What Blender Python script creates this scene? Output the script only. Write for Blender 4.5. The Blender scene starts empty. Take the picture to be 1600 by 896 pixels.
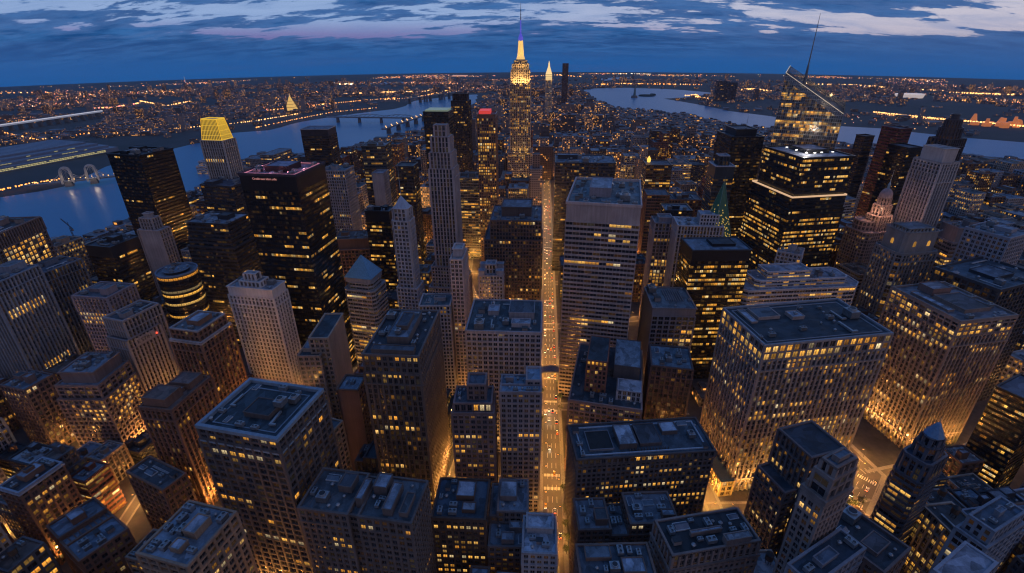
import bpy, math, random
from mathutils import Vector, Matrix
from mathutils.geometry import delaunay_2d_cdt

rad = math.radians
RNG = random.Random(20)
S = bpy.context.scene
COL = S.collection

# ------------------------------------------------------------------ camera
CAM_H = 330.0
PITCH, ROLL, YAW = 0.4547, -0.0070, 0.0602
FPX = 782.0                       # focal length in pixels of the 1600 px wide photograph
DIP = 0.0502
EARTH = 2 * CAM_H / DIP ** 2      # radius that gives the low, rounded horizon of the photograph


def cam_basis():
    c, s = math.cos(PITCH), math.sin(PITCH)
    X, U, Fw = Vector((1, 0, 0)), Vector((0, s, c)), Vector((0, c, -s))
    cr, sr = math.cos(ROLL), math.sin(ROLL)
    M = Matrix.Rotation(YAW, 3, 'Z')
    return M @ (cr * X + sr * U), M @ (-sr * X + cr * U), M @ Fw


CR, CU, CF = cam_basis()
cam_data = bpy.data.cameras.new("camera")
cam_data.sensor_width = 36.0
cam_data.lens = 36.0 * FPX / 1600.0
cam_data.clip_start = 1.0
cam_data.clip_end = 60000.0
cam = bpy.data.objects.new("camera", cam_data)
COL.objects.link(cam)
m = Matrix((CR, CU, -CF)).transposed().to_4x4()
m.translation = Vector((0, 0, CAM_H))
cam.matrix_world = m
S.camera = cam

S.view_settings.view_transform = 'Standard'
S.view_settings.look = 'None'
S.view_settings.exposure = 0.15
S.view_settings.gamma = 1.0
S.view_settings.use_curve_mapping = False
S.render.engine = 'CYCLES'
S.cycles.use_denoising = True
S.cycles.max_bounces = 5
S.cycles.diffuse_bounces = 2
S.cycles.glossy_bounces = 3
S.cycles.sample_clamp_indirect = 4.0
S.cycles.use_light_tree = True
S.cycles.pixel_filter_type = 'BLACKMAN_HARRIS'
S.cycles.filter_width = 1.2
S.cycles.caustics_reflective = False
S.cycles.caustics_refractive = False


# ------------------------------------------------------------------ node helpers
class NT:
    def __init__(self, tree):
        self.t = tree
        self.n = tree.nodes
        self.l = tree.links

    def new(self, typ, **kw):
        nd = self.n.new(typ)
        for k, v in kw.items():
            setattr(nd, k, v)
        return nd

    def put(self, sock, v):
        if isinstance(v, bpy.types.NodeSocket):
            self.l.new(v, sock)
        elif v is not None:
            sock.default_value = v

    def math(self, op, a, b=None, c=None, clamp=False):
        nd = self.new('ShaderNodeMath', operation=op)
        nd.use_clamp = clamp
        self.put(nd.inputs[0], a)
        if b is not None:
            self.put(nd.inputs[1], b)
        if c is not None:
            self.put(nd.inputs[2], c)
        return nd.outputs[0]

    def vmath(self, op, a, b=None):
        nd = self.new('ShaderNodeVectorMath', operation=op)
        self.put(nd.inputs[0], a)
        if b is not None:
            self.put(nd.inputs[1], b)
        return nd.outputs[0]

    def mix(self, f, a, b, typ='MIX'):
        nd = self.new('ShaderNodeMix', data_type='RGBA', blend_type=typ)
        self.put(nd.inputs[0], f)
        self.put(nd.inputs[6], a if not isinstance(a, tuple) else (*a[:3], 1))
        self.put(nd.inputs[7], b if not isinstance(b, tuple) else (*b[:3], 1))
        return nd.outputs[2]

    def noise(self, vec, scale, detail=3.0, rough=0.55, dist=0.0):
        nd = self.new('ShaderNodeTexNoise')
        if vec is not None:
            self.l.new(vec, nd.inputs['Vector'])
        nd.inputs['Scale'].default_value = scale
        nd.inputs['Detail'].default_value = detail
        nd.inputs['Roughness'].default_value = rough
        nd.inputs['Distortion'].default_value = dist
        return nd.outputs[0]

    def white(self, vec):
        nd = self.new('ShaderNodeTexWhiteNoise', noise_dimensions='3D')
        self.l.new(vec, nd.inputs['Vector'])
        return nd.outputs[0], nd.outputs[1]

    def comb(self, x, y, z=0.0):
        nd = self.new('ShaderNodeCombineXYZ')
        self.put(nd.inputs[0], x)
        self.put(nd.inputs[1], y)
        self.put(nd.inputs[2], z)
        return nd.outputs[0]

    def sep(self, v):
        nd = self.new('ShaderNodeSeparateXYZ')
        self.l.new(v, nd.inputs[0])
        return nd.outputs

    def smooth(self, x, a, b, lo=0.0, hi=1.0):
        nd = self.new('ShaderNodeMapRange', interpolation_type='SMOOTHSTEP')
        self.put(nd.inputs[0], x)
        nd.inputs[1].default_value = a
        nd.inputs[2].default_value = b
        nd.inputs[3].default_value = lo
        nd.inputs[4].default_value = hi
        return nd.outputs[0]

    def ramp(self, x, stops):
        nd = self.new('ShaderNodeValToRGB')
        el = nd.color_ramp.elements
        while len(el) < len(stops):
            el.new(0.5)
        for e, (p, c) in zip(el, stops):
            e.position = p
            e.color = (*c, 1) if len(c) == 3 else c
        self.put(nd.inputs[0], x)
        return nd.outputs[0]


# ------------------------------------------------------------------ sky: dusk with cloud decks
world = bpy.data.worlds.new("World")
S.world = world
world.use_nodes = True
W = NT(world.node_tree)
W.n.clear()
tc = W.new('ShaderNodeTexCoord')
dx, dy, dz = W.sep(tc.outputs['Generated'])
az = W.math('ARCTAN2', dx, dy)                       # 0 along the avenue, positive to the west (right)
el = W.math('ARCSINE', W.math('MINIMUM', W.math('MAXIMUM', dz, -1.0), 1.0))
eld = W.math('MULTIPLY', el, 180 / math.pi)
azd = W.math('MULTIPLY', az, 180 / math.pi)
# clear air gradient by elevation (degrees, -3 .. 90)
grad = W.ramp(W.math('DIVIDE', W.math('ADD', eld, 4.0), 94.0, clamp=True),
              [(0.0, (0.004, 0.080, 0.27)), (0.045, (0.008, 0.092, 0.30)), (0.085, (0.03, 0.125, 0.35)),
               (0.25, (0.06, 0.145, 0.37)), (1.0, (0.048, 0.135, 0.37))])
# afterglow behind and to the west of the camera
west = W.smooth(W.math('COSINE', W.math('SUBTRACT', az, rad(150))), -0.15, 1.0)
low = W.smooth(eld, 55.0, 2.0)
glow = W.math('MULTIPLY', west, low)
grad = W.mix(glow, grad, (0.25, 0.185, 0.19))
# cloud layers: a broken deck seen from below, drawn out by perspective toward the horizon
plan = W.math('DIVIDE', 1.0, W.math('ADD', W.math('MAXIMUM', el, -0.055), 0.19))
sx_ = W.math('MULTIPLY', W.math('SINE', az), plan)
sy_ = W.math('MULTIPLY', W.math('COSINE', az), plan)
cv = W.comb(W.math('ADD', W.math('MULTIPLY', sx_, 1.0), W.math('MULTIPLY', sy_, 0.55)), W.math('SUBTRACT', W.math('MULTIPLY', sy_, 2.1), W.math('MULTIPLY', sx_, 0.25)), 3.7)
cv2 = W.vmath('ADD', cv, (5.2, 1.7, 4.0))
n1 = W.noise(cv, 0.95, 12.0, 0.58, 0.15)
n2 = W.noise(cv2, 2.4, 8.0, 0.62, 0.4)
n3 = W.noise(cv2, 0.42, 2.0, 0.5, 0.0)
n4 = W.noise(cv2, 7.5, 6.0, 0.65, 0.2)
dens = W.math('ADD', W.math('ADD', W.math('MULTIPLY', n1, 0.52), W.math('MULTIPLY', n2, 0.27)), W.math('ADD', W.math('MULTIPLY', n3, 0.14), W.math('MULTIPLY', n4, 0.07)))
# the deck closes toward the horizon and over the east (left), and opens in the west
closed = W.math('ADD', W.smooth(eld, 0.9, -0.7, 0, 0.22),
                W.math('MULTIPLY', W.smooth(azd, -14, -44), 0.036))
openr = W.math('MULTIPLY', W.smooth(azd, -34, 20, 0, 0.002), W.smooth(eld, 0.0, 1.6))
dens = W.math('SUBTRACT', W.math('ADD', dens, closed), openr)
cover = W.smooth(dens, 0.484, 0.512)
gapc = W.mix(W.smooth(eld, 0.2, 2.4), (0.15, 0.14, 0.33), (0.23, 0.33, 0.54))
gapc = W.mix(W.math('MULTIPLY', W.smooth(azd, -16, 36), 0.85), gapc, (0.50, 0.46, 0.52))
gapc = W.mix(W.smooth(n2, 0.35, 0.75, 0.0, 0.45), gapc, (0.1, 0.19, 0.4))
shade = W.math('ADD', W.math('MULTIPLY', W.noise(cv2, 1.3, 8.0, 0.66, 0.6), 0.6), W.math('MULTIPLY', W.noise(cv, 4.5, 7.0, 0.66, 0.4), 0.4))
cloudc = W.mix(W.smooth(shade, 0.40, 0.62), (0.006, 0.053, 0.18), (0.030, 0.118, 0.315))
cloudc = W.mix(W.math('MULTIPLY', W.smooth(azd, 0, 45), 0.35), cloudc, (0.07, 0.125, 0.28))
rim = W.math('MULTIPLY', W.smooth(dens, 0.60, 0.52), 0.45)
cloudc = W.mix(rim, cloudc, (0.075, 0.145, 0.33))
skyc = W.mix(cover, gapc, cloudc)
vis = W.math('MULTIPLY', W.smooth(eld, -2.4, 0.2), W.smooth(eld, 40, 12))
veil = W.noise(W.comb(W.math('MULTIPLY', az, 4.0), W.math('MULTIPLY', el, 60.0), 1.0), 1.0, 6.0, 0.6, 0.3)
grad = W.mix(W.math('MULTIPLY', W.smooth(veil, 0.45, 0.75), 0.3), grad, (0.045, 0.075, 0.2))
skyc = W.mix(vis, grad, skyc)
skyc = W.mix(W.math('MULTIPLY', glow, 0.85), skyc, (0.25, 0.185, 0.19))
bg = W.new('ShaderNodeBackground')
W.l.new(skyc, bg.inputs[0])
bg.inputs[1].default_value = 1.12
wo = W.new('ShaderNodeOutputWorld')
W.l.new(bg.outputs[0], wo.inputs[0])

# the last light of the sun, already under the western horizon: weak, wide, low and warm
sd = bpy.data.lights.new("sun", 'SUN')
sd.energy = 0.10
sd.angle = rad(60)
sd.color = (1.0, 0.72, 0.62)
sun = bpy.data.objects.new("sun", sd)
COL.objects.link(sun)
sun.rotation_euler = Vector((-0.62, 0.62, -0.42)).to_track_quat('-Z', 'Y').to_euler()


# ------------------------------------------------------------------ projection between photograph and place
def gz(x, y):
    return -(x * x + y * y) / (2 * EARTH)


def at(px, py, z=0.0):
    d = CF * FPX + CR * (px - 800) + CU * (448 - py)
    zz = z
    p = Vector((0, 0, 0))
    for _ in range(8):
        t = (zz - CAM_H) / d.z
        p = d * t
        zz = z + gz(p.x, p.y)
    return Vector((p.x, p.y))


def proj(x, y, z):
    v = Vector((x, y, z + gz(x, y) - CAM_H))
    k = max(v.dot(CF), 1e-3)
    return 800 + FPX * v.dot(CR) / k, 448 - FPX * v.dot(CU) / k, k


# ------------------------------------------------------------------ mesh builder
class MB:
    def __init__(self):
        self.v, self.f, self.uv, self.mi = [], [], [], []

    def quad(self, a, b, c, d, uv=None, mi=0):
        i = len(self.v)
        self.v += [tuple(a), tuple(b), tuple(c), tuple(d)]
        self.f.append((i, i + 1, i + 2, i + 3))
        self.uv.append(uv or ((0, 0), (1, 0), (1, 1), (0, 1)))
        self.mi.append(mi)

    def tri(self, a, b, c, mi=0):
        i = len(self.v)
        self.v += [tuple(a), tuple(b), tuple(c)]
        self.f.append((i, i + 1, i + 2))
        self.uv.append(((0, 0), (1, 0), (0.5, 1)))
        self.mi.append(mi)

    def ngon(self, pts, mi=0):
        i = len(self.v)
        self.v += [tuple(p) for p in pts]
        self.f.append(tuple(range(i, i + len(pts))))
        self.uv.append(tuple((p[0], p[1]) for p in pts))
        self.mi.append(mi)

    def box(self, x0, x1, y0, y1, z0, z1, mi=0, bottom=False):
        p = lambda x, y, z: (x, y, z)
        self.quad(p(x0, y0, z0), p(x1, y0, z0), p(x1, y0, z1), p(x0, y0, z1), mi=mi)
        self.quad(p(x1, y0, z0), p(x1, y1, z0), p(x1, y1, z1), p(x1, y0, z1), mi=mi)
        self.quad(p(x1, y1, z0), p(x0, y1, z0), p(x0, y1, z1), p(x1, y1, z1), mi=mi)
        self.quad(p(x0, y1, z0), p(x0, y0, z0), p(x0, y0, z1), p(x0, y1, z1), mi=mi)
        self.quad(p(x0, y0, z1), p(x1, y0, z1), p(x1, y1, z1), p(x0, y1, z1), mi=mi)
        if bottom:
            self.quad(p(x0, y1, z0), p(x1, y1, z0), p(x1, y0, z0), p(x0, y0, z0), mi=mi)

    def prism(self, pts0, z0, pts1, z1, mi=0, cap=True):
        n = len(pts0)
        for i in range(n):
            j = (i + 1) % n
            self.quad((*pts0[i], z0), (*pts0[j], z0), (*pts1[j], z1), (*pts1[i], z1), mi=mi)
        if cap:
            self.ngon([(*p, z1) for p in pts1], mi=mi)

    def tube(self, a, b, r, n=6, r2=None, mi=0):
        a, b = Vector(a), Vector(b)
        d = (b - a).normalized()
        s = d.orthogonal().normalized()
        t = d.cross(s)
        r2 = r if r2 is None else r2
        ring = [(s * math.cos(2 * math.pi * k / n) + t * math.sin(2 * math.pi * k / n)) for k in range(n)]
        for k in range(n):
            q = (k + 1) % n
            self.quad(a + ring[k] * r, a + ring[q] * r, b + ring[q] * r2, b + ring[k] * r2, mi=mi)
        self.ngon([b + ring[k] * r2 for k in range(n)], mi=mi)

    def mesh(self, name, *mats):
        me = bpy.data.meshes.new(name)
        me.from_pydata(self.v, [], self.f)
        uvl = me.uv_layers.new(name="UVMap")
        flat = [c for f in self.uv for p in f for c in p]
        uvl.data.foreach_set('uv', flat)
        for mt in mats:
            me.materials.append(mt)
        if len(mats) > 1:
            me.polygons.foreach_set('material_index', self.mi)
        me.update()
        return me

    def build(self, name, parent, *mats):
        return link(name, self.mesh(name, *mats), parent)


def link(name, data, parent=None, loc=None):
    o = bpy.data.objects.new(name, data)
    COL.objects.link(o)
    if parent is not None:
        o.parent = parent
    if loc is not None:
        o.location = loc
    return o


def tag(o, label=None, cat=None, group=None, kind=None):
    if label:
        o["label"] = label
    if cat:
        o["category"] = cat
    if group:
        o["group"] = group
    if kind:
        o["kind"] = kind
    return o


def empty(name, x, y, z=0.0, rot=0.0):
    o = bpy.data.objects.new(name, None)
    COL.objects.link(o)
    o.location = (x, y, z)
    o.rotation_euler = (0, 0, rot)
    return o


def ngon_pts(cx, cy, r, n, ph=0.0, ry=None):
    ry = r if ry is None else ry
    return [(cx + r * math.cos(ph + 2 * math.pi * k / n), cy + ry * math.sin(ph + 2 * math.pi * k / n)) for k in range(n)]


# ------------------------------------------------------------------ materials
def new_mat(name):
    mt = bpy.data.materials.new(name)
    mt.use_nodes = True
    N = NT(mt.node_tree)
    b = N.n['Principled BSDF']
    return mt, N, b


CACHE = {}


def wall_mat(rgb, rough=0.85):
    key = ('wall', rgb, rough)
    if key in CACHE:
        return CACHE[key]
    mt, N, b = new_mat("masonry")
    tcn = N.new('ShaderNodeTexCoord')
    oi = N.new('ShaderNodeObjectInfo')
    obj = tcn.outputs['Object']
    big = N.noise(obj, 0.045, 4, 0.6)
    st = N.noise(N.vmath('MULTIPLY', obj, (1.0, 1.0, 0.06)), 0.5, 4, 0.65)
    fine = N.noise(obj, 1.4, 3, 0.6)
    f = N.math('ADD', N.math('MULTIPLY', big, 0.5), N.math('ADD', N.math('MULTIPLY', st, 0.45), N.math('MULTIPLY', fine, 0.25)))
    f = N.math('ADD', N.math('MULTIPLY', f, 0.9), N.math('MULTIPLY', oi.outputs['Random'], 0.18))
    k = N.smooth(f, 0.3, 1.0, 0.5, 1.4)
    c = N.mix(1.0, rgb, N.comb(k, k, k), 'MULTIPLY')
    N.l.new(c, b.inputs['Base Color'])
    b.inputs['Roughness'].default_value = rough
    b.inputs['Specular IOR Level'].default_value = 0.25
    CACHE[key] = mt
    return mt


def roof_mat(rgb):
    key = ('roof', rgb)
    if key in CACHE:
        return CACHE[key]
    mt, N, b = new_mat("roofing")
    tcn = N.new('ShaderNodeTexCoord')
    oi = N.new('ShaderNodeObjectInfo')
    obj = N.vmath('ADD', tcn.outputs['Object'], N.comb(N.math('MULTIPLY', oi.outputs['Random'], 300.0), 0.0, 0.0))
    big = N.noise(obj, 0.09, 5, 0.62, 0.6)
    fine = N.noise(obj, 0.9, 4, 0.6)
    vor = N.new('ShaderNodeTexVoronoi')
    N.l.new(N.vmath('MULTIPLY', obj, (0.16, 0.28, 0.2)), vor.inputs['Vector'])
    vor.inputs['Scale'].default_value = 1.0
    patch = N.sep(vor.outputs['Color'])[0]
    f = N.math('ADD', N.math('MULTIPLY', big, 0.7), N.math('ADD', N.math('MULTIPLY', fine, 0.25), N.math('MULTIPLY', patch, 0.22)))
    k = N.smooth(f, 0.3, 0.95, 0.3, 2.0)
    c = N.mix(1.0, rgb, N.comb(k, k, k), 'MULTIPLY')
    N.l.new(c, b.inputs['Base Color'])
    N.put(b.inputs['Roughness'], N.smooth(big, 0.3, 0.7, 0.45, 0.9))
    b.inputs['Specular IOR Level'].default_value = 0.35
    CACHE[key] = mt
    return mt


def glass_mat(lit=0.08, rows=0.5, tint=(0.02, 0.025, 0.035), warm=0.0, low=0.0, gain=1.2, run=6.5):
    """Window wall. UV counts bays (u) and storeys (v); a share of the rooms behind has its lamps on."""
    key = ('glass', lit, rows, tint, warm, low, gain, run)
    if key in CACHE:
        return CACHE[key]
    mt, N, b = new_mat("window_glass")
    uv = N.new('ShaderNodeUVMap')
    uv.uv_map = "UVMap"
    oi = N.new('ShaderNodeObjectInfo')
    u, v, _ = N.sep(uv.outputs[0])
    rnd = N.math('MULTIPLY', oi.outputs['Random'], 977.0)
    fu, fv = N.math('FLOOR', u), N.math('FLOOR', v)
    cell, cellc = N.white(N.comb(fu, fv, rnd))
    row, _c = N.white(N.comb(0.5, fv, N.math('ADD', rnd, 31.0)))
    blk, _c = N.white(N.comb(N.math('FLOOR', N.math('DIVIDE', u, 5.0)), fv, N.math('ADD', rnd, 77.0)))
    cr_, cg_, cb_ = N.sep(cellc)
    # whole floors are busy or dark
    busy = N.math('POWER', row, 2.2)
    prob = N.math('MULTIPLY', N.math('ADD', N.math('MULTIPLY', busy, 3.2 * rows), (1 - rows)), lit)
    prob = N.math('MULTIPLY', prob, N.math('ADD', N.math('MULTIPLY', N.math('GREATER_THAN', blk, 0.55), 1.6), 0.35))
    if low:
        prob = N.math('MULTIPLY', prob, N.smooth(v, 4.0, 26.0, 1 + low, 1.0))
    # lamps come on in runs of neighbouring bays, with a few gaps
    off, _c = N.white(N.comb(2.5, fv, N.math('ADD', rnd, 5.0)))
    seg, _c = N.white(N.comb(N.math('FLOOR', N.math('ADD', N.math('DIVIDE', u, run), N.math('MULTIPLY', off, 9.0))), fv, N.math('ADD', rnd, 13.0)))
    runs = N.math('MULTIPLY', N.math('LESS_THAN', seg, N.math('MULTIPLY', prob, .95 * rows)), N.math('LESS_THAN', cell, .84))
    on = N.math('MAXIMUM', runs, N.math('LESS_THAN', cell, N.math('MULTIPLY', prob, 1.0 - .9 * rows)))
    col = N.ramp(cg_, [(0.0, (1.0, 0.38, 0.04)), (0.5, (1.0, 0.48, 0.07)), (0.85, (1.0, 0.58, 0.15)), (1.0, (0.95, 0.76, 0.42))])
    fr = N.math('FRACT', v)
    fru = N.math('FRACT', u)
    ceil = N.smooth(fr, 0.15, 0.95, 0.55, 1.25)
    desk = N.noise(N.comb(N.math('MULTIPLY', u, 3.1), N.math('MULTIPLY', v, 2.3), rnd), 1.6, 3, 0.6)
    mul = N.math('SUBTRACT', 1.0, N.math('MULTIPLY', N.math('LESS_THAN', N.math('ABSOLUTE', N.math('SUBTRACT', fru, 0.5)), 0.035), 0.6))
    blind = N.math('SUBTRACT', 1.0, N.math('MULTIPLY', N.math('LESS_THAN', N.math('SUBTRACT', 1.0, fr), N.math('MULTIPLY', N.math('POWER', cb_, 2.0), 0.8)), 0.55))
    st = N.math('MULTIPLY', N.math('MULTIPLY', ceil, N.smooth(desk, 0.25, 0.75, 0.5, 1.15)), N.math('MULTIPLY', mul, blind))
    st = N.math('MULTIPLY', st, N.smooth(cr_, 0.0, 1.0, 0.18, 1.25))
    # faint spill from corridors and screens in some of the other rooms
    dim = N.math('MULTIPLY', N.math('POWER', cb_, 5.0), 0.025 + warm)
    est = N.math('MULTIPLY', N.math('ADD', N.math('MULTIPLY', on, st), dim), gain)
    N.l.new(col, b.inputs['Emission Color'])
    N.l.new(est, b.inputs['Emission Strength'])
    tv = N.math('ADD', 0.4, N.math('MULTIPLY', cr_, 1.2))
    N.l.new(N.mix(1.0, tint, N.comb(tv, tv, tv), 'MULTIPLY'), b.inputs['Base Color'])
    N.put(b.inputs['Roughness'], N.math('ADD', 0.08, N.math('MULTIPLY', cg_, 0.18)))
    b.inputs['Specular IOR Level'].default_value = 0.9
    CACHE[key] = mt
    return mt


def plain(name, rgb, rough=0.6, metal=0.0, emit=None, es=0.0):
    key = ('plain', name, rgb, rough, metal, emit, es)
    if key in CACHE:
        return CACHE[key]
    mt, N, b = new_mat(name)
    tcn = N.new('ShaderNodeTexCoord')
    nz = N.noise(tcn.outputs['Object'], 0.8, 4, 0.6)
    k = N.smooth(nz, 0.25, 0.75, 0.78, 1.18)
    N.l.new(N.mix(1.0, rgb, N.comb(k, k, k), 'MULTIPLY'), b.inputs['Base Color'])
    b.inputs['Roughness'].default_value = rough
    b.inputs['Metallic'].default_value = metal
    if emit:
        b.inputs['Emission Color'].default_value = (*emit, 1)
        b.inputs['Emission Strength'].default_value = es
    CACHE[key] = mt
    return mt


def lit_mats():
    out = []
    for i, (c, s) in enumerate([((1.0, 0.42, 0.05), .9), ((1.0, 0.47, 0.07), 1.1), ((1.0, 0.52, 0.10), 1.05),
                                ((1.0, 0.42, 0.06), 0.65), ((1.0, 0.58, 0.17), 1.15), ((0.95, 0.72, 0.38), 0.7)]):
        mt, N, b = new_mat("lit_room")
        uv = N.new('ShaderNodeUVMap')
        uv.uv_map = "UVMap"
        oi = N.new('ShaderNodeObjectInfo')
        u, v, _ = N.sep(uv.outputs[0])
        ceil = N.smooth(v, 0.1, 1.0, 0.55, 1.25)
        nz = N.noise(N.comb(N.math('MULTIPLY', u, 2.0), N.math('MULTIPLY', v, 2.0), N.math('MULTIPLY', oi.outputs['Random'], 91.0)), 1.7, 3, 0.6)
        mull = N.math('SUBTRACT', 1.0, N.math('MULTIPLY', N.math('LESS_THAN', N.math('ABSOLUTE', N.math('SUBTRACT', u, 0.5)), 0.04), 0.65))
        stg = N.math('MULTIPLY', N.math('MULTIPLY', ceil, N.smooth(nz, 0.25, 0.75, 0.45, 1.2)), N.math('MULTIPLY', mull, N.smooth(oi.outputs['Random'], 0, 1, 0.55 * s, 1.2 * s)))
        b.inputs['Base Color'].default_value = (0.03, 0.03, 0.03, 1)
        b.inputs['Roughness'].default_value = 0.2
        b.inputs['Emission Color'].default_value = (*c, 1)
        N.l.new(stg, b.inputs['Emission Strength'])
        out.append(mt)
    return out


LIT = lit_mats()
M_METAL = plain("galvanised_metal", (0.30, 0.32, 0.34), 0.45, 0.6)
M_DARKM = plain("dark_metal", (0.035, 0.037, 0.042), 0.5, 0.4)
M_PALE = plain("pale_paint", (0.42, 0.42, 0.43), 0.6)
M_WOOD = plain("tank_timber", (0.10, 0.065, 0.045), 0.85)
M_BLACK = plain("black_void", (0.008, 0.008, 0.009), 0.7)

# ------------------------------------------------------------------ buildings
# style: bay width, storey height, pier width, spandrel height, pier depth, spandrel depth
STYLES = {
    'grid':    (4.2, 4.5, 1.45, 1.45, 0.75, 0.62),
    'finegrid': (3.3, 4.2, 1.25, 1.30, 0.62, 0.50),
    'big':     (5.6, 4.8, 1.40, 1.25, 0.85, 0.70),
    'piers':   (3.9, 4.5, 1.30, 1.15, 1.10, 0.18),
    'ribs':    (3.5, 4.5, 1.30, 0.70, 1.35, 0.14),
    'bands':   (6.0, 4.5, 0.40, 1.95, 0.28, 0.60),
    'curtain': (2.2, 4.6, 0.16, 2.20, 0.22, 0.12),
    'mullion': (3.4, 4.6, 0.30, 2.05, 0.30, 0.18),
    'solid':   None,
}


def facade(wall, glass, P0, P1, z0, z1, style):
    """One wall plane from P0 to P1 (outside on the right hand), between z0 and z1. Returns (bays, floors)."""
    ex, ey = P1[0] - P0[0], P1[1] - P0[1]
    w = math.hypot(ex, ey)
    h = z1 - z0
    if w < 0.5 or h < 0.5:
        return None
    ex, ey = ex / w, ey / w
    nx, ny = ey, -ex

    def pt(s, d, z):
        return (P0[0] + ex * s + nx * d, P0[1] + ey * s + ny * d, z)
    stl = STYLES[style]
    if stl is None or w < 2.2 or h < 2.5:
        wall.quad(pt(0, 0, z0), pt(w, 0, z0), pt(w, 0, z1), pt(0, 0, z1))
        return None
    bw, fh, pw, sh, dp, ds = stl
    nb = max(1, round(w / bw))
    nf = max(1, round(h / fh))
    bw, fh = w / nb, h / nf
    glass.quad(pt(0, 0, z0), pt(w, 0, z0), pt(w, 0, z1), pt(0, 0, z1), uv=((0, 0), (nb, 0), (nb, nf), (0, nf)))
    for i in range(nb + 1):
        a, b = i * bw - pw / 2, i * bw + pw / 2
        if i == 0:
            a = 0.0
        if i == nb:
            b = w + dp
        wall.quad(pt(a, dp, z0), pt(b, dp, z0), pt(b, dp, z1), pt(a, dp, z1))
        wall.quad(pt(a, 0, z0), pt(a, dp, z0), pt(a, dp, z1), pt(a, 0, z1))
        wall.quad(pt(b, dp, z0), pt(b, 0, z0), pt(b, 0, z1), pt(b, dp, z1))
    if bw - pw > 2.2:                                  # slim mullion in the middle of each opening
        for i in range(nb):
            a = (i + .5) * bw
            wall.quad(pt(a - .1, .22, z0), pt(a + .1, .22, z0), pt(a + .1, .22, z1), pt(a - .1, .22, z1))
    belts = {nf - 2, 3} if nf > 9 and style in ('grid', 'finegrid', 'piers', 'ribs') else set()
    for j in range(nf + 1):
        a, b = z0 + j * fh - sh * 0.5, z0 + j * fh + sh * 0.5
        if j in belts:                                 # string course standing proud of the piers
            q = dp + .28
            e = w + q
            wall.quad(pt(0, q, a), pt(e, q, a), pt(e, q, b), pt(0, q, b))
            wall.quad(pt(0, q, b), pt(e, q, b), pt(e, 0, b), pt(0, 0, b))
            wall.quad(pt(0, 0, a), pt(e, 0, a), pt(e, q, a), pt(0, q, a))
            wall.quad(pt(e, q, a), pt(e, 0, a), pt(e, 0, b), pt(e, q, b))
            continue
        a, b = max(a, z0), min(b, z1)
        e = w + ds
        wall.quad(pt(0, ds, a), pt(e, ds, a), pt(e, ds, b), pt(0, ds, b))
        wall.quad(pt(0, ds, b), pt(e, ds, b), pt(e, 0, b), pt(0, 0, b))
        wall.quad(pt(0, 0, a), pt(e, 0, a), pt(e, ds, a), pt(0, ds, a))
    return nb, nf, bw, fh, pw, sh


UNIT_MESH = {}


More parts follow.
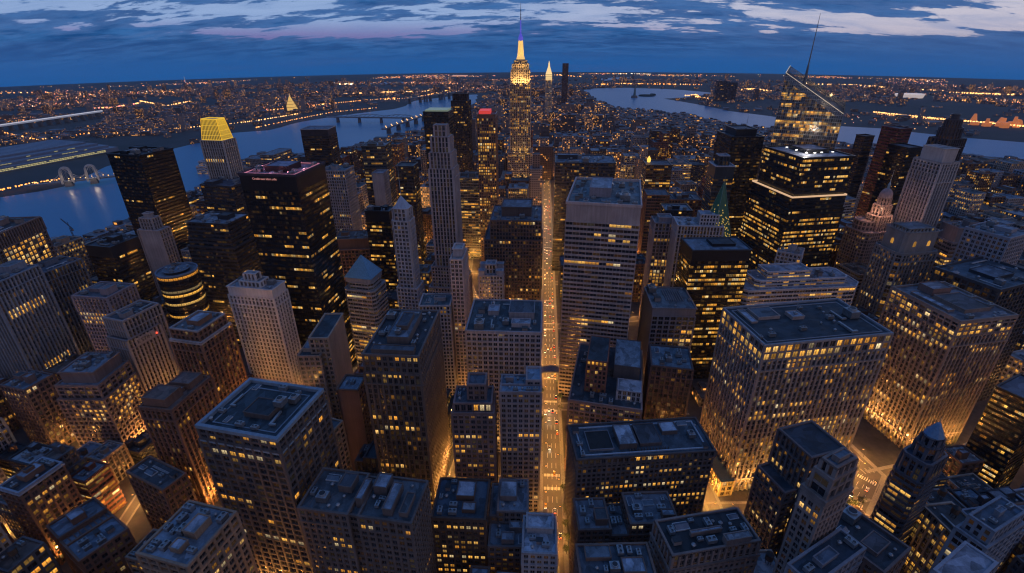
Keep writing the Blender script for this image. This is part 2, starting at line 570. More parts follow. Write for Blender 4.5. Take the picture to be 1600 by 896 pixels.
def unit_mesh(kind):
    """Rooftop equipment, each kind built once and shared by its copies."""
    if kind in UNIT_MESH:
        return UNIT_MESH[kind]
    mb = MB()
    if kind == 'roof_unit':                       # air handler: casing on skids, louvred side, two fan rings
        mb.box(-1.6, 1.6, -1.0, 1.0, 0.35, 1.9)
        mb.box(-1.5, 1.5, -0.95, -0.75, 0, 0.36, mi=1)
        mb.box(-1.5, 1.5, 0.75, 0.95, 0, 0.36, mi=1)
        for cx in (-0.8, 0.8):
            p = ngon_pts(cx, 0, 0.62, 10)
            mb.prism(p, 1.9, p, 2.2)
            mb.ngon([(*q, 2.203) for q in ngon_pts(cx, 0, 0.5, 10)], mi=1)
        for k in range(5):
            mb.box(-1.4, 1.4, -1.03, -1.0, 0.6 + k * 0.25, 0.7 + k * 0.25, mi=1)
        me = mb.mesh(kind, M_METAL, M_DARKM)
    elif kind == 'cooling_tower':
        mb.box(-2.6, 2.6, -2.2, 2.2, 0.5, 3.6)
        for sx in (-2.4, 2.4):
            for sy in (-2.0, 2.0):
                mb.box(sx - .15, sx + .15, sy - .15, sy + .15, 0, 0.5, mi=1)
        for k in range(7):
            mb.box(-2.64, 2.64, -2.24, 2.24, 0.7 + k * 0.4, 0.8 + k * 0.4, mi=1)
        p = ngon_pts(0, 0, 1.8, 14)
        mb.prism(p, 3.6, ngon_pts(0, 0, 1.65, 14), 4.5)
        mb.ngon([(*q, 4.504) for q in ngon_pts(0, 0, 1.4, 14)], mi=1)
        me = mb.mesh(kind, M_METAL, M_DARKM)
    elif kind == 'vent':
        p = ngon_pts(0, 0, 0.45, 8)
        mb.prism(p, 0, p, 1.1)
        mb.prism(ngon_pts(0, 0, 0.8, 8), 1.1, ngon_pts(0, 0, 0.3, 8), 1.6)
        me = mb.mesh(kind, M_METAL)
    elif kind == 'duct':
        mb.box(-4.5, 4.5, -0.5, 0.5, 0.4, 1.3)
        mb.box(-4.5, -3.5, -2.4, -0.5, 0.4, 1.3)
        for k in (-3.5, 0, 3.5):
            mb.box(k - .1, k + .1, -.6, .6, 0, 0.4, mi=1)
        me = mb.mesh(kind, M_METAL, M_DARKM)
    elif kind == 'water_tank':
        for k in range(6):
            a = math.pi * k / 3
            mb.tube((1.5 * math.cos(a), 1.5 * math.sin(a), 0), (1.5 * math.cos(a), 1.5 * math.sin(a), 3.2), .13, 4, mi=1)
        p = ngon_pts(0, 0, 2.0, 16)
        mb.prism(p, 3.2, p, 7.2)
        mb.prism(ngon_pts(0, 0, 2.15, 16), 7.2, ngon_pts(0, 0, 0.1, 16), 8.8, mi=1)
        for k in range(4):
            mb.prism(ngon_pts(0, 0, 2.04, 16), 3.7 + k, ngon_pts(0, 0, 2.04, 16), 3.82 + k, mi=1, cap=False)
        me = mb.mesh(kind, M_WOOD, M_DARKM)
    elif kind == 'skylight':
        mb.box(-2.5, 2.5, -1.5, 1.5, 0, 0.5)
        mb.quad((-2.3, -1.3, .5), (2.3, -1.3, .5), (2.3, 0, 1.4), (-2.3, 0, 1.4), mi=1)
        mb.quad((2.3, 1.3, .5), (-2.3, 1.3, .5), (-2.3, 0, 1.4), (2.3, 0, 1.4), mi=1)
        mb.tri((2.3, -1.3, .5), (2.3, 1.3, .5), (2.3, 0, 1.4), mi=1)
        mb.tri((-2.3, 1.3, .5), (-2.3, -1.3, .5), (-2.3, 0, 1.4), mi=1)
        me = mb.mesh(kind, M_PALE, plain("roof_glass", (0.10, 0.13, 0.17), 0.1))
    elif kind == 'hatch':
        mb.box(-1.4, 1.4, -1.8, 1.8, 0, 2.5)
        mb.box(-1.6, 1.6, -2.0, 2.0, 2.5, 2.7, mi=1)
        mb.box(-0.5, 0.5, -1.84, -1.8, 0.1, 2.1, mi=1)
        me = mb.mesh(kind, wall_mat((0.22, 0.2, 0.2)), M_DARKM)
    elif kind == 'pipe_run':
        for k in range(3):
            mb.tube((-7, k * 0.45, 0.5), (7, k * 0.45, 0.5), 0.12, 5)
        for k in range(5):
            mb.box(-6 + 3 * k - .1, -6 + 3 * k + .1, -0.3, 1.2, 0, 0.4, mi=1)
        me = mb.mesh(kind, M_PALE, M_DARKM)
    elif kind == 'antenna':
        mb.tube((0, 0, 0), (0, 0, 9), 0.16, 5, 0.05)
        for z in (4, 6, 7.5):
            mb.tube((-1.0, 0, z), (1.0, 0, z), 0.06, 4)
        mb.box(-.6, .6, -.6, .6, 0, 0.5)
        me = mb.mesh(kind, M_METAL)
    UNIT_MESH[kind] = me
    return me


PANE_MESH = {}


def pane_mesh(w, h, k):
    key = (round(w, 1), round(h, 1), k)
    if key not in PANE_MESH:
        w, h = key[0], key[1]
        mb = MB()
        mb.quad((-w / 2, -0.09, -h / 2), (w / 2, -0.09, -h / 2), (w / 2, -0.09, h / 2), (-w / 2, -0.09, h / 2))
        for a, b in (((-w / 2, -h / 2), (w / 2, -h / 2)), ((w / 2, -h / 2), (w / 2, h / 2)), ((w / 2, h / 2), (-w / 2, h / 2)), ((-w / 2, h / 2), (-w / 2, -h / 2))):
            mb.quad((a[0], -0.02, a[1]), (b[0], -0.02, b[1]), (b[0], -0.09, b[1]), (a[0], -0.09, a[1]), mi=1)
        PANE_MESH[key] = mb.mesh("lit_window", LIT[k], M_DARKM)
    return PANE_MESH[key]


HERO = []          # footprint, screen box and short name of every building, for spacing and wording


def text_part(name, body, size, extrude, mat, parent, loc, rot, align='LEFT'):
    cu = bpy.data.curves.new(name, 'FONT')
    cu.body, cu.size, cu.extrude, cu.align_x = body, size, extrude, align
    tmp = bpy.data.objects.new(name, cu)
    COL.objects.link(tmp)
    dg = bpy.context.evaluated_depsgraph_get()
    me = bpy.data.meshes.new_from_object(tmp.evaluated_get(dg))
    bpy.data.objects.remove(tmp)
    me.materials.clear()
    me.materials.append(mat)
    o = link(name, me, parent, loc)
    o.rotation_euler = rot
    return o


APRONS = []  # strips kept free of buildings for the added wall lamps
ADDED_FLOODS = {}


class Tower:
    """A building: Empty at the foot of its front corner; local x runs F->R, local y runs F->L."""

    def __init__(self, name, label, cat, L, F, R, H, wall, glass, short=None, dep=None, wid=None, rot=None, vis=None,
                 world=None, base=None, group=None, roofc=(0.05, 0.065, 0.08), parapet=1.2, seed=None):
        design = H
        if base is not None:                           # height that puts the foot of the front corner at this image row
            lo, hi = 5.0, 320.0
            for _ in range(40):
                H = (lo + hi) / 2
                p = at(*F, H)
                if proj(p.x, p.y, 0)[1] > base:
                    hi = H
                else:
                    lo = H
        self.k = H / design
        if world is None:
            pl, pf, pr = at(*L, H), at(*F, H), at(*R, H)
            u, v = pl - pf, pr - pf
            wu, wv = u.length, v.length
            au, av = math.atan2(u.y, u.x), math.atan2(v.y, v.x)
            if rot is not None:
                av = rad(rot)
            elif dep is not None:
                av = au - math.pi / 2
            elif wid is None:
                err = (au - av - math.pi / 2 + math.pi) % (2 * math.pi) - math.pi
                au -= err * wv / (wu + wv)
                av = au - math.pi / 2
            # lengths measured along the squared axes
            V = Vector((math.cos(av), math.sin(av)))
            U = Vector((-math.sin(av), math.cos(av)))
            wu = max(abs(u.dot(U)), 4.0) if wid is None else wid
            wv = max(abs(v.dot(V)), 4.0) if dep is None else dep
            ox, oy = pf.x, pf.y
            # refine place, turn and size so that the three corners land where the photograph shows them
            def corners3(q):
                c_, s_ = math.cos(q[2]), math.sin(q[2])
                return [(q[0] - s_ * q[3], q[1] + c_ * q[3]), (q[0], q[1]), (q[0] + c_ * q[4], q[1] + s_ * q[4])]

            def resid(q):
                e = []
                for (x, y), t_ in zip(corners3(q), (L, F, R)):
                    a_, b_, _ = proj(x, y, H)
                    e += [a_ - t_[0], b_ - t_[1]]
                return e + [(q[2] - av) * 25]
            free = [0, 1] + ([2] if dep is None and wid is None else []) + ([3] if wid is None else []) + ([4] if dep is None else [])
            if dep is None and wid is None:
                q = [ox, oy, av, wu, wv]
                for _ in range(14):
                    e0 = resid(q)
                    J = []
                    for i in free:
                        h_ = 1e-4 if i == 2 else 1e-2
                        q2 = list(q)
                        q2[i] += h_
                        J.append([(b_ - a_) / h_ for a_, b_ in zip(e0, resid(q2))])
                    n_ = len(free)
                    A = [[sum(J[i][k] * J[j][k] for k in range(7)) + (1e-3 * sum(v_ * v_ for v_ in J[i]) if i == j else 0) for j in range(n_)] for i in range(n_)]
                    g_ = [-sum(J[i][k] * e0[k] for k in range(7)) for i in range(n_)]
                    for i in range(n_):                    # small Gaussian elimination
                        p_ = A[i][i]
                        for j in range(i + 1, n_):
                            f_ = A[j][i] / p_
                            A[j] = [a_ - f_ * b_ for a_, b_ in zip(A[j], A[i])]
                            g_[j] -= f_ * g_[i]
                    d_ = [0.0] * n_
                    for i in reversed(range(n_)):
                        d_[i] = (g_[i] - sum(A[i][j] * d_[j] for j in range(i + 1, n_))) / A[i][i]
                    for i, v_ in zip(free, d_):
                        q[i] += max(-8, min(8, v_)) if i != 2 else max(-.1, min(.1, v_))
                ox, oy, av, wu, wv = q
                wu, wv = max(abs(wu), 5), max(abs(wv), 5)
        else:
            ox, oy, wv, wu, av = world
        self.ox, self.oy, self.wx, self.wy, self.rot = ox, oy, wv, wu, av
        self.H = H
        self.z = gz(ox, oy)
        self.root = empty(name, ox, oy, self.z, av)
        tag(self.root, label, cat, group)
        self.wallm, self.glassm, self.roofm = wall, glass, roof_mat(roofc)
        self.parapet = parapet
        self.wall, self.glass, self.roof, self.trim = MB(), MB(), MB(), MB()
        self.trimm = wall
        self.rings = []
        self.cells = []      # window cells for panes
        self.rng = random.Random(seed if seed is not None else int(ox * 7 + oy * 13 + H))
        self.tops = []
        self.short = short
        self.fp = (0.0, self.wx, 0.0, self.wy)
        cs = [self.loc(0, 0), self.loc(self.wx, 0), self.loc(self.wx, self.wy), self.loc(0, self.wy)]
        self.corners = cs
        HERO.append(self)
        if vis is None:
            b = proj(ox, oy, 0)[1]
            t = proj(ox, oy, H)[1]
            vis = t + 0.6 * (b - t)
        self.vis = vis

    def loc(self, x, y):
        c, s = math.cos(self.rot), math.sin(self.rot)
        return (self.ox + c * x - s * y, self.oy + s * x + c * y)

    def rect(self, r):
        x0, x1, y0, y1 = r
        return (x0 * self.wx, x1 * self.wx, y0 * self.wy, y1 * self.wy)

    def tier(self, z0, z1, r=(0, 1, 0, 1), st='grid', ch=0.0, n=0, roof=True, pts=None, par=None, cornice=0.0):
        """A storey block. r in fractions of the plan. st one style or a dict per face R, B, L, F (front)."""
        z0, z1 = z0 * self.k, z1 * self.k
        x0, x1, y0, y1 = self.rect(r)
        if pts is None:
            if n:
                pts = ngon_pts((x0 + x1) / 2, (y0 + y1) / 2, (x1 - x0) / 2, n, math.pi / n, (y1 - y0) / 2)
                faces = ['R'] * n
            elif ch:
                c = ch
                pts = [(x0 + c, y0), (x1 - c, y0), (x1, y0 + c), (x1, y1 - c), (x1 - c, y1), (x0 + c, y1), (x0, y1 - c), (x0, y0 + c)]
                faces = ['R', 'C', 'B', 'C', 'L', 'C', 'F', 'C']
            else:
                pts = [(x0, y0), (x1, y0), (x1, y1), (x0, y1)]
                faces = ['R', 'B', 'L', 'F']
        else:
            faces = ['R'] * len(pts)
        for i, p in enumerate(pts):
            q = pts[(i + 1) % len(pts)]
            s = st if isinstance(st, str) else st.get(faces[i], st.get('*', 'grid'))
            info = facade(self.wall, self.glass, p, q, z0, z1, s)
            if info:
                self.cells.append((faces[i], p, q, z0, z1, info))
        if roof:
            par = self.parapet if par is None else par
            rb = MB()
            rb.ngon([(*p, z1) for p in pts])
            rb.build('roof', self.root, self.roofm)
            if par > 0:
                self._ring(pts, z1, z1 + par, 0.7, 0.55)
            self.tops.append(((x0, x1, y0, y1), z1))
        if cornice:
            self._ring(pts, z1 - 1.6, z1 - 0.2, cornice, 0.2, None, 'cornice')
        return pts

    def ring(self, pts, z0, z1, *a, **kw):
        return self._ring(pts, z0 * self.k, z0 * self.k + (z1 - z0), *a, **kw)

    def _ring(self, pts, z0, z1, out, inn, mb=None, part='parapet'):
        own = mb is None
        mb = mb or MB()
        n = len(pts)
        cx = sum(p[0] for p in pts) / n
        cy = sum(p[1] for p in pts) / n

        def off(d):
            res = []
            for i in range(n):
                a, b, c = pts[i - 1], pts[i], pts[(i + 1) % n]
                e1 = Vector((b[0] - a[0], b[1] - a[1])).normalized()
                e2 = Vector((c[0] - b[0], c[1] - b[1])).normalized()
                n1, n2 = Vector((e1.y, -e1.x)), Vector((e2.y, -e2.x))
                k = (n1 + n2)
                k = k / max(0.3, k.dot(n1)) if k.length > 0.01 else n1
                res.append((b[0] + k.x * d, b[1] + k.y * d))
            return res
        o, i_ = off(out), off(-inn)
        for k in range(n):
            q = (k + 1) % n
            mb.quad((*o[k], z0), (*o[q], z0), (*o[q], z1), (*o[k], z1))
            mb.quad((*i_[q], z0), (*i_[k], z0), (*i_[k], z1), (*i_[q], z1))
            mb.quad((*o[k], z1), (*o[q], z1), (*i_[q], z1), (*i_[k], z1))
            mb.quad((*o[q], z0), (*o[k], z0), (*i_[k], z0), (*i_[q], z0))
        if own:
            o = mb.build(part, self.root, self.trimm)
            self.rings.append(o)
            return o

    def block(self, r, z0, h, name='penthouse', mat=None, roofc=None, st=None, scaled=True):
        """A rooftop structure that is a part of its own."""
        if scaled:
            z0 *= self.k
        x0, x1, y0, y1 = self.rect(r)
        mb, rb, gb = MB(), MB(), MB()
        pts = [(x0, y0), (x1, y0), (x1, y1), (x0, y1)]
        for i in range(4):
            facade(mb, gb, pts[i], pts[(i + 1) % 4], z0, z0 + h, st or 'solid')
        rb.ngon([(*p, z0 + h) for p in pts])
        self._ring(pts, z0 + h, z0 + h + 0.5, 0.25, 0.3, mb)
        o = mb.build(name, self.root, mat or self.wallm)
        rb.build('roof', o, roof_mat(roofc) if roofc else self.roofm)
        if gb.f:
            gb.build('glazing', o, self.glassm)
        return o

    def unit(self, kind, x, y, z, rot=0.0, sc=1.0):
        return self._unit(kind, x, y, z * self.k, rot, sc)

    def _unit(self, kind, x, y, z, rot=0.0, sc=1.0):
        o = link(kind, unit_mesh(kind), self.root, (x, y, z))
        o.rotation_euler = (0, 0, rot)
        o.scale = (sc, sc, sc)
        return o

    def clutter(self, n, top=-1, kinds=None, avoid=(), blocks=True):
        """Bulkheads and machinery spread over a roof without overlapping."""
        (x0, x1, y0, y1), z = self.tops[top]
        R = self.rng
        n = int(n * 3.0)
        used = [self.rect(a) for a in avoid]
        w, d = x1 - x0, y1 - y0
        if w < 6 or d < 6:
            return

        def free(a):
            if a[0] < x0 + 1.3 or a[1] > x1 - 1.3 or a[2] < y0 + 1.3 or a[3] > y1 - 1.3:
                return False
            return all(a[1] < b[0] - .6 or a[0] > b[1] + .6 or a[3] < b[2] - .6 or a[2] > b[3] + .6 for b in used)
        if blocks:
            for k in range(R.choice([1, 1, 2])):
                for _ in range(12):
                    bw, bd, bh = w * R.uniform(.18, .4), d * R.uniform(.18, .42), R.uniform(3, 6.5)
                    cx, cy = R.uniform(x0, x1), R.uniform(y0, y1)
                    a = (cx - bw / 2, cx + bw / 2, cy - bd / 2, cy + bd / 2)
                    if free(a):
                        used.append(a)
                        fr = (a[0] / self.wx, a[1] / self.wx, a[2] / self.wy, a[3] / self.wy)
                        self.block(fr, z, bh, 'penthouse', scaled=False, roofc=R.choice([(0.16, 0.19, 0.23), (0.05, 0.06, 0.07), (0.11, 0.12, 0.14)]))
                        break
        kinds = kinds or ['roof_unit', 'roof_unit', 'vent', 'duct', 'hatch', 'skylight', 'pipe_run', 'cooling_tower', 'vent', 'roof_unit']
        size = {'roof_unit': (1.7, 1.1), 'vent': (.9, .9), 'duct': (4.6, 2.5), 'hatch': (1.7, 2.1), 'skylight': (2.6, 1.6),
                'pipe_run': (7.1, 1.2), 'cooling_tower': (2.7, 2.3), 'water_tank': (2.3, 2.3), 'antenna': (1.1, .7)}
        for k in range(n):
            kd = R.choice(kinds)
            sx, sy = size[kd]
            sc = R.uniform(1.0, 1.75)
            rt = R.random() < .5
            if rt:
                sx, sy = sy, sx
            for _ in range(10):
                cx, cy = R.uniform(x0 + 1, x1 - 1), R.uniform(y0 + 1, y1 - 1)
                a = (cx - sx * sc, cx + sx * sc, cy - sy * sc, cy + sy * sc)
                if free(a):
                    used.append(a)
                    self._unit(kd, cx, cy, z + .004, math.pi / 2 if rt else 0.0, sc)
                    break

    def panes(self, count, faces='FR', p=0.1, rows=0.6, bands=(), top=None):
        """Lit rooms as parts. bands: (face, floor counted from the top, from, to, share) on the tallest block."""
        R = self.rng
        chosen = []
        runs = []
        for ci, (fc, P0, P1, z0, z1, inf) in enumerate(self.cells):
            if fc not in faces:
                continue
            nb, nf, bw, fh, pw, sh = inf
            for j in range(nf):
                busy = R.random() ** 2.5 * 3.5 * rows + (1 - rows)
                i = 0
                while i < nb:
                    ln = R.randint(1, 3) if R.random() > rows else R.randint(3, 11)
                    if R.random() < p * busy:
                        runs.append((R.random(), [(ci, q, j) for q in range(i, min(nb, i + ln)) if R.random() < .84]))
                    i += ln
        runs.sort()
        for _, rr_ in runs:
            if len(chosen) < count:
                chosen += rr_
        for fc, j_top, a, b, share in bands:
            best = [ci for ci, c in enumerate(self.cells) if c[0] == fc]
            if not best:
                continue
            ci = max(best, key=lambda k: self.cells[k][4] - self.cells[k][3])
            nb, nf = self.cells[ci][5][:2]
            for i in range(int(a * nb), max(int(b * nb), int(a * nb) + 1)):
                if i < nb and R.random() < share and 0 <= nf - 1 - j_top:
                    chosen.append((ci, i, nf - 1 - j_top))
        seen = set()
        for ci, i, j in chosen:
            if (ci, i, j) in seen or len(seen) >= 98:
                continue
            seen.add((ci, i, j))
            fc, P0, P1, z0, z1, (nb, nf, bw, fh, pw, sh) = self.cells[ci]
            w = math.hypot(P1[0] - P0[0], P1[1] - P0[1])
            ex, ey = (P1[0] - P0[0]) / w, (P1[1] - P0[1]) / w
            s = (i + 0.5) * bw
            o = link('lit_window', pane_mesh(bw - pw - .06, fh - sh - .06, R.randrange(len(LIT))), self.root,
                     (P0[0] + ex * s, P0[1] + ey * s, z0 + (j + .5) * fh))
            o.rotation_euler = (0, 0, math.atan2(ey, ex))

    def flood(self, face, n, energy, off=7.0, z=9.0, a=0.05, b=0.95, color=(1.0, .40, .08)):  # spots and posts put in to send an amber glow up the wall
        """Added lamps on made-up posts in a cleared strip along one face."""
        wx, wy = self.wx, self.wy
        P, Q, nr = {'F': ((0, wy), (0, 0), (-1, 0)), 'R': ((0, 0), (wx, 0), (0, -1)), 'L': ((wx, wy), (0, wy), (0, 1))}[face]
        APRONS.append([self.loc(P[0], P[1]), self.loc(Q[0], Q[1]), self.loc(Q[0] + nr[0] * (off + 4), Q[1] + nr[1] * (off + 4)),
                       self.loc(P[0] + nr[0] * (off + 4), P[1] + nr[1] * (off + 4))])
        key = (energy, color)
        if key not in ADDED_FLOODS:
            ld = bpy.data.lights.new("added_wall_washer", 'SPOT')
            ld.energy, ld.color, ld.spot_size, ld.spot_blend, ld.shadow_soft_size = energy, color, rad(150), .7, .8
            ADDED_FLOODS[key] = ld
        for k in range(n):
            f = a + (b - a) * (k + .5) / n
            x, y = P[0] + (Q[0] - P[0]) * f + nr[0] * off, P[1] + (Q[1] - P[1]) * f + nr[1] * off
            mb = MB()
            mb.tube((x, y, 0), (x, y, z - .6), .14, 5, .1)
            mb.box(x - .5, x + .5, y - .5, y + .5, z - .6, z - .3, bottom=True)
            mb.build('added_washer_post', self.root, M_DARKM)
            o = link('added_wall_washer', ADDED_FLOODS[key], self.root, (x, y, z))
            o.rotation_euler = Vector((-nr[0], -nr[1], 1.1)).to_track_quat('-Z', 'Y').to_euler()

    def done(self, trim=None):
        if self.glass.f:
            self.glass.build('glazing', self.root, self.glassm)
        if self.wall.f:
            self.wall.build('wall', self.root, self.wallm)
        if trim:
            for o in self.rings:
                if o.data.materials[0] == self.trimm:
                    o.data.materials[0] = trim
        if self.trim.f:
            self.trim.build('roof_trim', self.root, trim or self.trimm)  # rails, ribs, slats and merlons of the roof in one mesh
        return self


# wall colours
STONE = (0.36, 0.335, 0.335)
PALEST = (0.50, 0.48, 0.49)
TAN = (0.30, 0.235, 0.19)
BUFF = (0.36, 0.29, 0.24)
BROWN = (0.17, 0.105, 0.08)
REDB = (0.20, 0.085, 0.06)
GREY = (0.22, 0.21, 0.22)
DGREY = (0.10, 0.10, 0.11)
BLACK = (0.022, 0.022, 0.026)
BLUEG = (0.24, 0.27, 0.33)
TEAL = (0.035, 0.055, 0.07)
SLATE = (0.055, 0.07, 0.09)
PALER = (0.20, 0.24, 0.30)

# ------------------------------------------------------------------ the buildings one can tell apart
def T(name, label, L, F, R, H, wall, lit=0.06, rows=0.5, cat=None, tint=(0.02, 0.024, 0.032), low=0.0, warm=0.0, gain=1.2, run=6.5, **kw):
    return Tower(name, label, cat or 'building', L, F, R, H, wall_mat(wall), glass_mat(lit, rows, tint, warm, low, gain, run), **kw)


def stone_tower(*a, **k):
    return T('stone_office_building', *a, **k)


def brick(*a, **k):
    return T('brick_office_building', *a, **k)


def glassy(*a, **k):
    t = T('glass_office_tower', *a, **k)
    t.wallm = t.trimm = wall_mat(a[5], .32)
    return t


# ---- lower left
t = brick('dark brown brick building with pale blue roof rim and lit window row, bottom left', (0, 758), (31, 779), (94, 721), 105, BROWN, .05,
          base=890, short='blue-rimmed brown brick building', rot=82, roofc=(0.035, 0.04, 0.05), low=.0)
t.tier(0, 105, st='grid', cornice=1.0)
t.block((.3, .75, .3, .75), 105, 4, 'penthouse', roofc=PALER)
t.block((.42, .62, .42, .62), 109.6, 3, 'bulkhead')
t.panes(30, 'R', .06, bands=[('R', 2, .1, 1, .8), ('R', 4, .05, .8, .5), ('R', 5, .2, .9, .3)])
t.clutter(4, blocks=False, avoid=[(.28, .77, .28, .77)])
t.flood('R', 3, 22000)
t.done(wall_mat((0.25, 0.31, 0.40)))

t = stone_tower('tan stone block with blue-grey roof and lit top-floor row at the bottom left', (217, 860), (297, 897), (362, 797), 112, (0.26, 0.19, 0.14), .08,
                base=1090, short='blue-grey roofed tan block', rot=82, roofc=(0.16, 0.20, 0.25))
t.tier(0, 104, st='grid', roof=False, cornice=.8)
t.tier(104, 112, st='big')
t.block((.42, .75, .25, .5), 112, 4.5, roofc=PALER)
t.block((.15, .33, .3, .5), 112, 3, roofc=PALER)
t.clutter(9, blocks=False, avoid=[(.4, .77, .23, .52), (.13, .35, .28, .52)])
t.panes(30, 'FR', .04, bands=[('R', 2, 0, 1, .85), ('F', 2, 0, 1, .85)])
t.flood('R', 5, 24000)
t.done()

t = brick('small brown block with a plain flat dark roof beside the blue-grey roofed block', (200, 737), (257, 772), (287, 738), 95, BROWN, .05,
          base=865, short='plain dark-roofed brown block', rot=73, roofc=(0.06, 0.065, 0.075))
t.tier(0, 95, st={'*': 'grid', 'F': 'big'})
t.clutter(3, blocks=False)
t.panes(14, 'F', .08)
t.done()

t = brick('low brown building with paired roofs and a ribbed strip between them, bottom left', (55, 822), (125, 878), (205, 833), 80, BROWN, .05,
          base=950, short='paired-roof low brown building', rot=62, wid=46, roofc=(0.10, 0.13, 0.17))
t.tier(0, 80, (0, 1, 0, .42), st='grid')
t.tier(0, 78, (0, 1, .42, .62), st='grid')
t.tier(0, 82, (0, 1, .62, 1), st='grid')
t.block((.35, .65, .7, .9), 82, 4.5, roofc=PALER)
for k in range(9):
    t.trim.box(k * t.wx / 9 + .3, k * t.wx / 9 + .9, .43 * t.wy, .61 * t.wy, 78.01 * t.k, 78.01 * t.k + 0.590)
t.clutter(4, top=0, blocks=False)
t.panes(16, 'FR', .06, bands=[('R', 2, 0, 1, .5)])
t.done()

t = stone_tower('big square grey stone tower with glazed blue-edged machine roof, lower left of centre', (308, 660), (440, 707), (497, 604), 165, (0.115, 0.10, 0.098), .09, .8,
                base=955, short='square blue-edged roof tower', rot=82, roofc=(0.032, 0.05, 0.065), vis=870)
t.tier(0, 156, st='big', roof=False, cornice=.7)
t.tier(156, 165, (.015, .985, .015, .985), st='big', par=0)
t.ring([(0.5, .5), (t.wx - .5, .5), (t.wx - .5, t.wy - .5), (.5, t.wy - .5)], 165, 167.2, .8, 1.4)
t.ring([(6, 6), (t.wx - 6, 6), (t.wx - 6, t.wy - 6), (6, t.wy - 6)], 165.01, 165.5, .3, .3)
t.block((.32, .62, .3, .62), 165, 3.0, 'machine_deck', roofc=(0.02, 0.03, 0.04))
t.unit('cooling_tower', t.wx * .55, t.wy * .28, 168.8, 0, 1.2)
t.unit('cooling_tower', t.wx * .72, t.wy * .22, 165.01, 0, 1.1)
t.unit('duct', t.wx * .35, t.wy * .24, 165.01, .1, 1.3)
t.clutter(8, blocks=False, avoid=[(.2, .8, .12, .7)])
t.panes(56, 'FR', .05, bands=[('F', 1, .05, .95, .75), ('F', 12, 0, .7, .4)], rows=.85)
t.flood('F', 4, 16000)
t.flood('R', 3, 20000)
t.done(wall_mat((0.20, 0.27, 0.34)))

t = stone_tower('brown-grey corner building with crowded roof, bottom centre left', (467, 792), (647, 824), (662, 752), 150, (0.135, 0.115, 0.11), .06, .8,
                base=1000, short='crowded-roof corner tower', rot=86, roofc=(0.07, 0.085, 0.10), vis=896)
t.tier(0, 150, (0, 1, 0, .46), st={'*': 'grid', 'R': 'finegrid'})
t.tier(0, 147, (.06, 1, .46, .56), st='curtain')
t.tier(0, 150, (0, 1, .56, 1), st='grid')
t.block((.1, .75, .18, .26), 150, 5, 'penthouse', roofc=PALER)
t.block((.12, .6, .05, .12), 150, 3.2, 'penthouse', roofc=(0.05, .06, .07))
t.block((.55, .9, .3, .42), 150, 6, 'bulkhead', roofc=PALER)
t.block((.5, .85, .62, .74), 150, 4.5, 'penthouse', roofc=SLATE)
t.block((.25, .75, .47, .53), 147, 7, 'stair_tower', roofc=PALER)
t.clutter(10, top=2, blocks=False, avoid=[(.48, .87, .6, .76)])
t.clutter(8, top=0, blocks=False, avoid=[(.08, .77, .03, .28), (.53, .92, .28, .44)])
for k in range(4):
    t.trim.box(2, t.wx * .45, t.wy * (.78 + .05 * k), t.wy * (.78 + .05 * k) + .25, 150.01 * t.k, 150.01 * t.k + 0.110)
t.panes(26, 'F', .025, bands=[('F', 1, 0, 1, .4)])
t.done()

t = brick('dark brick block with blue-grey roof left of the avenue, bottom centre', (675, 810), (757, 813), (765, 752), 105, (0.085, 0.06, 0.05), .3,
          base=930, short='dark blue-roofed brick block', rot=90, roofc=(0.045, 0.07, 0.10), low=.3)
t.tier(0, 105, st='grid', cornice=.5)
t.block((.45, .85, .25, .6), 105, 4, roofc=PALER)
t.block((.15, .35, .2, .45), 105, 2.5, roofc=(0.2, .23, .27))
t.clutter(8, blocks=False, avoid=[(.43, .87, .23, .62), (.13, .37, .18, .47)])
t.panes(40, 'F', .16)
t.done()

t = stone_tower('narrow grey building with pale mixed roofs against the avenue, bottom centre', (763, 835), (824, 838), (824, 752), 95, (.17, .15, .15), .08,
                base=935, short='narrow pale-roofed building', rot=90, roofc=(0.13, 0.16, 0.20))
t.tier(0, 78, (0, .4, 0, 1), st='grid')
t.tier(0, 95, (.4, 1, 0, .8), st='grid')
t.tier(0, 88, (.4, 1, .8, 1), st='grid')
t.block((.6, .9, .3, .75), 95, 4, roofc=(0.22, .27, .33))
t.clutter(5, top=0)
t.clutter(5, top=1, blocks=False, avoid=[(.58, .92, .28, .77)])
t.panes(14, 'FR', .03)
t.done()

t = stone_tower('small white-roofed building jutting over the bottom of the lit avenue', (838, 862), (886, 868), (886, 834), 70, (0.28, 0.29, 0.32), .02,
                short='white-roofed building', rot=90, wid=19, dep=24, roofc=(0.26, 0.30, 0.36), vis=896)
t.ox -= 6.0
t.root.location.x -= 6.0
t.tier(0, 70, st='grid')
t.tier(70, 74, (.55, .95, .1, .9), st='solid')
t.clutter(3, top=0, blocks=False, avoid=[(.5, 1, 0, 1)])
t.unit('hatch', t.wx * .3, t.wy * .5, 70.01)
t.done()

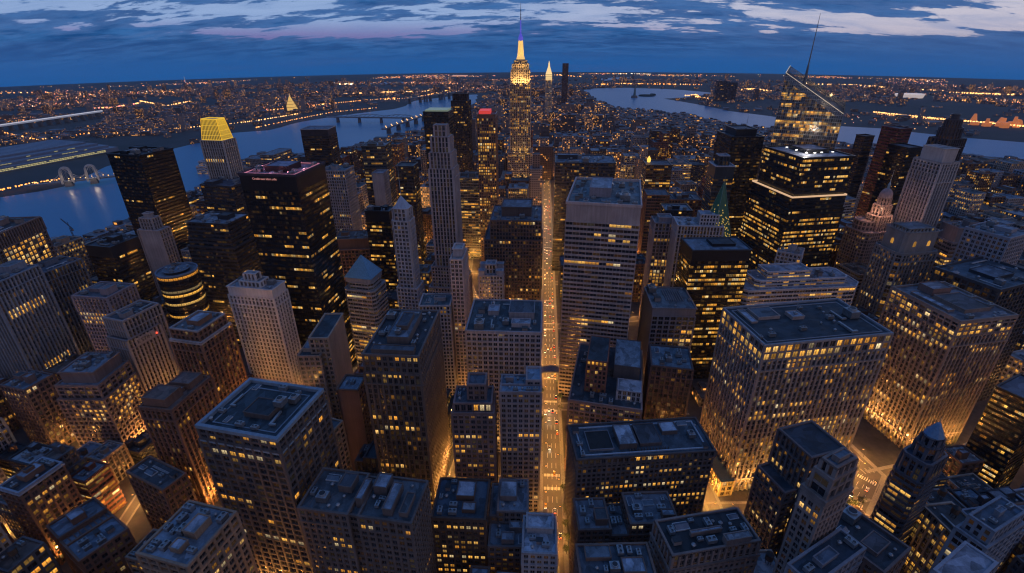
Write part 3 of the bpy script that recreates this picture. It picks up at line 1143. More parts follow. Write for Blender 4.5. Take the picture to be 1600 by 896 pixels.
t = stone_tower('tall dark grey pier-fronted tower with cluttered black roof left of the avenue', (566, 553), (655, 562), (685, 487), 145, (0.13, 0.11, 0.105), .1, .7,
                short='dark pier-fronted tower', rot=87, roofc=(0.03, 0.035, 0.045), vis=735, low=.8)
t.tier(0, 132, st={'*': 'piers', 'R': 'finegrid'}, roof=False, cornice=.6)
t.tier(132, 145, (.01, .99, .01, .99), st='grid')
t.block((.25, .85, .28, .68), 145, 5, 'penthouse', roofc=(0.12, .15, .19))
t.block((.4, .7, .36, .56), 150.6, 3, 'machine_deck', roofc=(0.05, .06, .08))
t.block((.03, .13, .1, .85), 145, 3.5, 'roof_ledge', roofc=(0.06, .07, .09))
t.unit('cooling_tower', t.wx * .33, t.wy * .5, 150.6, 0, .8)
t.unit('duct', t.wx * .76, t.wy * .4, 150.6, 1.57, .8)
t.clutter(12, blocks=False, avoid=[(.22, .88, .25, .71), (0, .15, .05, .9)])
t.panes(40, 'F', .03, rows=.7)
t.flood('R', 5, 24000, off=5)
t.done()

t = brick('brown infill block with bluish roof tucked left of the dark pier-fronted tower', (527, 608), (560, 614), (570, 588), 120, BROWN, .06,
          base=745, short='brown infill block', rot=87, roofc=(0.15, 0.19, 0.24))
t.tier(0, 120, st={'*': 'grid', 'F': 'solid'})
t.clutter(3, blocks=False)
t.done()

t = stone_tower('narrow tan building with plain ledge roof behind the square blue-edged roof tower', (475, 690), (505, 698), (537, 668), 115, TAN, .05,
                base=810, short='narrow tan ledge-roofed building', rot=80, roofc=(0.06, 0.08, 0.10))
t.tier(0, 115, st={'*': 'grid', 'F': 'solid'})
t.tier(115, 122, (.55, 1, 0, 1), st='grid')
t.clutter(2, top=0, blocks=False)
t.done()

t = stone_tower('grey setback building with dark teal roof and blank tan side wall', (460, 530), (512, 540), (533, 490), 140, TAN, .04,
                base=705, short='teal-roofed setback building', rot=87, roofc=TEAL)
t.tier(0, 122, (0, 1, .3, 1), st='grid')
t.tier(0, 140, (.1, 1, 0, .6), st={'*': 'grid', 'R': 'solid'})
t.clutter(4, top=0)
t.panes(8, 'F', .04)
t.done()

# ---- left middle
t = stone_tower('slender white stone tower with framed window bays and pale turret top, left of centre', (355, 448), (425, 457), (444, 440), 165, PALEST, .02,
                base=640, short='white framed-bay tower', rot=82, roofc=(0.20, 0.23, 0.27), vis=590)
t.tier(0, 156, st='piers', roof=False, cornice=.5)
t.tier(156, 165, st='solid')
t.tier(165, 172, (.2, .8, .3, .75), st='grid', par=.5)
t.tier(172, 180, (.35, .65, .42, .66), st='piers', par=.4)
t.clutter(5, top=0, blocks=False, avoid=[(.18, .82, .28, .77)])
t.done()

t = glassy('massive black glass tower with golden lit floors and pink-lit roof edge', (374, 273), (462, 279), (506, 256), 235, BLACK, .16, .97, run=13,
           base=610, short='pink-roofed black tower', rot=84, roofc=(0.16, 0.14, 0.19), vis=495, tint=(0.008, 0.009, 0.012), cat='skyscraper')
t.tier(0, 222, st='curtain', roof=False)
t.tier(222, 235, (-.004, 1.004, -.004, 1.004), st='solid', par=2.2)
pk = plain("pink_lamp", (0.3, 0.2, 0.25), 0.5, 0, (1.0, 0.33, 0.42), 0.4)
t.block((.3, .75, .3, .72), 235, 5, 'penthouse', roofc=(0.2, .2, .28))
mb = MB()
x0, x1, y0, y1 = 3.0, t.wx - 3, 3.0, t.wy - 3
for k in range(4):
    z = 236.4 * t.k
    a, b = [((x0, y0), (x1, y0)), ((x1, y0), (x1, y1)), ((x1, y1), (x0, y1)), ((x0, y1), (x0, y0))][k]
    mb.tube((*a, z), (*b, z), .35, 5)
ld = bpy.data.lights.new("pink_glow", 'POINT')
ld.energy, ld.color, ld.shadow_soft_size = 900, (1, .32, .42), .6
for fx, fy in ((.12, .2), (.12, .5), (.12, .8), (.5, .12), (.85, .5), (.5, .88)):
    link('pink_glow', ld, t.root, (t.wx * fx, t.wy * fy, 235 * t.k + 4))
mb.build('light_strip', t.root, pk)
text_part('lettering', "Credit tuss klari otfis", 2.7, .12, plain("sign_lamp", (0.4, 0.2, 0.2), 0.5, 0, (1.0, 0.42, 0.36), .32), t.root,
          (-0.9, t.wy * .55, 231.6 * t.k), (rad(90), 0, rad(-90)), 'CENTER')
t.clutter(7, blocks=False, avoid=[(.27, .78, .27, .75)])
t.panes(90, 'FR', .03, rows=.97)
t.done(wall_mat((0.06, 0.055, 0.075)))

t = glassy('very tall plain black slab tower standing against the river on the left', (168, 242), (218, 246), (270, 233), 255, BLACK, .06, .98, run=13,
           base=462, short='black riverside slab', rot=79, roofc=(0.02, 0.022, 0.028), vis=400, tint=(0.007, 0.008, 0.011), cat='skyscraper')
t.tier(0, 255, st='curtain', par=2)
t.clutter(4)
t.done()

t = stone_tower('slim pale stepped tower leaning against the foot of the black riverside slab', (214, 361), (248, 362), (256, 352), 170, (0.40, 0.36, 0.37), .02,
                base=525, short='slim pale stepped tower', rot=84, dep=15, roofc=(0.2, 0.2, 0.22), vis=435)
t.tier(0, 170, st={'*': 'piers', 'F': 'solid'})
t.tier(170, 186, (.2, .9, .28, .85), st='piers')
t.tier(186, 192, (.35, .75, .4, .7), st='solid')
t.panes(6, 'F', .03)
t.done()

t = glassy('round black glass tower ringed by bands of golden windows', (258, 405), (292, 425), (327, 405), 150, BLACK, .6, .9, run=16,
           base=585, short='round black tower', rot=80, wid=36, dep=36, roofc=(0.10, 0.13, 0.17), vis=475, tint=(0.008, 0.009, 0.012))
t.ox, t.oy = t.loc(-18, -6)
t.root.location.x, t.root.location.y = t.ox, t.oy
t.tier(0, 150, st='mullion', n=28, par=1.6)
t.tier(150, 153, (.18, .82, .18, .82), st='solid', n=20, par=.4)
t.clutter(4, blocks=False)
t.done(wall_mat((0.15, 0.19, 0.25)))

t = glassy('dark boxy tower with broad black crown band left of the round black tower', (132, 372), (172, 388), (217, 360), 175, (0.035, 0.035, 0.04), .14, .8,
           base=530, short='dark black-crowned tower', rot=80, dep=40, wid=36, roofc=(0.045, 0.055, 0.07), vis=485, tint=(0.01, 0.011, 0.014))
t.tier(0, 158, st='mullion', roof=False)
t.tier(158, 175, (0, 1, 0, 1), st='solid')
t.clutter(4)
t.panes(40, 'FR', .12, rows=.85)
t.done()

t = glassy('stepped dark tower with pale flat terraces just left of the pink-roofed black tower', (290, 348), (355, 352), (390, 335), 180, (0.05, 0.05, 0.058), .09, .9,
           base=545, short='stepped dark terrace tower', rot=83, roofc=(0.15, 0.17, 0.21), vis=420, tint=(0.01, 0.011, 0.014))
t.tier(0, 150, (-.1, 1, -.08, 1.05), st='curtain')
t.tier(150, 160, (-.04, 1, -.02, 1.02), st='bands')
t.tier(160, 180, st='mullion')
t.clutter(4)
t.done()
t2 = glassy('dark block with thin gold floor lines rising behind the stepped dark terrace tower', (297, 293), (345, 300), (385, 285), 205, (0.05, 0.05, 0.06), .07, .9,
            base=500, short='dark gold-lined block', rot=80, roofc=(0.07, 0.08, 0.11), vis=335)
t2.ox, t2.oy = t2.loc(16, 0)
t2.root.location.x, t2.root.location.y = t2.ox, t2.oy
t2.tier(0, 205, st='bands')
t2.clutter(3)
t2.done()

t = T('gold_crowned_tower', 'pale ribbed tower with sloping golden floodlit crown beside the river', (314, 219), (347, 221), (366, 216), 222, (0.38, 0.36, 0.36), .06, .9,
      short='gold-crowned tower', rot=84, roofc=(0.1, 0.1, 0.1), vis=280, cat='skyscraper')
t.tier(0, 222, st='ribs', par=.4)
t.panes(40, 'F', 0, bands=[('F', 5, .1, .95, .8), ('F', 14, .1, .95, .8), ('F', 20, .1, .95, .8)])
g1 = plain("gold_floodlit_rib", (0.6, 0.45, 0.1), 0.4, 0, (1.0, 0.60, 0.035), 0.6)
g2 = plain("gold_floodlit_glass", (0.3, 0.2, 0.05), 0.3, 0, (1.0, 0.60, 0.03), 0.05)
mb = MB()
a = [(1, 1), (t.wx - 1, 1), (t.wx - 1, t.wy - 1), (1, t.wy - 1)]
b = [(t.wx * .18, t.wy * .15), (t.wx * .82, t.wy * .15), (t.wx * .82, t.wy * .85), (t.wx * .18, t.wy * .85)]
mb.prism(a, 222.5, b, 247)
mb.build('crown', t.root, g2)
mb = MB()
for k in range(4):
    A, B, A2, B2 = Vector(a[k]), Vector(a[(k + 1) % 4]), Vector(b[k]), Vector(b[(k + 1) % 4])
    for j in range(13):
        f = j / 12
        p, q = A.lerp(B, f), A2.lerp(B2, f)
        mb.tube((p.x, p.y, 222.4), (q.x, q.y, 247.8), .34, 4)
    for f in (0, .22, .45, .7, 1):
        p, q = A.lerp(A2, f), B.lerp(B2, f)
        z = 222.5 + 24.5 * f
        mb.tube((p.x, p.y, z), (q.x, q.y, z), .8 if f in (0, 1) else .3, 4)
mb.build('crown_ribs', t.root, g1)
t.done()

t = T('river_terrace_building', 'low white lit pier building at the water edge left of the gold-crowned tower', (307, 258), (318, 261), (323, 256), 22, PALEST, .4, .3,
      short='riverside pier building', rot=80, roofc=(0.2, 0.2, 0.22), vis=262, wid=26, dep=50, warm=.05)
t.tier(0, 22, st='bands')
t.tier(22, 34, (.2, .8, .1, .9), st='bands')
t.done()

t = brick('brown stone tower glowing with a grid of lit upper windows at the left edge', (-30, 378), (62, 340), (48, 329), 160, (0.20, 0.15, 0.14), .1,
          short='window-grid brown tower', dep=34, roofc=(0.05, 0.05, 0.06), vis=430, low=0)
t.tier(0, 146, st='big', roof=False, cornice=.8)
t.tier(146, 160, st='ribs')
t.clutter(4)
t.panes(98, 'F', .0, bands=[('F', j, .25, .98, .82) for j in range(0, 7)])
t.done()

t = stone_tower('wide slab with blue-white vertical ribs and a double row of lit windows, left edge', (-18, 449), (59, 416), (45, 405), 155, BLUEG, .02,
                base=600, short='blue-white ribbed slab', dep=34, roofc=(0.10, 0.13, 0.17), vis=570)
t.tier(0, 155, st='ribs')
t.clutter(5)
t.panes(60, 'F', 0, bands=[('F', 6, .1, .9, .85), ('F', 7, .15, .92, .85), ('F', 20, .3, .95, .8), ('F', 21, .3, .9, .8)])
t.done()
t = stone_tower('dark blue-grey ribbed slab set back beside the blue-white ribbed slab', (67, 428), (126, 406), (115, 398), 150, (0.13, 0.15, 0.19), .03,
                base=560, short='dark ribbed slab', dep=30, roofc=(0.06, 0.07, 0.09), vis=540)
t.tier(0, 150, st='ribs')
t.clutter(4)
t.panes(10, 'F', .01)
t.done()
t = brick('tan block with one side of glowing orange windows behind the ribbed slabs', (88, 386), (128, 372), (118, 362), 130, TAN, .3,
          base=450, short='orange-windowed tan block', dep=34, roofc=(0.08, 0.08, 0.09), vis=440)
t.tier(0, 130, st={'*': 'grid', 'R': 'solid'})
t.clutter(3)
t.done()
t = stone_tower('purple-grey building with bright light between its tall piers near the left edge', (118, 452), (167, 467), (182, 450), 120, (0.24, 0.2, 0.22), .05,
                base=630, short='bright-pier purple-grey building', rot=85, dep=30, wid=36, roofc=(0.09, 0.1, 0.12), vis=515)
t.tier(0, 104, st='finegrid', roof=False)
t.tier(104, 120, st='piers', cornice=.9)
t.panes(50, 'FR', 0, bands=[('F', j, 0, 1, .9) for j in range(3)] + [('R', j, 0, 1, .9) for j in range(3)])
t.clutter(4)
t.done()

t = stone_tower('grey twin-winged tower of close vertical ribs with small lettered sign', (168, 500), (188, 509), (243, 476), 160, (0.27, 0.25, 0.26), .01,
                base=660, short='lettered ribbed tower', rot=75, wid=26, roofc=(0.06, 0.06, 0.07), vis=620)
t.tier(0, 160, (.12, 1, .12, 1), st='ribs', par=2.0)
t.tier(0, 136, (0, .8, 0, .9), st='ribs', par=1.0)
pl = MB()
pl.box(t.wx * .14, t.wx * .62, -1.55, -1.05, 124 * t.k, 124 * t.k + 7, bottom=True)
po = pl.build('sign_board', t.root, wall_mat((0.3, 0.28, 0.29)))
text_part('lettering', "E STIH", 5.0, .15, plain("sign_letters", (0.03, 0.03, 0.035), 0.5), po, (t.wx * .18, -1.6, 124 * t.k + 1.6), (rad(90), 0, 0))
mb = MB()
mb.prism(ngon_pts(0, 0, 1.0, 10), 0, ngon_pts(0, 0, .6, 10), 1.3)
o = mb.build('sign_lamp', t.root, plain("red_lamp", (0.3, 0.02, 0.02), .4, 0, (1, .10, .05), 1.6))
o.location = (t.wx * .66, -1.7, 124 * t.k + 2)
t.clutter(3, top=0)
t.flood('R', 3, 26000, b=.6)
t.done()

t = brick('brown ribbed tower with white setback crown and amber-lit foot', (262, 512), (310, 527), (353, 488), 150, (0.23, 0.13, 0.09), .05,
          base=710, short='amber-footed brown tower', rot=81, roofc=(0.10, 0.12, 0.14), vis=690, low=3.5)
t.tier(0, 139, st='piers', par=.6, cornice=1.2)
t.tier(139, 150, (.05, .95, .05, .95), st='grid')
t.block((.3, .75, .25, .65), 150, 4, roofc=PALER)
t.clutter(4, blocks=False, avoid=[(.28, .77, .23, .67)])
t.panes(30, 'R', .015)
t.flood('R', 5, 30000)
t.done(wall_mat((0.36, 0.34, 0.35)))

t = brick('wide brown building with boxy brown penthouses right of the lettered ribbed tower', (220, 632), (270, 650), (325, 587), 135, (0.20, 0.115, 0.085), .07,
          base=805, short='boxy-penthouse brown building', rot=82, roofc=(0.12, 0.085, 0.075), vis=780, low=2.5)
t.tier(0, 135, st='piers', cornice=.9)
t.block((.05, .45, .2, .95), 135, 7, roofc=(0.11, 0.075, 0.065))
t.block((.6, .95, .15, .8), 135, 5, roofc=(0.12, 0.08, 0.07))
t.block((.48, .57, .3, .8), 135, 3, roofc=PALER)
t.clutter(4, blocks=False, avoid=[(.03, .97, .13, .97)])
t.panes(20, 'FR', .02)
t.flood('R', 5, 27000)
t.done()

t = brick('stepped purple-brown building with pale roof panels and a lit block of upper windows', (80, 585), (150, 597), (190, 545), 120, (0.20, 0.155, 0.15), .06,
          base=720, short='stepped purple-brown building', rot=79, roofc=(0.14, 0.17, 0.21), vis=690, low=1.0)
t.tier(0, 88, (-.06, 1, -.06, 1.05), st='grid', par=1.0)
t.tier(88, 106, st='big', cornice=.6)
t.tier(106, 120, (.12, .95, .1, .92), st='solid')
t.clutter(6)
t.panes(60, 'FR', 0, bands=[('R', j, .2, .95, .75) for j in range(0, 6)] + [('F', j, .3, 1, .4) for j in range(1, 5)])
t.flood('R', 3, 18000)
t.done()
t = brick('brown flat-roofed building with scattered lit windows at the left edge', (2, 600), (40, 618), (80, 582), 100, (0.18, 0.13, 0.12), .12,
          base=715, short='left-edge brown building', rot=80, roofc=(0.13, 0.17, 0.22), vis=690)
t.tier(0, 100, st='grid')
t.clutter(5)
t.panes(20, 'FR', .06)
t.done()

# ---- centre left
t = T('art_deco_skyscraper', 'tall slender grey art deco tower with ribbed shaft and stepped crown', (669, 239), (705, 240), (714, 234), 231, (0.34, 0.30, 0.31), .004,
      short='ribbed art deco tower', rot=87, roofc=(0.15, 0.15, 0.17), vis=420, cat='skyscraper')
t.tier(0, 84, (-.35, 1.9, -.2, 1.35), st='finegrid')
t.tier(84, 108, (-.2, 1.5, -.15, 1.2), st='finegrid')
t.tier(108, 215, st='ribs', par=.8)
t.tier(215, 231, (.06, .94, .06, .94), st='ribs', par=.6)
t.tier(231, 246, (.18, .82, .14, .86), st='ribs', par=.5)
t.tier(246, 257, (.3, .7, .26, .74), st='piers', par=.4)
t.done()

t = stone_tower('pale white gothic tower with pointed cap left of the ribbed art deco tower', (614, 362), (640, 364), (650, 357), 165, (0.46, 0.45, 0.49), .02,
                short='pointed white gothic tower', rot=86, roofc=(0.2, 0.24, 0.3), vis=470)
t.tier(0, 105, (-.12, 1.1, -.12, 1.1), st='finegrid')
t.tier(105, 176, st='finegrid', ch=1.5, par=.8)
t.tier(176, 188, (.08, .92, .08, .92), st='piers', ch=1.5, par=.5)
mb = MB()
mb.prism([(t.wx * .12, t.wy * .12), (t.wx * .88, t.wy * .12), (t.wx * .88, t.wy * .88), (t.wx * .12, t.wy * .88)], 188.3,
         [(t.wx * .47, t.wy * .47), (t.wx * .53, t.wy * .47), (t.wx * .53, t.wy * .53), (t.wx * .47, t.wy * .53)], 199)
mb.tube((t.wx / 2, t.wy / 2, 199), (t.wx / 2, t.wy / 2, 230), .3, 5, .05)
mb.build('pointed_cap', t.root, wall_mat((0.30, 0.36, 0.45)))
t.done()

t = stone_tower('grey octagonal-topped tower with blue pyramid roof and lit ribbon floors', (535, 440), (582, 448), (602, 428), 160, (0.30, 0.29, 0.31), .12, .85,
                base=585, short='blue pyramid-roofed tower', rot=82, roofc=(0.16, 0.18, 0.21), vis=555)
t.tier(0, 148, st='bands', ch=3, par=.8)
t.tier(148, 160, (.08, .92, .08, .92), st='bands', ch=4, par=.6)
t.tier(160, 167, (.08, .92, .08, .92), st='solid', par=.4)
mb = MB()
a = [(t.wx * .06, t.wy * .06), (t.wx * .94, t.wy * .06), (t.wx * .94, t.wy * .94), (t.wx * .06, t.wy * .94)]
mb.prism(a, 167.4 * t.k, [(t.wx * .49, t.wy * .49), (t.wx * .51, t.wy * .49), (t.wx * .51, t.wy * .51), (t.wx * .49, t.wy * .51)], 198 * t.k)
for k in range(4):
    p = Vector(a[k])
    mb.tube((p.x, p.y, 167.4 * t.k), (t.wx * .5, t.wy * .5, 198.6 * t.k), .35, 4)
mb.build('pyramid_roof', t.root, plain("blue_copper", (0.12, 0.30, 0.48), .5))
t.panes(30, 'FR', .05, rows=.9)
t.flood('R', 3, 18000)
t.done()

t = glassy('black tower with close golden floor bands right of the blue pyramid-roofed tower', (570, 330), (608, 333), (616, 324), 185, BLACK, .3, .85,
           base=520, short='gold-banded black tower', rot=86, roofc=(0.06, 0.10, 0.14), vis=440, tint=(0.008, 0.009, 0.012), low=1.0)
t.tier(0, 172, st='mullion', roof=False)
t.tier(172, 185, st='solid')
t.clutter(3)
t.done()

t = brick('squat terracotta block with lamplit ledge behind the blue pyramid-roofed tower', (522, 372), (583, 380), (580, 358), 112, (0.26, 0.14, 0.09), .03,
          short='terracotta ledge block', rot=88, roofc=(0.09, 0.08, 0.08))
t.tier(0, 100, (-.15, 1, -.05, 1.05), st='grid')
t.tier(100, 112, st='solid')
t.clutter(3, top=1)
t.done()

t = glassy('office block with pale green-gold lit floor ribbons right of the art deco tower', (708, 277), (751, 279), (753, 266), 185, (0.20, 0.20, 0.20), .6, .9,
           base=405, short='ribbon-lit office block', rot=88, dep=34, roofc=(0.12, 0.15, 0.19), vis=370)
t.tier(0, 185, st='bands')
t.clutter(4)
t.done()

t = brick('broad dark brown stepped block along the left side of the avenue', (766, 345), (846, 347), (846, 323), 150, (0.13, 0.095, 0.085), .06,
          short='dark avenue-side stepped block', rot=89, roofc=(0.12, 0.14, 0.18), vis=470, low=1.0)
t.tier(0, 128, (-.06, 1, 0, 1.12), st='finegrid')
t.tier(128, 150, st='finegrid')
t.tier(150, 160, (.3, .9, .2, .8), st='solid')
t.clutter(9, top=1, blocks=False, avoid=[(.28, .92, .18, .82)])
t.done()

t = stone_tower('pale grey wide building with teal roof against the avenue, centre', (728, 517), (846, 522), (846, 472), 125, (0.31, 0.30, 0.33), .04,
                short='teal-roofed wide grey building', rot=89, roofc=(0.045, 0.065, 0.08), vis=575)
t.tier(0, 125, st='grid', cornice=.7)
t.block((.4, .8, .1, .45), 125, 6, roofc=SLATE)
t.block((.5, .7, .6, .75), 125, 4, roofc=PALER)
t.block((.15, .3, .15, .4), 125, 3.5, roofc=PALER)
t.clutter(12, blocks=False, avoid=[(.38, .82, .08, .47), (.48, .72, .58, .77), (.13, .32, .13, .42)])
t.panes(8, 'F', .01)
t.done()

t = brick('stepped brown building with gridded lit facade and dark tower block on its roof', (706, 632), (772, 634), (772, 606), 112, (0.20, 0.15, 0.15), .12,
          short='roof-tower brown building', rot=90, roofc=(0.06, 0.075, 0.10), vis=745)
t.tier(0, 106, (-.1, 1, 0, 1), st='grid', cornice=.6)
t.tier(106, 112, (.05, 1, .05, .95), st='piers')
t.tier(112, 124, (.3, .95, .2, .62), st='grid')
t.clutter(4, top=1, blocks=False, avoid=[(.28, .97, .18, .64)])
t.panes(44, 'F', .12, rows=.4)
t.flood('L', 3, 20000, off=6)
t.done()

t = stone_tower('grey gridded building with pale blue roof deck beside the avenue', (782, 614), (845, 614), (844, 583), 115, (0.26, 0.235, 0.25), .05,
                short='blue-decked grey building', rot=91, roofc=(0.14, 0.20, 0.27), vis=745)
t.tier(0, 115, (0, .35, 0, 1), st='grid', cornice=.5)
t.tier(0, 119, (.35, 1, 0, .35), st='grid')
t.tier(0, 112, (.35, 1, .35, 1), st='grid')
t.clutter(4, top=0, blocks=False)
t.clutter(4, top=2)
t.panes(12, 'F', .02)
t.done()

t = stone_tower('pale square-windowed mid-rise in front of the ribbed art deco tower', (655, 478), (704, 480), (706, 460), 105, (0.38, 0.35, 0.36), .05,
                short='pale square-windowed mid-rise', rot=90, roofc=(0.07, 0.10, 0.12), vis=545)
t.tier(0, 105, st='finegrid')
t.clutter(4)
t.done()
t = stone_tower('thin cream wing with square windows right of the ribbed art deco tower', (704, 405), (722, 407), (731, 380), 150, (0.44, 0.38, 0.38), .03,
                short='thin cream wing', rot=89, roofc=(0.2, 0.2, 0.2), vis=520, wid=11, dep=28)
t.tier(0, 150, st='finegrid')
t.tier(150, 157, (.3, .8, .1, .9), st='solid')
t.done()
t = stone_tower('pale crenellated tower top beside the glowing side street left of the avenue', (748, 432), (785, 432), (785, 414), 108, (0.40, 0.38, 0.41), .04,
                short='pale crenellated tower', rot=91, dep=24, roofc=(0.16, 0.18, 0.22), vis=475)
t.tier(0, 108, st='finegrid')
for a, b in ((0, 0), (.78, 0), (.78, .76), (0, .76)):
    t.tier(108, 114, (a, a + .22, b, b + .24), st='solid', par=.3)
t.tier(108, 118, (.28, .72, .3, .7), st='piers')
t.done()

t = glassy('tower with glowing orange window grid and red-lit top left of the spired landmark', (745, 180), (774, 180), (775, 170), 240, (0.16, 0.1, 0.08), .55, .35,
           short='orange-grid tower', rot=91, dep=34, roofc=(0.1, 0.05, 0.05), vis=248, warm=.05)
t.tier(0, 236, st='finegrid', roof=False)
t.tier(236, 240, st='solid')
mb = MB()
mb.box(t.wx * .1, t.wx * .9, t.wy * .3, t.wy * .9, 240.01, 245)
mb.build('red_beacon_box', t.root, plain("red_sign_light", (0.3, 0.03, 0.03), .5, 0, (1.0, .08, .06), .5))
t.done()
t = glassy('dark tower with white-edged flat top and lit bands on the far riverbank side', (460, 200), (512, 203), (519, 188), 200, (0.04, 0.04, 0.05), .16, .85,
           base=350, short='white-edged dark tower', rot=92, wid=52, dep=44, roofc=(0.1, 0.13, 0.18), vis=255, tint=(0.01, 0.011, 0.015))
t.tier(0, 188, st='mullion', roof=False)
t.tier(188, 200, st='solid')
t.done(wall_mat((0.35, 0.37, 0.42)))
t = glassy('gold-lit banded office tower midway between the white-edged dark tower and art deco tower', (565, 229), (601, 229), (606, 221), 195, (0.09, 0.085, 0.08), .42, .6,
           short='gold-lit banded office tower', rot=92, dep=36, roofc=(0.2, 0.2, 0.22), vis=280)
t.tier(0, 195, st='bands')
t.clutter(3)
t.done()
t = glassy('black tower with pale greenish lit penthouse floor behind the art deco tower', (665, 174), (700, 176), (706, 168), 238, (0.03, 0.035, 0.04), .16, .8,
           short='green-topped black tower', rot=88, dep=36, roofc=(0.1, 0.14, 0.14), vis=230)
t.tier(0, 230, st='curtain', roof=False)
t.tier(230, 238, st='bands')
mb = MB()
mb.box(2, t.wx - 2, 2, t.wy - 2, 238.02, 241)
mb.build('lit_penthouse', t.root, plain("green_white_lamp", (.3, .35, .3), .5, 0, (.75, .95, .55), .12))
t.done()
t = glassy('tall dark tower with pale orange lit cap left of the spired landmark', (706, 152), (732, 153), (735, 145), 268, (0.035, 0.035, 0.045), .1, .7,
           base=345, short='orange-capped dark tower', rot=89, dep=28, roofc=(0.1, 0.1, 0.1), vis=235)
t.tier(0, 262, st='curtain', par=0)
t.tier(262, 275, (.12, .88, .12, .88), st='piers')
mb = MB()
mb.box(t.wx * .1, t.wx * .9, t.wy * .1, t.wy * .9, 275.4, 276.5)
mb.build('lit_cap', t.root, plain("orange_cap_lamp", (.4, .25, .2), .5, 0, (1, .45, .25), .45))
t.done()
t = stone_tower('greyish finely gridded tower right of the pink-roofed black tower', (506, 265), (538, 268), (545, 258), 178, (0.30, 0.29, 0.32), .05,
                short='fine-gridded grey tower', rot=87, dep=30, roofc=(0.1, 0.13, 0.17), vis=335)
t.tier(0, 178, st='finegrid')
t.clutter(2)
t.done()
t = glassy('dark narrow block with sparse gold windows left of the ribbed art deco tower', (622, 258), (645, 261), (651, 254), 178, (0.05, 0.045, 0.05), .18, .6,
           short='sparse-gold narrow block', rot=88, dep=26, roofc=(0.05, 0.06, 0.07), vis=330)
t.tier(0, 178, st='mullion')
t.done()
t = stone_tower('blank pale blue-grey slab end standing among lower roofs left of the gothic tower', (578, 274), (598, 272), (602, 266), 150, (0.30, 0.32, 0.38), .02,
                base=430, short='blank pale slab', rot=88, dep=24, roofc=(0.2, 0.22, 0.26), vis=325)
t.tier(0, 150, st={'*': 'finegrid', 'F': 'solid'})
t.done()

# ---- right of the avenue
t = stone_tower('tall wide mauve-grey tower of long window ribbons right of the avenue, centre', (885, 322), (1001, 322), (1001, 285), 205, (0.48, 0.39, 0.37), .05, .8,
                short='mauve ribbon-window tower', rot=89, roofc=(0.10, 0.13, 0.15), vis=545, cat='skyscraper', tint=(0.012, 0.014, 0.022))
t.tier(0, 190, st='bands', roof=False)
t.tier(190, 205, st='solid', par=2.4)
t.block((.3, .75, .42, .72), 205, 8, 'penthouse', mat=wall_mat((0.3, 0.27, 0.3)), roofc=PALER)
t.clutter(10, blocks=False, avoid=[(.27, .78, .39, .75)])
t.unit('antenna', t.wx * .9, t.wy * .15, 205.01, 0, 2.2)
t.unit('antenna', t.wx * .9, t.wy * .35, 205.01, 0, 2.4)
t.panes(14, 'F', 0, bands=[('F', 0, .35, 1, .75), ('F', 2, .4, .98, .6), ('F', 3, .6, .98, .3), ('F', 8, .02, .85, .85), ('F', 17, .1, .5, .3), ('F', 22, .3, .8, .4), ('F', 26, .1, .5, .3)])
t.done()

t = brick('low wide building with a brick penthouse tower on its dark roof right of the avenue', (888, 632), (1000, 636), (1006, 550), 75, (0.24, 0.17, 0.155), .12,
          short='brick-penthouse low building', rot=88, roofc=(0.035, 0.05, 0.065), vis=660, low=1.5)
t.tier(0, 75, st='grid', cornice=.9)
t.block((.18, .62, .52, .8), 75, 30, 'brick_penthouse', mat=wall_mat((0.20, 0.09, 0.065)), roofc=TEAL, st='finegrid')
t.block((.45, .95, .04, .42), 75, 13, 'penthouse', mat=wall_mat((0.10, 0.1, 0.11)), roofc=(0.14, 0.19, 0.24))
t.block((.12, .3, .02, .34), 75, 9, 'penthouse', mat=wall_mat((0.40, 0.40, 0.44)), roofc=(0.25, .28, .33), st='piers')
t.clutter(8, blocks=False, avoid=[(.15, .65, .5, .83), (.1, 1, 0, .45)])
t.panes(26, 'F', .1)
t.flood('F', 5, 9000, off=5, z=5)
t.done()

t = brick('dark brown ribbed block right of the brick-penthouse low building', (1018, 575), (1080, 577), (1078, 545), 88, (0.12, 0.085, 0.08), .05,
          short='dark brown ribbed block', rot=88, roofc=(0.12, 0.16, 0.20), vis=650)
t.tier(0, 88, st='piers')
t.clutter(4, blocks=False)
t.done()

t = stone_tower('broad dark stone building with white-framed sunken roof court, lower right of the avenue', (903, 720), (1113, 705), (1088, 653), 110, (0.115, 0.10, 0.10), .16, .4,
                base=830, short='sunken-court roof building', rot=96, roofc=(0.05, 0.07, 0.09), vis=830)
t.tier(0, 104, st='finegrid', roof=False, cornice=1.0)
t.tier(104, 110, (-.01, 1.01, -.005, 1.005), st='piers')
t.ring([(3, 4), (t.wx - 3, 4), (t.wx - 3, t.wy - 4), (3, t.wy - 4)], 110.01, 110.9, .4, .4).data.materials[0] = plain('pale_blue_coping', (.34, .40, .47), .6)
t.block((.2, .75, .72, .9), 110, 1.5, 'court_frame', mat=wall_mat((0.2, .22, .26)), roofc=(0.015, .018, .02))
t.block((.2, .8, .55, .68), 110, 4.5, 'penthouse', roofc=(0.24, .29, .35))
t.block((.25, .85, .36, .52), 110, 2.5, 'penthouse', roofc=(0.055, .065, .08))
t.block((.55, .85, .2, .32), 110, 3, 'penthouse', roofc=(0.22, .27, .33))
for k in range(14):
    t.trim.box(t.wx * .12, t.wx * .16, t.wy * (.32 + .022 * k), t.wy * (.32 + .022 * k) + .5, 110.01 * t.k, 110.01 * t.k + 1.990)
t.clutter(6, blocks=False, avoid=[(.1, .9, .18, .92)])
t.panes(70, 'F', .2, rows=.4)
t.done()

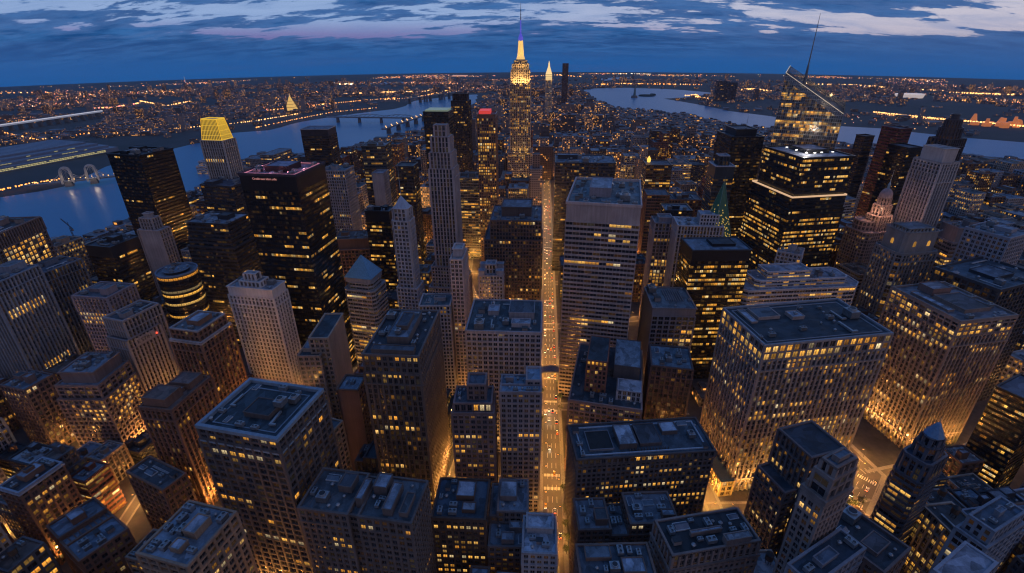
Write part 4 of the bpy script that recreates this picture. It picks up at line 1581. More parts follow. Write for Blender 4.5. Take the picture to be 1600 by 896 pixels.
t = brick('low brown building with mismatched grey roofs in front of the sunken-court roof building', (905, 832), (1053, 824), (1046, 775), 58, (0.15, 0.105, 0.09), .05,
          short='mismatched-roof low building', rot=92, roofc=(0.13, 0.14, 0.165), vis=845)
t.tier(0, 58, (0, 1, .68, 1), st='grid')
t.tier(0, 52, (0, 1, .48, .68), st='grid')
t.tier(0, 62, (0, 1, 0, .48), st='grid')
t.clutter(3, top=0)
t.clutter(4, top=1, blocks=False)
t.clutter(4, top=2)
t.panes(10, 'F', .04, bands=[('F', 0, .1, .7, .6)])
t.done()

t = brick('low flat-roofed building with a pale blue roof patch at the bottom right of the avenue', (908, 905), (1022, 900), (1012, 850), 75, (0.17, 0.12, 0.1), .03,
          short='blue-patch low building', rot=92, roofc=(0.055, 0.07, 0.09), vis=896)
t.tier(0, 75, st='grid')
t.block((.05, .5, .12, .42), 75, 2.2, roofc=(0.2, .25, .32))
t.block((.5, .9, .55, .9), 75, 2.5, roofc=(0.09, .12, .15))
t.clutter(5, blocks=False, avoid=[(.03, .52, .1, .44), (.48, .92, .53, .92)])
t.done()

t = stone_tower('brown stone block with arched attic and black gravel roof, bottom right of centre', (1050, 874), (1183, 848), (1160, 790), 95, (0.23, 0.185, 0.17), .03,
                base=985, short='arched-attic brown block', rot=100, roofc=(0.022, 0.027, 0.033), vis=896)
t.tier(0, 84, st='finegrid', roof=False, cornice=1.1)
t.tier(84, 95, (.03, .99, .02, .98), st='piers')
t.block((.42, .5, .35, .7), 95, 3, 'roof_ridge', roofc=PALER)
t.block((.02, .2, .12, .4), 95, 5, 'attic_gable', roofc=(0.2, .2, .22))
t.clutter(9, blocks=False, avoid=[(.4, .52, .33, .72), (0, .22, .1, .42)])
t.done()

t = glassy('dark glass building with louvred roof slots and blank grey side wall, right of centre', (1020, 482), (1088, 484), (1068, 432), 140, (0.20, 0.185, 0.20), .03,
           base=628, short='louvre-roofed dark building', rot=90, dep=44, roofc=(0.09, 0.13, 0.16), vis=560, tint=(0.01, 0.013, 0.02))
t.tier(0, 130, st={'*': 'big', 'L': 'solid'}, roof=False)
t.tier(130, 140, st='solid')
for k in range(8):
    t.trim.box(t.wx * .35, t.wx * .9, t.wy * (.2 + .055 * k), t.wy * (.2 + .055 * k) + .55, 140.01 * t.k, 140.01 * t.k + 0.990)
t.clutter(4, blocks=False, avoid=[(.3, .95, .15, .7)])
t.done()

t = glassy('black glass box tower with dashes of golden windows right of the mauve tower', (1087, 398), (1180, 396), (1157, 376), 180, BLACK, .26, .85, run=5,
           base=598, short='gold-dashed black box tower', rot=94, roofc=(0.10, 0.14, 0.19), vis=610, tint=(0.008, 0.009, 0.012))
t.ox, t.oy = t.loc(8, 0)
t.root.location.x, t.root.location.y = t.ox, t.oy
t.tier(0, 168, st='mullion', roof=False)
t.tier(168, 180, st='solid', par=1.0)
t.block((.3, .8, .2, .6), 180, 2.5, roofc=(0.03, .045, .06))
t.panes(96, 'F', .12, rows=.85)
t.done(wall_mat((0.06, 0.075, 0.10)))

t = brick('brown tower with orange glow up its left edge behind the mauve ribbon-window tower', (1010, 303), (1098, 307), (1094, 293), 160, (0.22, 0.13, 0.095), .08,
          base=432, short='orange-edged brown tower', rot=89, dep=34, roofc=(0.08, 0.09, 0.11), vis=390, low=2)
t.tier(0, 160, (0, 1, .6, 1), st={'*': 'finegrid', 'F': 'bands'})
t.tier(0, 152, (0, 1, 0, .6), st='grid')
t.clutter(3, top=1)
t.flood('L', 4, 60000, off=6)
t.done()
t = glassy('small black box building with a pale roof in front of the orange-edged brown tower', (1040, 330), (1083, 332), (1078, 313), 165, (0.03, 0.03, 0.035), .1, .8,
           base=478, short='small black box building', rot=90, dep=30, roofc=(0.14, 0.18, 0.23), vis=345)
t.ox, t.oy = t.loc(4, 0)
t.root.location.x, t.root.location.y = t.ox, t.oy
t.tier(0, 165, st='mullion')
t.clutter(2)
t.done()
t = stone_tower('slim grey tower with one glowing column of windows right of the mauve tower', (1022, 346), (1058, 350), (1055, 338), 140, (0.30, 0.26, 0.27), .35, .3,
                short='glowing-column grey tower', rot=89, dep=24, roofc=(0.12, 0.13, 0.15), vis=430)
t.tier(0, 140, st='piers')
t.tier(140, 145, (.2, .8, .2, .8), st='solid')
t.done()
t = stone_tower('white-grey building with tall dark window strips and white roof box', (1058, 350), (1130, 356), (1150, 345), 148, (0.38, 0.37, 0.40), .03,
                short='white roof-box building', rot=86, dep=30, roofc=(0.22, 0.24, 0.28), vis=390)
t.tier(0, 148, st='ribs')
t.block((.2, .7, .1, .5), 148, 12, 'roof_box', mat=wall_mat((0.46, 0.45, 0.48)), roofc=PALER, st='finegrid')
t.clutter(3, blocks=False, avoid=[(.17, .73, .07, .53)])
t.done()

t = stone_tower('long pale building with rounded corner and rows of yellow windows, right of centre', (1172, 470), (1350, 448), (1310, 405), 118, (0.42, 0.41, 0.44), .35, .5,
                base=580, short='rounded pale building', rot=98, dep=36, roofc=(0.17, 0.20, 0.25), vis=475)
t.tier(0, 118, st='bands', ch=9)
t.tier(118, 126, (.2, .9, .1, .85), st='bands', ch=4)
t.tier(126, 134, (.35, .85, .4, .75), st='bands')
t.clutter(5, top=1, blocks=False, avoid=[(.32, .88, .37, .78)])
t.panes(40, 'F', .3)
t.done()
t = stone_tower('white gridded building with antenna mast behind the rounded pale building', (1200, 375), (1252, 402), (1308, 385), 138, (0.42, 0.41, 0.44), .06,
                base=545, short='white gridded mast building', rot=60, wid=24, dep=24, roofc=(0.20, 0.24, 0.30), vis=430)
t.ox, t.oy = t.loc(4, 0)
t.root.location.x, t.root.location.y = t.ox, t.oy
t.tier(0, 138, st='grid')
t.block((.4, .75, .3, .65), 138, 5, roofc=PALER)
t.unit('antenna', t.wx * .25, t.wy * .5, 138.01, 0, 2.6)
t.clutter(4, blocks=False, avoid=[(.37, .78, .27, .68)])
t.done()

t = glassy('broad black and gold tower with bright white roof lamps and a lit terrace band', (1195, 231), (1255, 248), (1336, 246), 225, (0.03, 0.03, 0.035), .42, .96, run=12,
           base=524, short='white-roofed black-gold tower', rot=12, roofc=(0.20, 0.22, 0.27), vis=385, cat='skyscraper', tint=(0.01, 0.011, 0.014))
t.tier(0, 168, (-.08, 1.02, -.06, 1.1), st='curtain', par=1.2)
t.tier(168, 182, (-.06, 1.0, -.04, 1.06), st='mullion', roof=False)
t.tier(182, 225, st='curtain', par=1.4)
mb = MB()
t.ring([(-.06 * t.wx, -.04 * t.wy), (t.wx, -.04 * t.wy), (t.wx, 1.06 * t.wy), (-.06 * t.wx, 1.06 * t.wy)], 182.5, 184.2, .7, .2, mb)
mb.build('terrace_light_band', t.root, plain("terrace_lamp", (.5, .45, .4), .5, 0, (1.0, .60, .28), .6))
t.block((.35, .8, .35, .8), 225, 4, 'penthouse', roofc=(0.25, .25, .28))
wl = plain("white_flood_lamp", (.6, .6, .6), .5, 0, (1, .93, .82), 1.5)
for k, (a, b) in enumerate([(.3, .3), (.45, .28), (.6, .3), (.3, .55), (.3, .8), (.82, .3)]):
    mb = MB()
    mb.tube((0, 0, 0), (0, 0, 1.4), .15, 5, mi=1)
    mb.box(-1.1, 1.1, -.6, .6, 1.4, 2.3, bottom=True)
    o = mb.build('flood_lamp', t.root, wl, M_DARKM)
    o.location = (a * t.wx, b * t.wy, 225.01 * t.k)
ld = bpy.data.lights.new("roof_flood", 'POINT')
ld.energy, ld.color, ld.shadow_soft_size = 9000, (1, .9, .8), 1.0
link('roof_flood', ld, t.root, (t.wx * .3, t.wy * .3, 225 * t.k + 7))
t.panes(90, 'FR', .1, rows=.95)
t.done()

t = glassy('dark tower with flat top just left of the slanted glass skyscraper', (1147, 206), (1196, 205), (1190, 191), 222, (0.03, 0.033, 0.04), .1, .8,
           short='flat-topped dark tower', rot=94, dep=50, roofc=(0.06, 0.07, 0.09), vis=270)
t.tier(0, 214, st='mullion')
t.tier(214, 222, (.2, .9, .15, .8), st='solid')
t.unit('antenna', t.wx * .4, t.wy * .4, 222.5, 0, 2)
t.done()

t = stone_tower('big brown-grey tower of deep window ribs with flat teal roof, right of centre', (1137, 478), (1192, 550), (1392, 518), 140, (0.30, 0.245, 0.225), .42, .5,
                short='teal flat-roofed ribbed tower', rot=11, roofc=(0.025, 0.038, 0.05), vis=760, low=1.2, cat='office tower')
t.tier(0, 128, st='piers', roof=False, cornice=.5)
t.tier(128, 140, (-.004, 1.004, -.004, 1.004), st='big', par=1.4)
t.ring([(4, 4), (t.wx - 4, 4), (t.wx - 4, t.wy - 4), (4, t.wy - 4)], 140.01, 140.5, .3, .3)
t.block((.16, .34, .62, .9), 140, 2.2, 'roof_monitor', roofc=(0.07, .09, .11))
t.block((.08, .13, .55, .92), 140, 1.2, 'roof_ledge', roofc=PALER)
t.block((.42, .52, .55, .72), 140, 2.4, 'mast_base', roofc=PALER)
t.unit('antenna', t.wx * .47, t.wy * .63, 143, 0, 2.0)
t.unit('roof_unit', t.wx * .75, t.wy * .8, 140.01)
t.unit('vent', t.wx * .6, t.wy * .4, 140.01)
t.clutter(4, blocks=False, avoid=[(.05, .55, .5, .95)])
t.panes(98, 'FR', .12, bands=[('R', 1, 0, 1, .7)], rows=.6)
# street-level wing with lettering over its lit front
wg = MB()
gl = MB()
pts = [(-10.5, t.wy * -.06), (-.6, t.wy * -.06), (-.6, t.wy * .62), (-10.5, t.wy * .62)]
for k in range(4):
    facade(wg, gl, pts[k], pts[(k + 1) % 4], 0, 16, 'big')
wg.ngon([(*p, 16) for p in pts])
wo_ = wg.build('street_wing', t.root, wall_mat((0.42, 0.33, 0.16)))
gl.build('glazing', wo_, glass_mat(.7, .2))
text_part('lettering', "Biumu", 6.5, .2, plain("sign_letters", (0.03, 0.03, 0.035), 0.5), wo_, (-11.4, t.wy * .2, 7.5), (rad(90), 0, rad(-90)), 'CENTER')
t.flood('R', 8, 13000, off=9, color=(1, .50, .13))
t.done(wall_mat((0.24, 0.25, 0.28)))

t = stone_tower('massive square tower of tapering stone ribs with brown penthouse roof on the right', (1400, 440), (1497, 520), (1588, 487), 132, (0.25, 0.19, 0.165), .16, .6,
                short='massive square ribbed tower', rot=24, roofc=(0.12, 0.12, 0.14), vis=690, low=3.0, cat='office tower')
t.tier(0, 119, st='piers', roof=False, cornice=.7)
t.tier(119, 132, st='big', par=1.5, cornice=.9)
t.block((.3, .78, .18, .62), 132, 3.0, 'penthouse', roofc=(0.075, .075, .085))
t.block((.1, .22, .25, .8), 132, 1.5, 'roof_ledge', roofc=PALER)
t.block((.35, .7, .68, .9), 132, 6, 'brick_penthouse', mat=wall_mat((0.24, 0.15, 0.13)), roofc=(.15, .15, .17))
t.clutter(6, blocks=False, avoid=[(.08, .8, .15, .92)])
t.panes(80, 'FR', .06, bands=[('F', 1, .1, .6, .6), ('R', 2, .1, .9, .4)], rows=.8)
t.flood('F', 6, 13000, off=9, color=(1, .48, .12))
t.flood('R', 5, 11000, off=9, color=(1, .48, .12))
t.done()

t = stone_tower('grey stepped tower with battlement crown and yellow-lit arched bays on the right', (1355, 372), (1408, 390), (1466, 384), 165, (0.25, 0.235, 0.23), .22, .35,
                base=560, short='battlement-crowned grey tower', rot=12, wid=34, roofc=(0.12, 0.13, 0.15), vis=455)
t.ox, t.oy = t.loc(-4, -4)
t.root.location.x, t.root.location.y = t.ox, t.oy
t.tier(0, 160, st='piers', ch=4, cornice=.7)
t.tier(160, 186, (.08, .92, .08, .92), st={'*': 'solid'}, ch=3)
t.tier(186, 190, (.2, .8, .2, .8), st='piers', par=.6)
for k in range(10):
    a = k / 9
    t.trim.box(.08 * t.wx + a * .82 * t.wx, .08 * t.wx + a * .82 * t.wx + 1, .08 * t.wy - .5, .08 * t.wy + .4, 187.3 * t.k, 187.3 * t.k + 1.700)
    t.trim.box(.08 * t.wx - .5, .08 * t.wx + .4, .08 * t.wy + a * .82 * t.wy, .08 * t.wy + a * .82 * t.wy + 1, 187.3 * t.k, 187.3 * t.k + 1.700)
for (x, y, r_) in [(.35, .08, 0), (.7, .08, 0), (.08, .5, -math.pi / 2)]:
    mb = MB()
    p = [(-1.6, 0), (1.6, 0), (1.6, 4), (1.1, 5.3), (0, 6), (-1.1, 5.3), (-1.6, 4)]
    mb.ngon([(q[0], -.12, q[1]) for q in p])
    for k in range(7):
        q, s_ = p[k], p[(k + 1) % 7]
        mb.quad((q[0], 0.05, q[1]), (s_[0], 0.05, s_[1]), (s_[0], -.12, s_[1]), (q[0], -.12, q[1]))
    o = mb.build('arched_window', t.root, LIT[1])
    o.location = (x * t.wx, y * t.wy, 168 * t.k)
    o.rotation_euler = (0, 0, r_)
t.done()

t = T('ribbed_skyscraper', 'tall pale-ribbed glass tower with blank box on top on the right', (1430, 246), (1472, 257), (1498, 254), 232, (0.40, 0.36, 0.35), .02, .9,
      base=515, short='pale-ribbed box-top tower', rot=16, roofc=(0.2, 0.19, 0.2), vis=330, cat='skyscraper', tint=(0.015, 0.02, 0.035))
t.tier(0, 218, st='ribs', roof=False)
t.tier(218, 232, st='piers', par=1.0, cornice=.8)
t.tier(232, 248, (.1, .9, .1, .9), st='solid', par=.6)
t.done()

t = T('domed_tower', 'ornate pinkish domed tower with lantern and spire beside the battlement-crowned tower', (1352, 345), (1372, 350), (1390, 344), 150, (0.36, 0.27, 0.25), .06, .4,
      base=505, short='pinkish domed tower', rot=14, roofc=(0.2, 0.16, 0.16), vis=405, cat='skyscraper', low=1)
t.tier(0, 138, (-.9, 1.0, -.3, 1.8), st='finegrid', ch=5)
t.tier(138, 150, (-.7, .6, .2, 1.6), st='grid', n=18)
t.tier(138, 158, st='piers')
t.tier(158, 172, (.1, .9, .1, .9), st='piers', ch=2)
cx, cy, rr = t.wx / 2, t.wy / 2, t.wx * .36
t.tier(172, 182, (.14, .86, .14, .86), st='piers', n=14, par=.5)
mb = MB()
pr = [(1.0, 0), (.99, .25), (.9, .5), (.72, .75), (.46, .92), (.2, 1.0)]
for (a, za), (b, zb) in zip(pr[:-1], pr[1:]):
    mb.prism(ngon_pts(cx, cy, rr * a, 20), 182.5 * t.k + za * rr * 1.5, ngon_pts(cx, cy, rr * b, 20), 182.5 * t.k + zb * rr * 1.5, cap=False)
ld = bpy.data.lights.new("dome_floodlight", 'POINT')
ld.energy, ld.color, ld.shadow_soft_size = 5200, (1, .52, .30), .8
for fx, fy in ((-.35, .5), (.5, -.7), (-.3, -.5)):
    link('dome_floodlight', ld, t.root, (t.wx * fx, t.wy * fy, 164 * t.k))
mb.build('dome', t.root, wall_mat((0.42, 0.33, 0.34)))
mb = MB()
z0 = 182.3 * t.k + rr * 1.5
mb.prism(ngon_pts(cx, cy, rr * .24, 10), z0, ngon_pts(cx, cy, rr * .2, 10), z0 + 4)
mb.prism(ngon_pts(cx, cy, rr * .26, 10), z0 + 4, ngon_pts(cx, cy, .1, 10), z0 + 9)
mb.tube((cx, cy, z0 + 8.5), (cx, cy, z0 + 22), .35, 5, .06)
mb.build('lantern_spire', t.root, wall_mat((0.26, 0.36, 0.42)))
t.done()

t = glassy('dark glass office block with sunken grey roof at the right edge', (1492, 427), (1562, 456), (1612, 428), 135, (0.05, 0.055, 0.065), .05, .9,
           short='right-edge dark glass block', rot=24, wid=52, roofc=(0.06, 0.085, 0.11), vis=470)
t.tier(0, 135, st='big', par=2.2)
t.block((.3, .7, .3, .7), 135, 2.5, roofc=(0.09, .12, .16))
t.clutter(4, blocks=False, avoid=[(.27, .73, .27, .73)])
t.done()
t = stone_tower('terraced grey building with brightly lit ribbon floors right of the battlement-crowned tower', (1468, 352), (1492, 366), (1526, 376), 138, (0.28, 0.235, 0.235), .55, .6,
                short='ribbon-lit terraced building', rot=4, wid=34, dep=40, roofc=(0.12, 0.12, 0.14), vis=420)
t.tier(0, 108, st='bands')
t.tier(108, 126, (.08, .95, .06, .94), st='bands')
t.tier(126, 142, (.18, .85, .15, .85), st='solid')
t.clutter(2)
t.done()
t = stone_tower('pale heavy-walled building with few lit windows at the far right edge', (1545, 356), (1578, 374), (1625, 352), 138, (0.30, 0.29, 0.32), .04,
                base=590, short='pale heavy-walled building', rot=28, wid=36, dep=36, roofc=(0.14, 0.17, 0.21), vis=410)
t.tier(0, 138, st='grid', cornice=.6)
t.clutter(4)
t.panes(12, 'F', .05)
t.done()
for i, (L, F_, R_, H_, wc, lb, sh) in enumerate([
        ((1338, 213), (1352, 215), (1366, 211), 230, (0.03, 0.03, 0.04), 'thin black tower right of the slanted glass skyscraper', 'thin black tower'),
        ((1378, 200), (1406, 204), (1425, 199), 236, (0.10, 0.03, 0.035), 'dark red flat-topped tower seen against the western river', 'dark red tower'),
        ((1388, 229), (1420, 233), (1441, 228), 224, (0.02, 0.022, 0.028), 'black boxy tower in front of the dark red tower', 'black boxy tower')]):
    t = glassy(lb, L, F_, R_, H_, wc, .04, .7, base=(400, 392, 412)[i], short=sh, rot=14, roofc=(0.05, 0.06, 0.08), vis=300, tint=(0.01, 0.011, 0.016))
    t.tier(0, H_, st='mullion', par=1.5)
    t.done()
t = glassy('ornate dark tower with rounded stacked top at the far right', (1440, 214), (1472, 216), (1498, 208), 222, (0.07, 0.065, 0.075), .04, .7,
           short='round-stacked dark tower', rot=14, roofc=(0.08, 0.09, 0.11), vis=300)
t.ox, t.oy = t.loc(30, 10)
t.root.location.x, t.root.location.y = t.ox, t.oy
t.tier(0, 215, st='piers')
t.tier(215, 228, (.05, .95, .05, .95), st='piers', n=20)
t.tier(228, 238, (.18, .82, .18, .82), st='piers', n=18)
t.tier(238, 244, (.32, .68, .32, .68), st='solid', n=14)
t.done()

t = glassy('narrow dark tower with blank white crown next to the green-lit spire', (1114, 272), (1146, 274), (1150, 262), 182, (0.05, 0.055, 0.06), .16, .8,
           short='white-crowned dark tower', rot=90, dep=28, roofc=(0.2, 0.22, 0.25), vis=320)
t.tier(0, 178, st='bands', roof=False)
t.tier(178, 192, st='solid')
t.tier(192, 203, (.3, .8, .25, .75), st='piers')
t.done(wall_mat((0.40, 0.40, 0.45)))
t = glassy('low gold-lit office block with bright roof lantern behind the mauve tower', (1010, 258), (1050, 259), (1048, 249), 170, (0.09, 0.07, 0.06), .4, .7,
           base=392, short='roof-lantern office block', rot=89, dep=36, roofc=(0.07, 0.08, 0.1), vis=295)
t.tier(0, 170, st='bands')
mb = MB()
mb.prism(ngon_pts(0, 0, 2.6, 10), 0, ngon_pts(0, 0, 3.2, 10), 5)
mb.prism(ngon_pts(0, 0, 3.2, 10), 5, ngon_pts(0, 0, .4, 10), 10)
o = mb.build('roof_lantern', t.root, plain("lantern_glow", (.4, .3, .1), .5, 0, (1, .56, .08), 1.3))
o.location = (t.wx * .5, t.wy * .85, 170 * t.k + 1.5)
t.done()
t = glassy('wide dark slab-sided building along the avenue just behind the mauve tower', (868, 255), (962, 256), (958, 240), 172, (0.06, 0.06, 0.07), .1, .6,
           short='avenue-side dark slab', rot=89, dep=56, roofc=(0.10, 0.13, 0.17), vis=285)
t.tier(0, 172, st={'*': 'mullion', 'L': 'bands'})
t.clutter(6)
t.done()

# ---- bottom right
t = stone_tower('pale tall narrow tower with glazed rooftop pavilion, bottom right', (1254, 768), (1285, 797), (1324, 772), 135, (0.24, 0.185, 0.165), .03,
                short='glazed-pavilion narrow tower', roofc=(0.10, 0.14, 0.19), vis=896)
t.tier(0, 135, st='finegrid')
t.tier(135, 139, (-.03, 1.03, -.03, 1.03), st='solid', cornice=.6)
t.tier(139, 151, (.08, .98, .1, .86), st='big', cornice=.5)
t.tier(151, 157, (.18, .92, .18, .76), st='piers', par=1.0)
t.block((.34, .78, .3, .62), 157, 3, 'lantern', roofc=(0.12, .16, .21))
for a, b in ((0, 0), (.9, 0), (.9, .88), (0, .88)):
    t.trim.box(a * t.wx, a * t.wx + t.wx * .1, b * t.wy, b * t.wy + t.wy * .12, 139.5, 144)
t.clutter(2, top=0, blocks=False)
t.panes(6, 'F', .02)
t.done()
t = brick('dark stepped block with empty navy roof behind the glazed-pavilion narrow tower', (1232, 688), (1268, 716), (1310, 694), 100, (0.14, 0.115, 0.115), .14,
          short='navy-roofed stepped block', rot=20, wid=26, roofc=(0.028, 0.04, 0.055), vis=740)
t.tier(0, 100, st='piers')
t.tier(0, 70, (-.35, 0, .1, 1), st='grid')
t.panes(20, 'F', .14)
t.done()
t = glassy('blue-black tower with octagonal cupola and short golden window rows, bottom right', (1410, 706), (1452, 730), (1481, 712), 100, (0.11, 0.11, 0.13), .1, .7,
           short='cupola-topped blue-black tower', rot=30, roofc=(0.05, 0.06, 0.09), vis=840, tint=(0.012, 0.014, 0.022))
t.tier(0, 86, (-.08, 1.06, -.05, 1.06), st='bands', ch=2)
t.tier(86, 100, st='piers', ch=2, cornice=.6)
t.tier(100, 109, (.1, .9, .1, .9), st='piers', n=8)
t.tier(109, 115, (.2, .8, .2, .8), st='piers', n=8, par=.5)
mb = MB()
cx, cy = t.wx / 2, t.wy / 2
mb.prism(ngon_pts(cx, cy, t.wx * .26, 8), 115.4, ngon_pts(cx, cy, t.wx * .05, 8), 124)
mb.tube((cx, cy, 124), (cx, cy, 129), .25, 5, .05)
mb.build('pointed_roof', t.root, plain("blue_copper", (0.10, 0.20, 0.32), .5))
for k in range(8):
    a = k * math.pi / 4
    t.trim.box(cx + t.wx * .42 * math.cos(a) - .35, cx + t.wx * .42 * math.cos(a) + .35, cy + t.wy * .42 * math.sin(a) - .35, cy + t.wy * .42 * math.sin(a) + .35, 109.2, 112.5)
t.panes(60, 'FR', .22, rows=.7)
t.done()
t = glassy('black glass block with a lit window grid near its foot at the right edge', (1562, 594), (1622, 650), (1660, 612), 95, BLACK, .05, .7,
           short='right-edge black block', rot=30, roofc=(0.10, 0.11, 0.14), vis=760, tint=(0.01, 0.01, 0.012), low=6.0)
t.tier(0, 95, st='curtain')
t.panes(98, 'F', 0, bands=[('F', j, .05, .95, .8) for j in range(14, 19)])
t.done()
t = stone_tower('dark blue flat-roofed building at the bottom edge below the narrow pavilion tower', (1232, 884), (1270, 918), (1350, 858), 112, (0.24, 0.24, 0.27), .03,
                short='bottom-edge dark blue roof', rot=24, roofc=(0.035, 0.05, 0.07), vis=896)
t.tier(0, 112, st='grid')
t.block((.3, .6, .3, .7), 112, 2.5, roofc=(0.07, .09, .12))
t.clutter(4, blocks=False, avoid=[(.27, .63, .27, .73)])
t.done()
t = brick('brown building with recessed dark roof bays between the two bottom-right towers', (1342, 850), (1380, 897), (1432, 868), 82, (0.20, 0.15, 0.14), .05,
          short='recessed-bay brown building', rot=34, wid=34, roofc=(0.04, 0.045, 0.055), vis=896)
t.tier(0, 82, st='grid', cornice=.6, par=1.8)
t.block((.25, .75, .2, .45), 82, 2.5, roofc=(0.06, .06, .07))
t.clutter(4, blocks=False, avoid=[(.22, .78, .17, .48)])
t.panes(10, 'F', .08)
t.done()
t = stone_tower('blue-grey angular flat-roofed building in the bottom right corner', (1462, 890), (1508, 927), (1556, 880), 130, (0.24, 0.25, 0.29), .02,
                short='angular corner building', rot=36, roofc=(0.20, 0.21, 0.25), vis=896)
t.tier(0, 130, st='big', par=.5)
t.done()
t = stone_tower('blue-grey building with irregular yellow windows at the right edge, bottom corner', (1508, 802), (1548, 845), (1610, 800), 105, (0.20, 0.22, 0.26), .03,
                short='yellow-windowed corner building', rot=33, roofc=(0.07, 0.09, 0.12), vis=896)
t.tier(0, 96, st='big')
t.tier(96, 105, (.1, .9, .1, .9), st='grid')
t.clutter(4)
t.panes(16, 'FR', .08)
t.done()
t = stone_tower('long low riverside block with a lit gridded front behind the pink-roofed black tower', (373, 252), (428, 250), (448, 236), 50, GREY, .22, .7,
                short='long riverside block', rot=84, dep=90, roofc=(0.13, 0.16, 0.2), vis=262)
t.tier(0, 50, (0, 1, .45, 1), st='grid')
t.tier(0, 62, (0, 1, 0, .45), st='bands')
t.clutter(3, top=0)
t.done()

# ------------------------------------------------------------------ landmarks
gold = lambda e: plain("floodlit_gold", (0.62, 0.50, 0.30), .6, 0, (1.0, .62, .16), e)


def spot(parent, loc, target, energy, color, size=70, radius=1.0):
    ld = bpy.data.lights.new("floodlight", 'SPOT')
    ld.energy, ld.color, ld.spot_size, ld.spot_blend, ld.shadow_soft_size = energy, color, rad(size), .6, radius
    o = link('floodlight', ld, parent, loc)
    o.rotation_euler = (Vector(target) - Vector(loc)).to_track_quat('-Z', 'Y').to_euler()
    return o


# the great spired skyscraper, floodlit gold at its head
EX, EY = -47.8 - 23.5, 1149.0
t = Tower('spired_skyscraper', 'tall spired skyscraper with gold floodlit crown and blue-tipped mast above the avenue', 'skyscraper', None, None, None, 262,
          wall_mat((0.40, 0.33, 0.29)), glass_mat(.3, .15, (0.02, .02, .025), .02), short='spired landmark', vis=262,
          world=(EX + 45, EY - 20, 42.0, 43.0, math.pi / 2), roofc=(0.2, .18, .16), seed=5)
t.tier(0, 55, (-.35, 1.5, -.5, 1.5), st='piers')
t.tier(55, 112, (-.12, 1.2, -.12, 1.12), st='piers', par=.8)
t.tier(112, 252, st='piers', par=.8)
t.tier(252, 280, (.06, .94, .06, .94), st='piers', par=.6)
t.tier(280, 291, (.12, .88, .12, .88), st='piers', par=.6)
t.tier(291, 297, (.2, .8, .2, .8), st='piers', par=.6)
t.tier(297, 299, (.28, .72, .28, .72), st='solid', par=.5)
cx, cy = t.wx / 2, t.wy / 2
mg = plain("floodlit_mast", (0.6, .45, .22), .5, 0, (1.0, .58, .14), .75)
mb = MB()
mb.prism(ngon_pts(cx, cy, 9, 12), 299.5, ngon_pts(cx, cy, 7.2, 12), 306)
mb.prism(ngon_pts(cx, cy, 6.8, 12), 306, ngon_pts(cx, cy, 4.6, 12), 334)
for k in range(4):
    a = k * math.pi / 2 + .785
    mb.prism([(cx + 6.6 * math.cos(a) + 1.1 * math.cos(b), cy + 6.6 * math.sin(a) + 1.1 * math.sin(b)) for b in (0, 1.57, 3.14, 4.71)], 299.5,
             [(cx + 4.4 * math.cos(a) + .7 * math.cos(b), cy + 4.4 * math.sin(a) + .7 * math.sin(b)) for b in (0, 1.57, 3.14, 4.71)], 335)
mb.build('mast_base', t.root, mg)
mb = MB()
mb.prism(ngon_pts(cx, cy, 5.2, 12), 335, ngon_pts(cx, cy, 4.6, 12), 341)
mb.prism(ngon_pts(cx, cy, 4.4, 12), 341, ngon_pts(cx, cy, 2.0, 12), 347)
mb.tube((cx, cy, 347), (cx, cy, 372), 1.5, 8, 1.0)
mb.build('blue_mast', t.root, plain("blue_mast_lamp", (.1, .1, .3), .5, 0, (.10, .09, .75), .55))
mb = MB()
mb.tube((cx, cy, 372), (cx, cy, 403), .9, 6, .25)
for z in (376, 382, 389):
    mb.prism(ngon_pts(cx, cy, 1.5, 8), z, ngon_pts(cx, cy, 1.5, 8), z + .6)
mb.build('aerial', t.root, plain("aerial_paint", (.10, .11, .17), .5))
for k in (-13, 0, 13):
    for z, e in ((253, 60000), (281, 16000), (114, 5000), (57, 4000)):
        spot(t.root, (-9, cy + k, z - 2), (3, cy + k * .8, z + 20), e, (1, .58, .16), 110, 1.5)
        spot(t.root, (cx + k, t.wy + 9, z - 2), (cx + k * .8, t.wy - 3, z + 20), e, (1, .58, .16), 110, 1.5)
        spot(t.root, (cx + k, -9, z - 2), (cx + k * .8, 3, z + 20), e, (1, .58, .16), 110, 1.5)
t.done()

# distant white-gold clock tower
t = Tower('clock_tower', 'small distant gold-lit tower with pyramid top just right of the spired skyscraper', 'tower', None, None, None, 195,
          wall_mat((0.5, 0.45, 0.40)), glass_mat(.3, .2), short='small gold-lit clock tower', vis=150, world=(37, 2290, 26, 26, math.pi / 2), seed=6)
t.tier(0, 195, st='big', par=0)
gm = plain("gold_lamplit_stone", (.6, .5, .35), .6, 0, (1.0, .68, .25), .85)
mb = MB()
mb.box(-.4, t.wx + .4, -.4, t.wy + .4, 195.1, 218)
mb.prism([(0, 0), (t.wx, 0), (t.wx, t.wy), (0, t.wy)], 218, [(9, 9), (17, 9), (17, 17), (9, 17)], 246)
mb.prism(ngon_pts(13, 13, 4, 8), 246, ngon_pts(13, 13, 3, 8), 256)
mb.prism(ngon_pts(13, 13, 3.4, 8), 256, ngon_pts(13, 13, .3, 8), 268)
mb.build('lit_crown', t.root, gm)
mb = MB()
for z in (201, 208, 214):
    mb.box(-.8, t.wx + .8, -.8, t.wy + .8, z, z + 1.4)
mb.build('belfry_ledge', t.root, wall_mat((0.3, .22, .15)))
t.done()
t = Tower('slab_tower', 'thin dark brown slab tower standing alone on the horizon right of the clock tower', 'tower', None, None, None, 251,
          wall_mat((0.14, 0.09, 0.09)), glass_mat(.02, .5), short='thin horizon slab', vis=145, world=(114, 2490, 34, 26, math.pi / 2), seed=7)
t.tier(0, 251, st='mullion')
t.done()

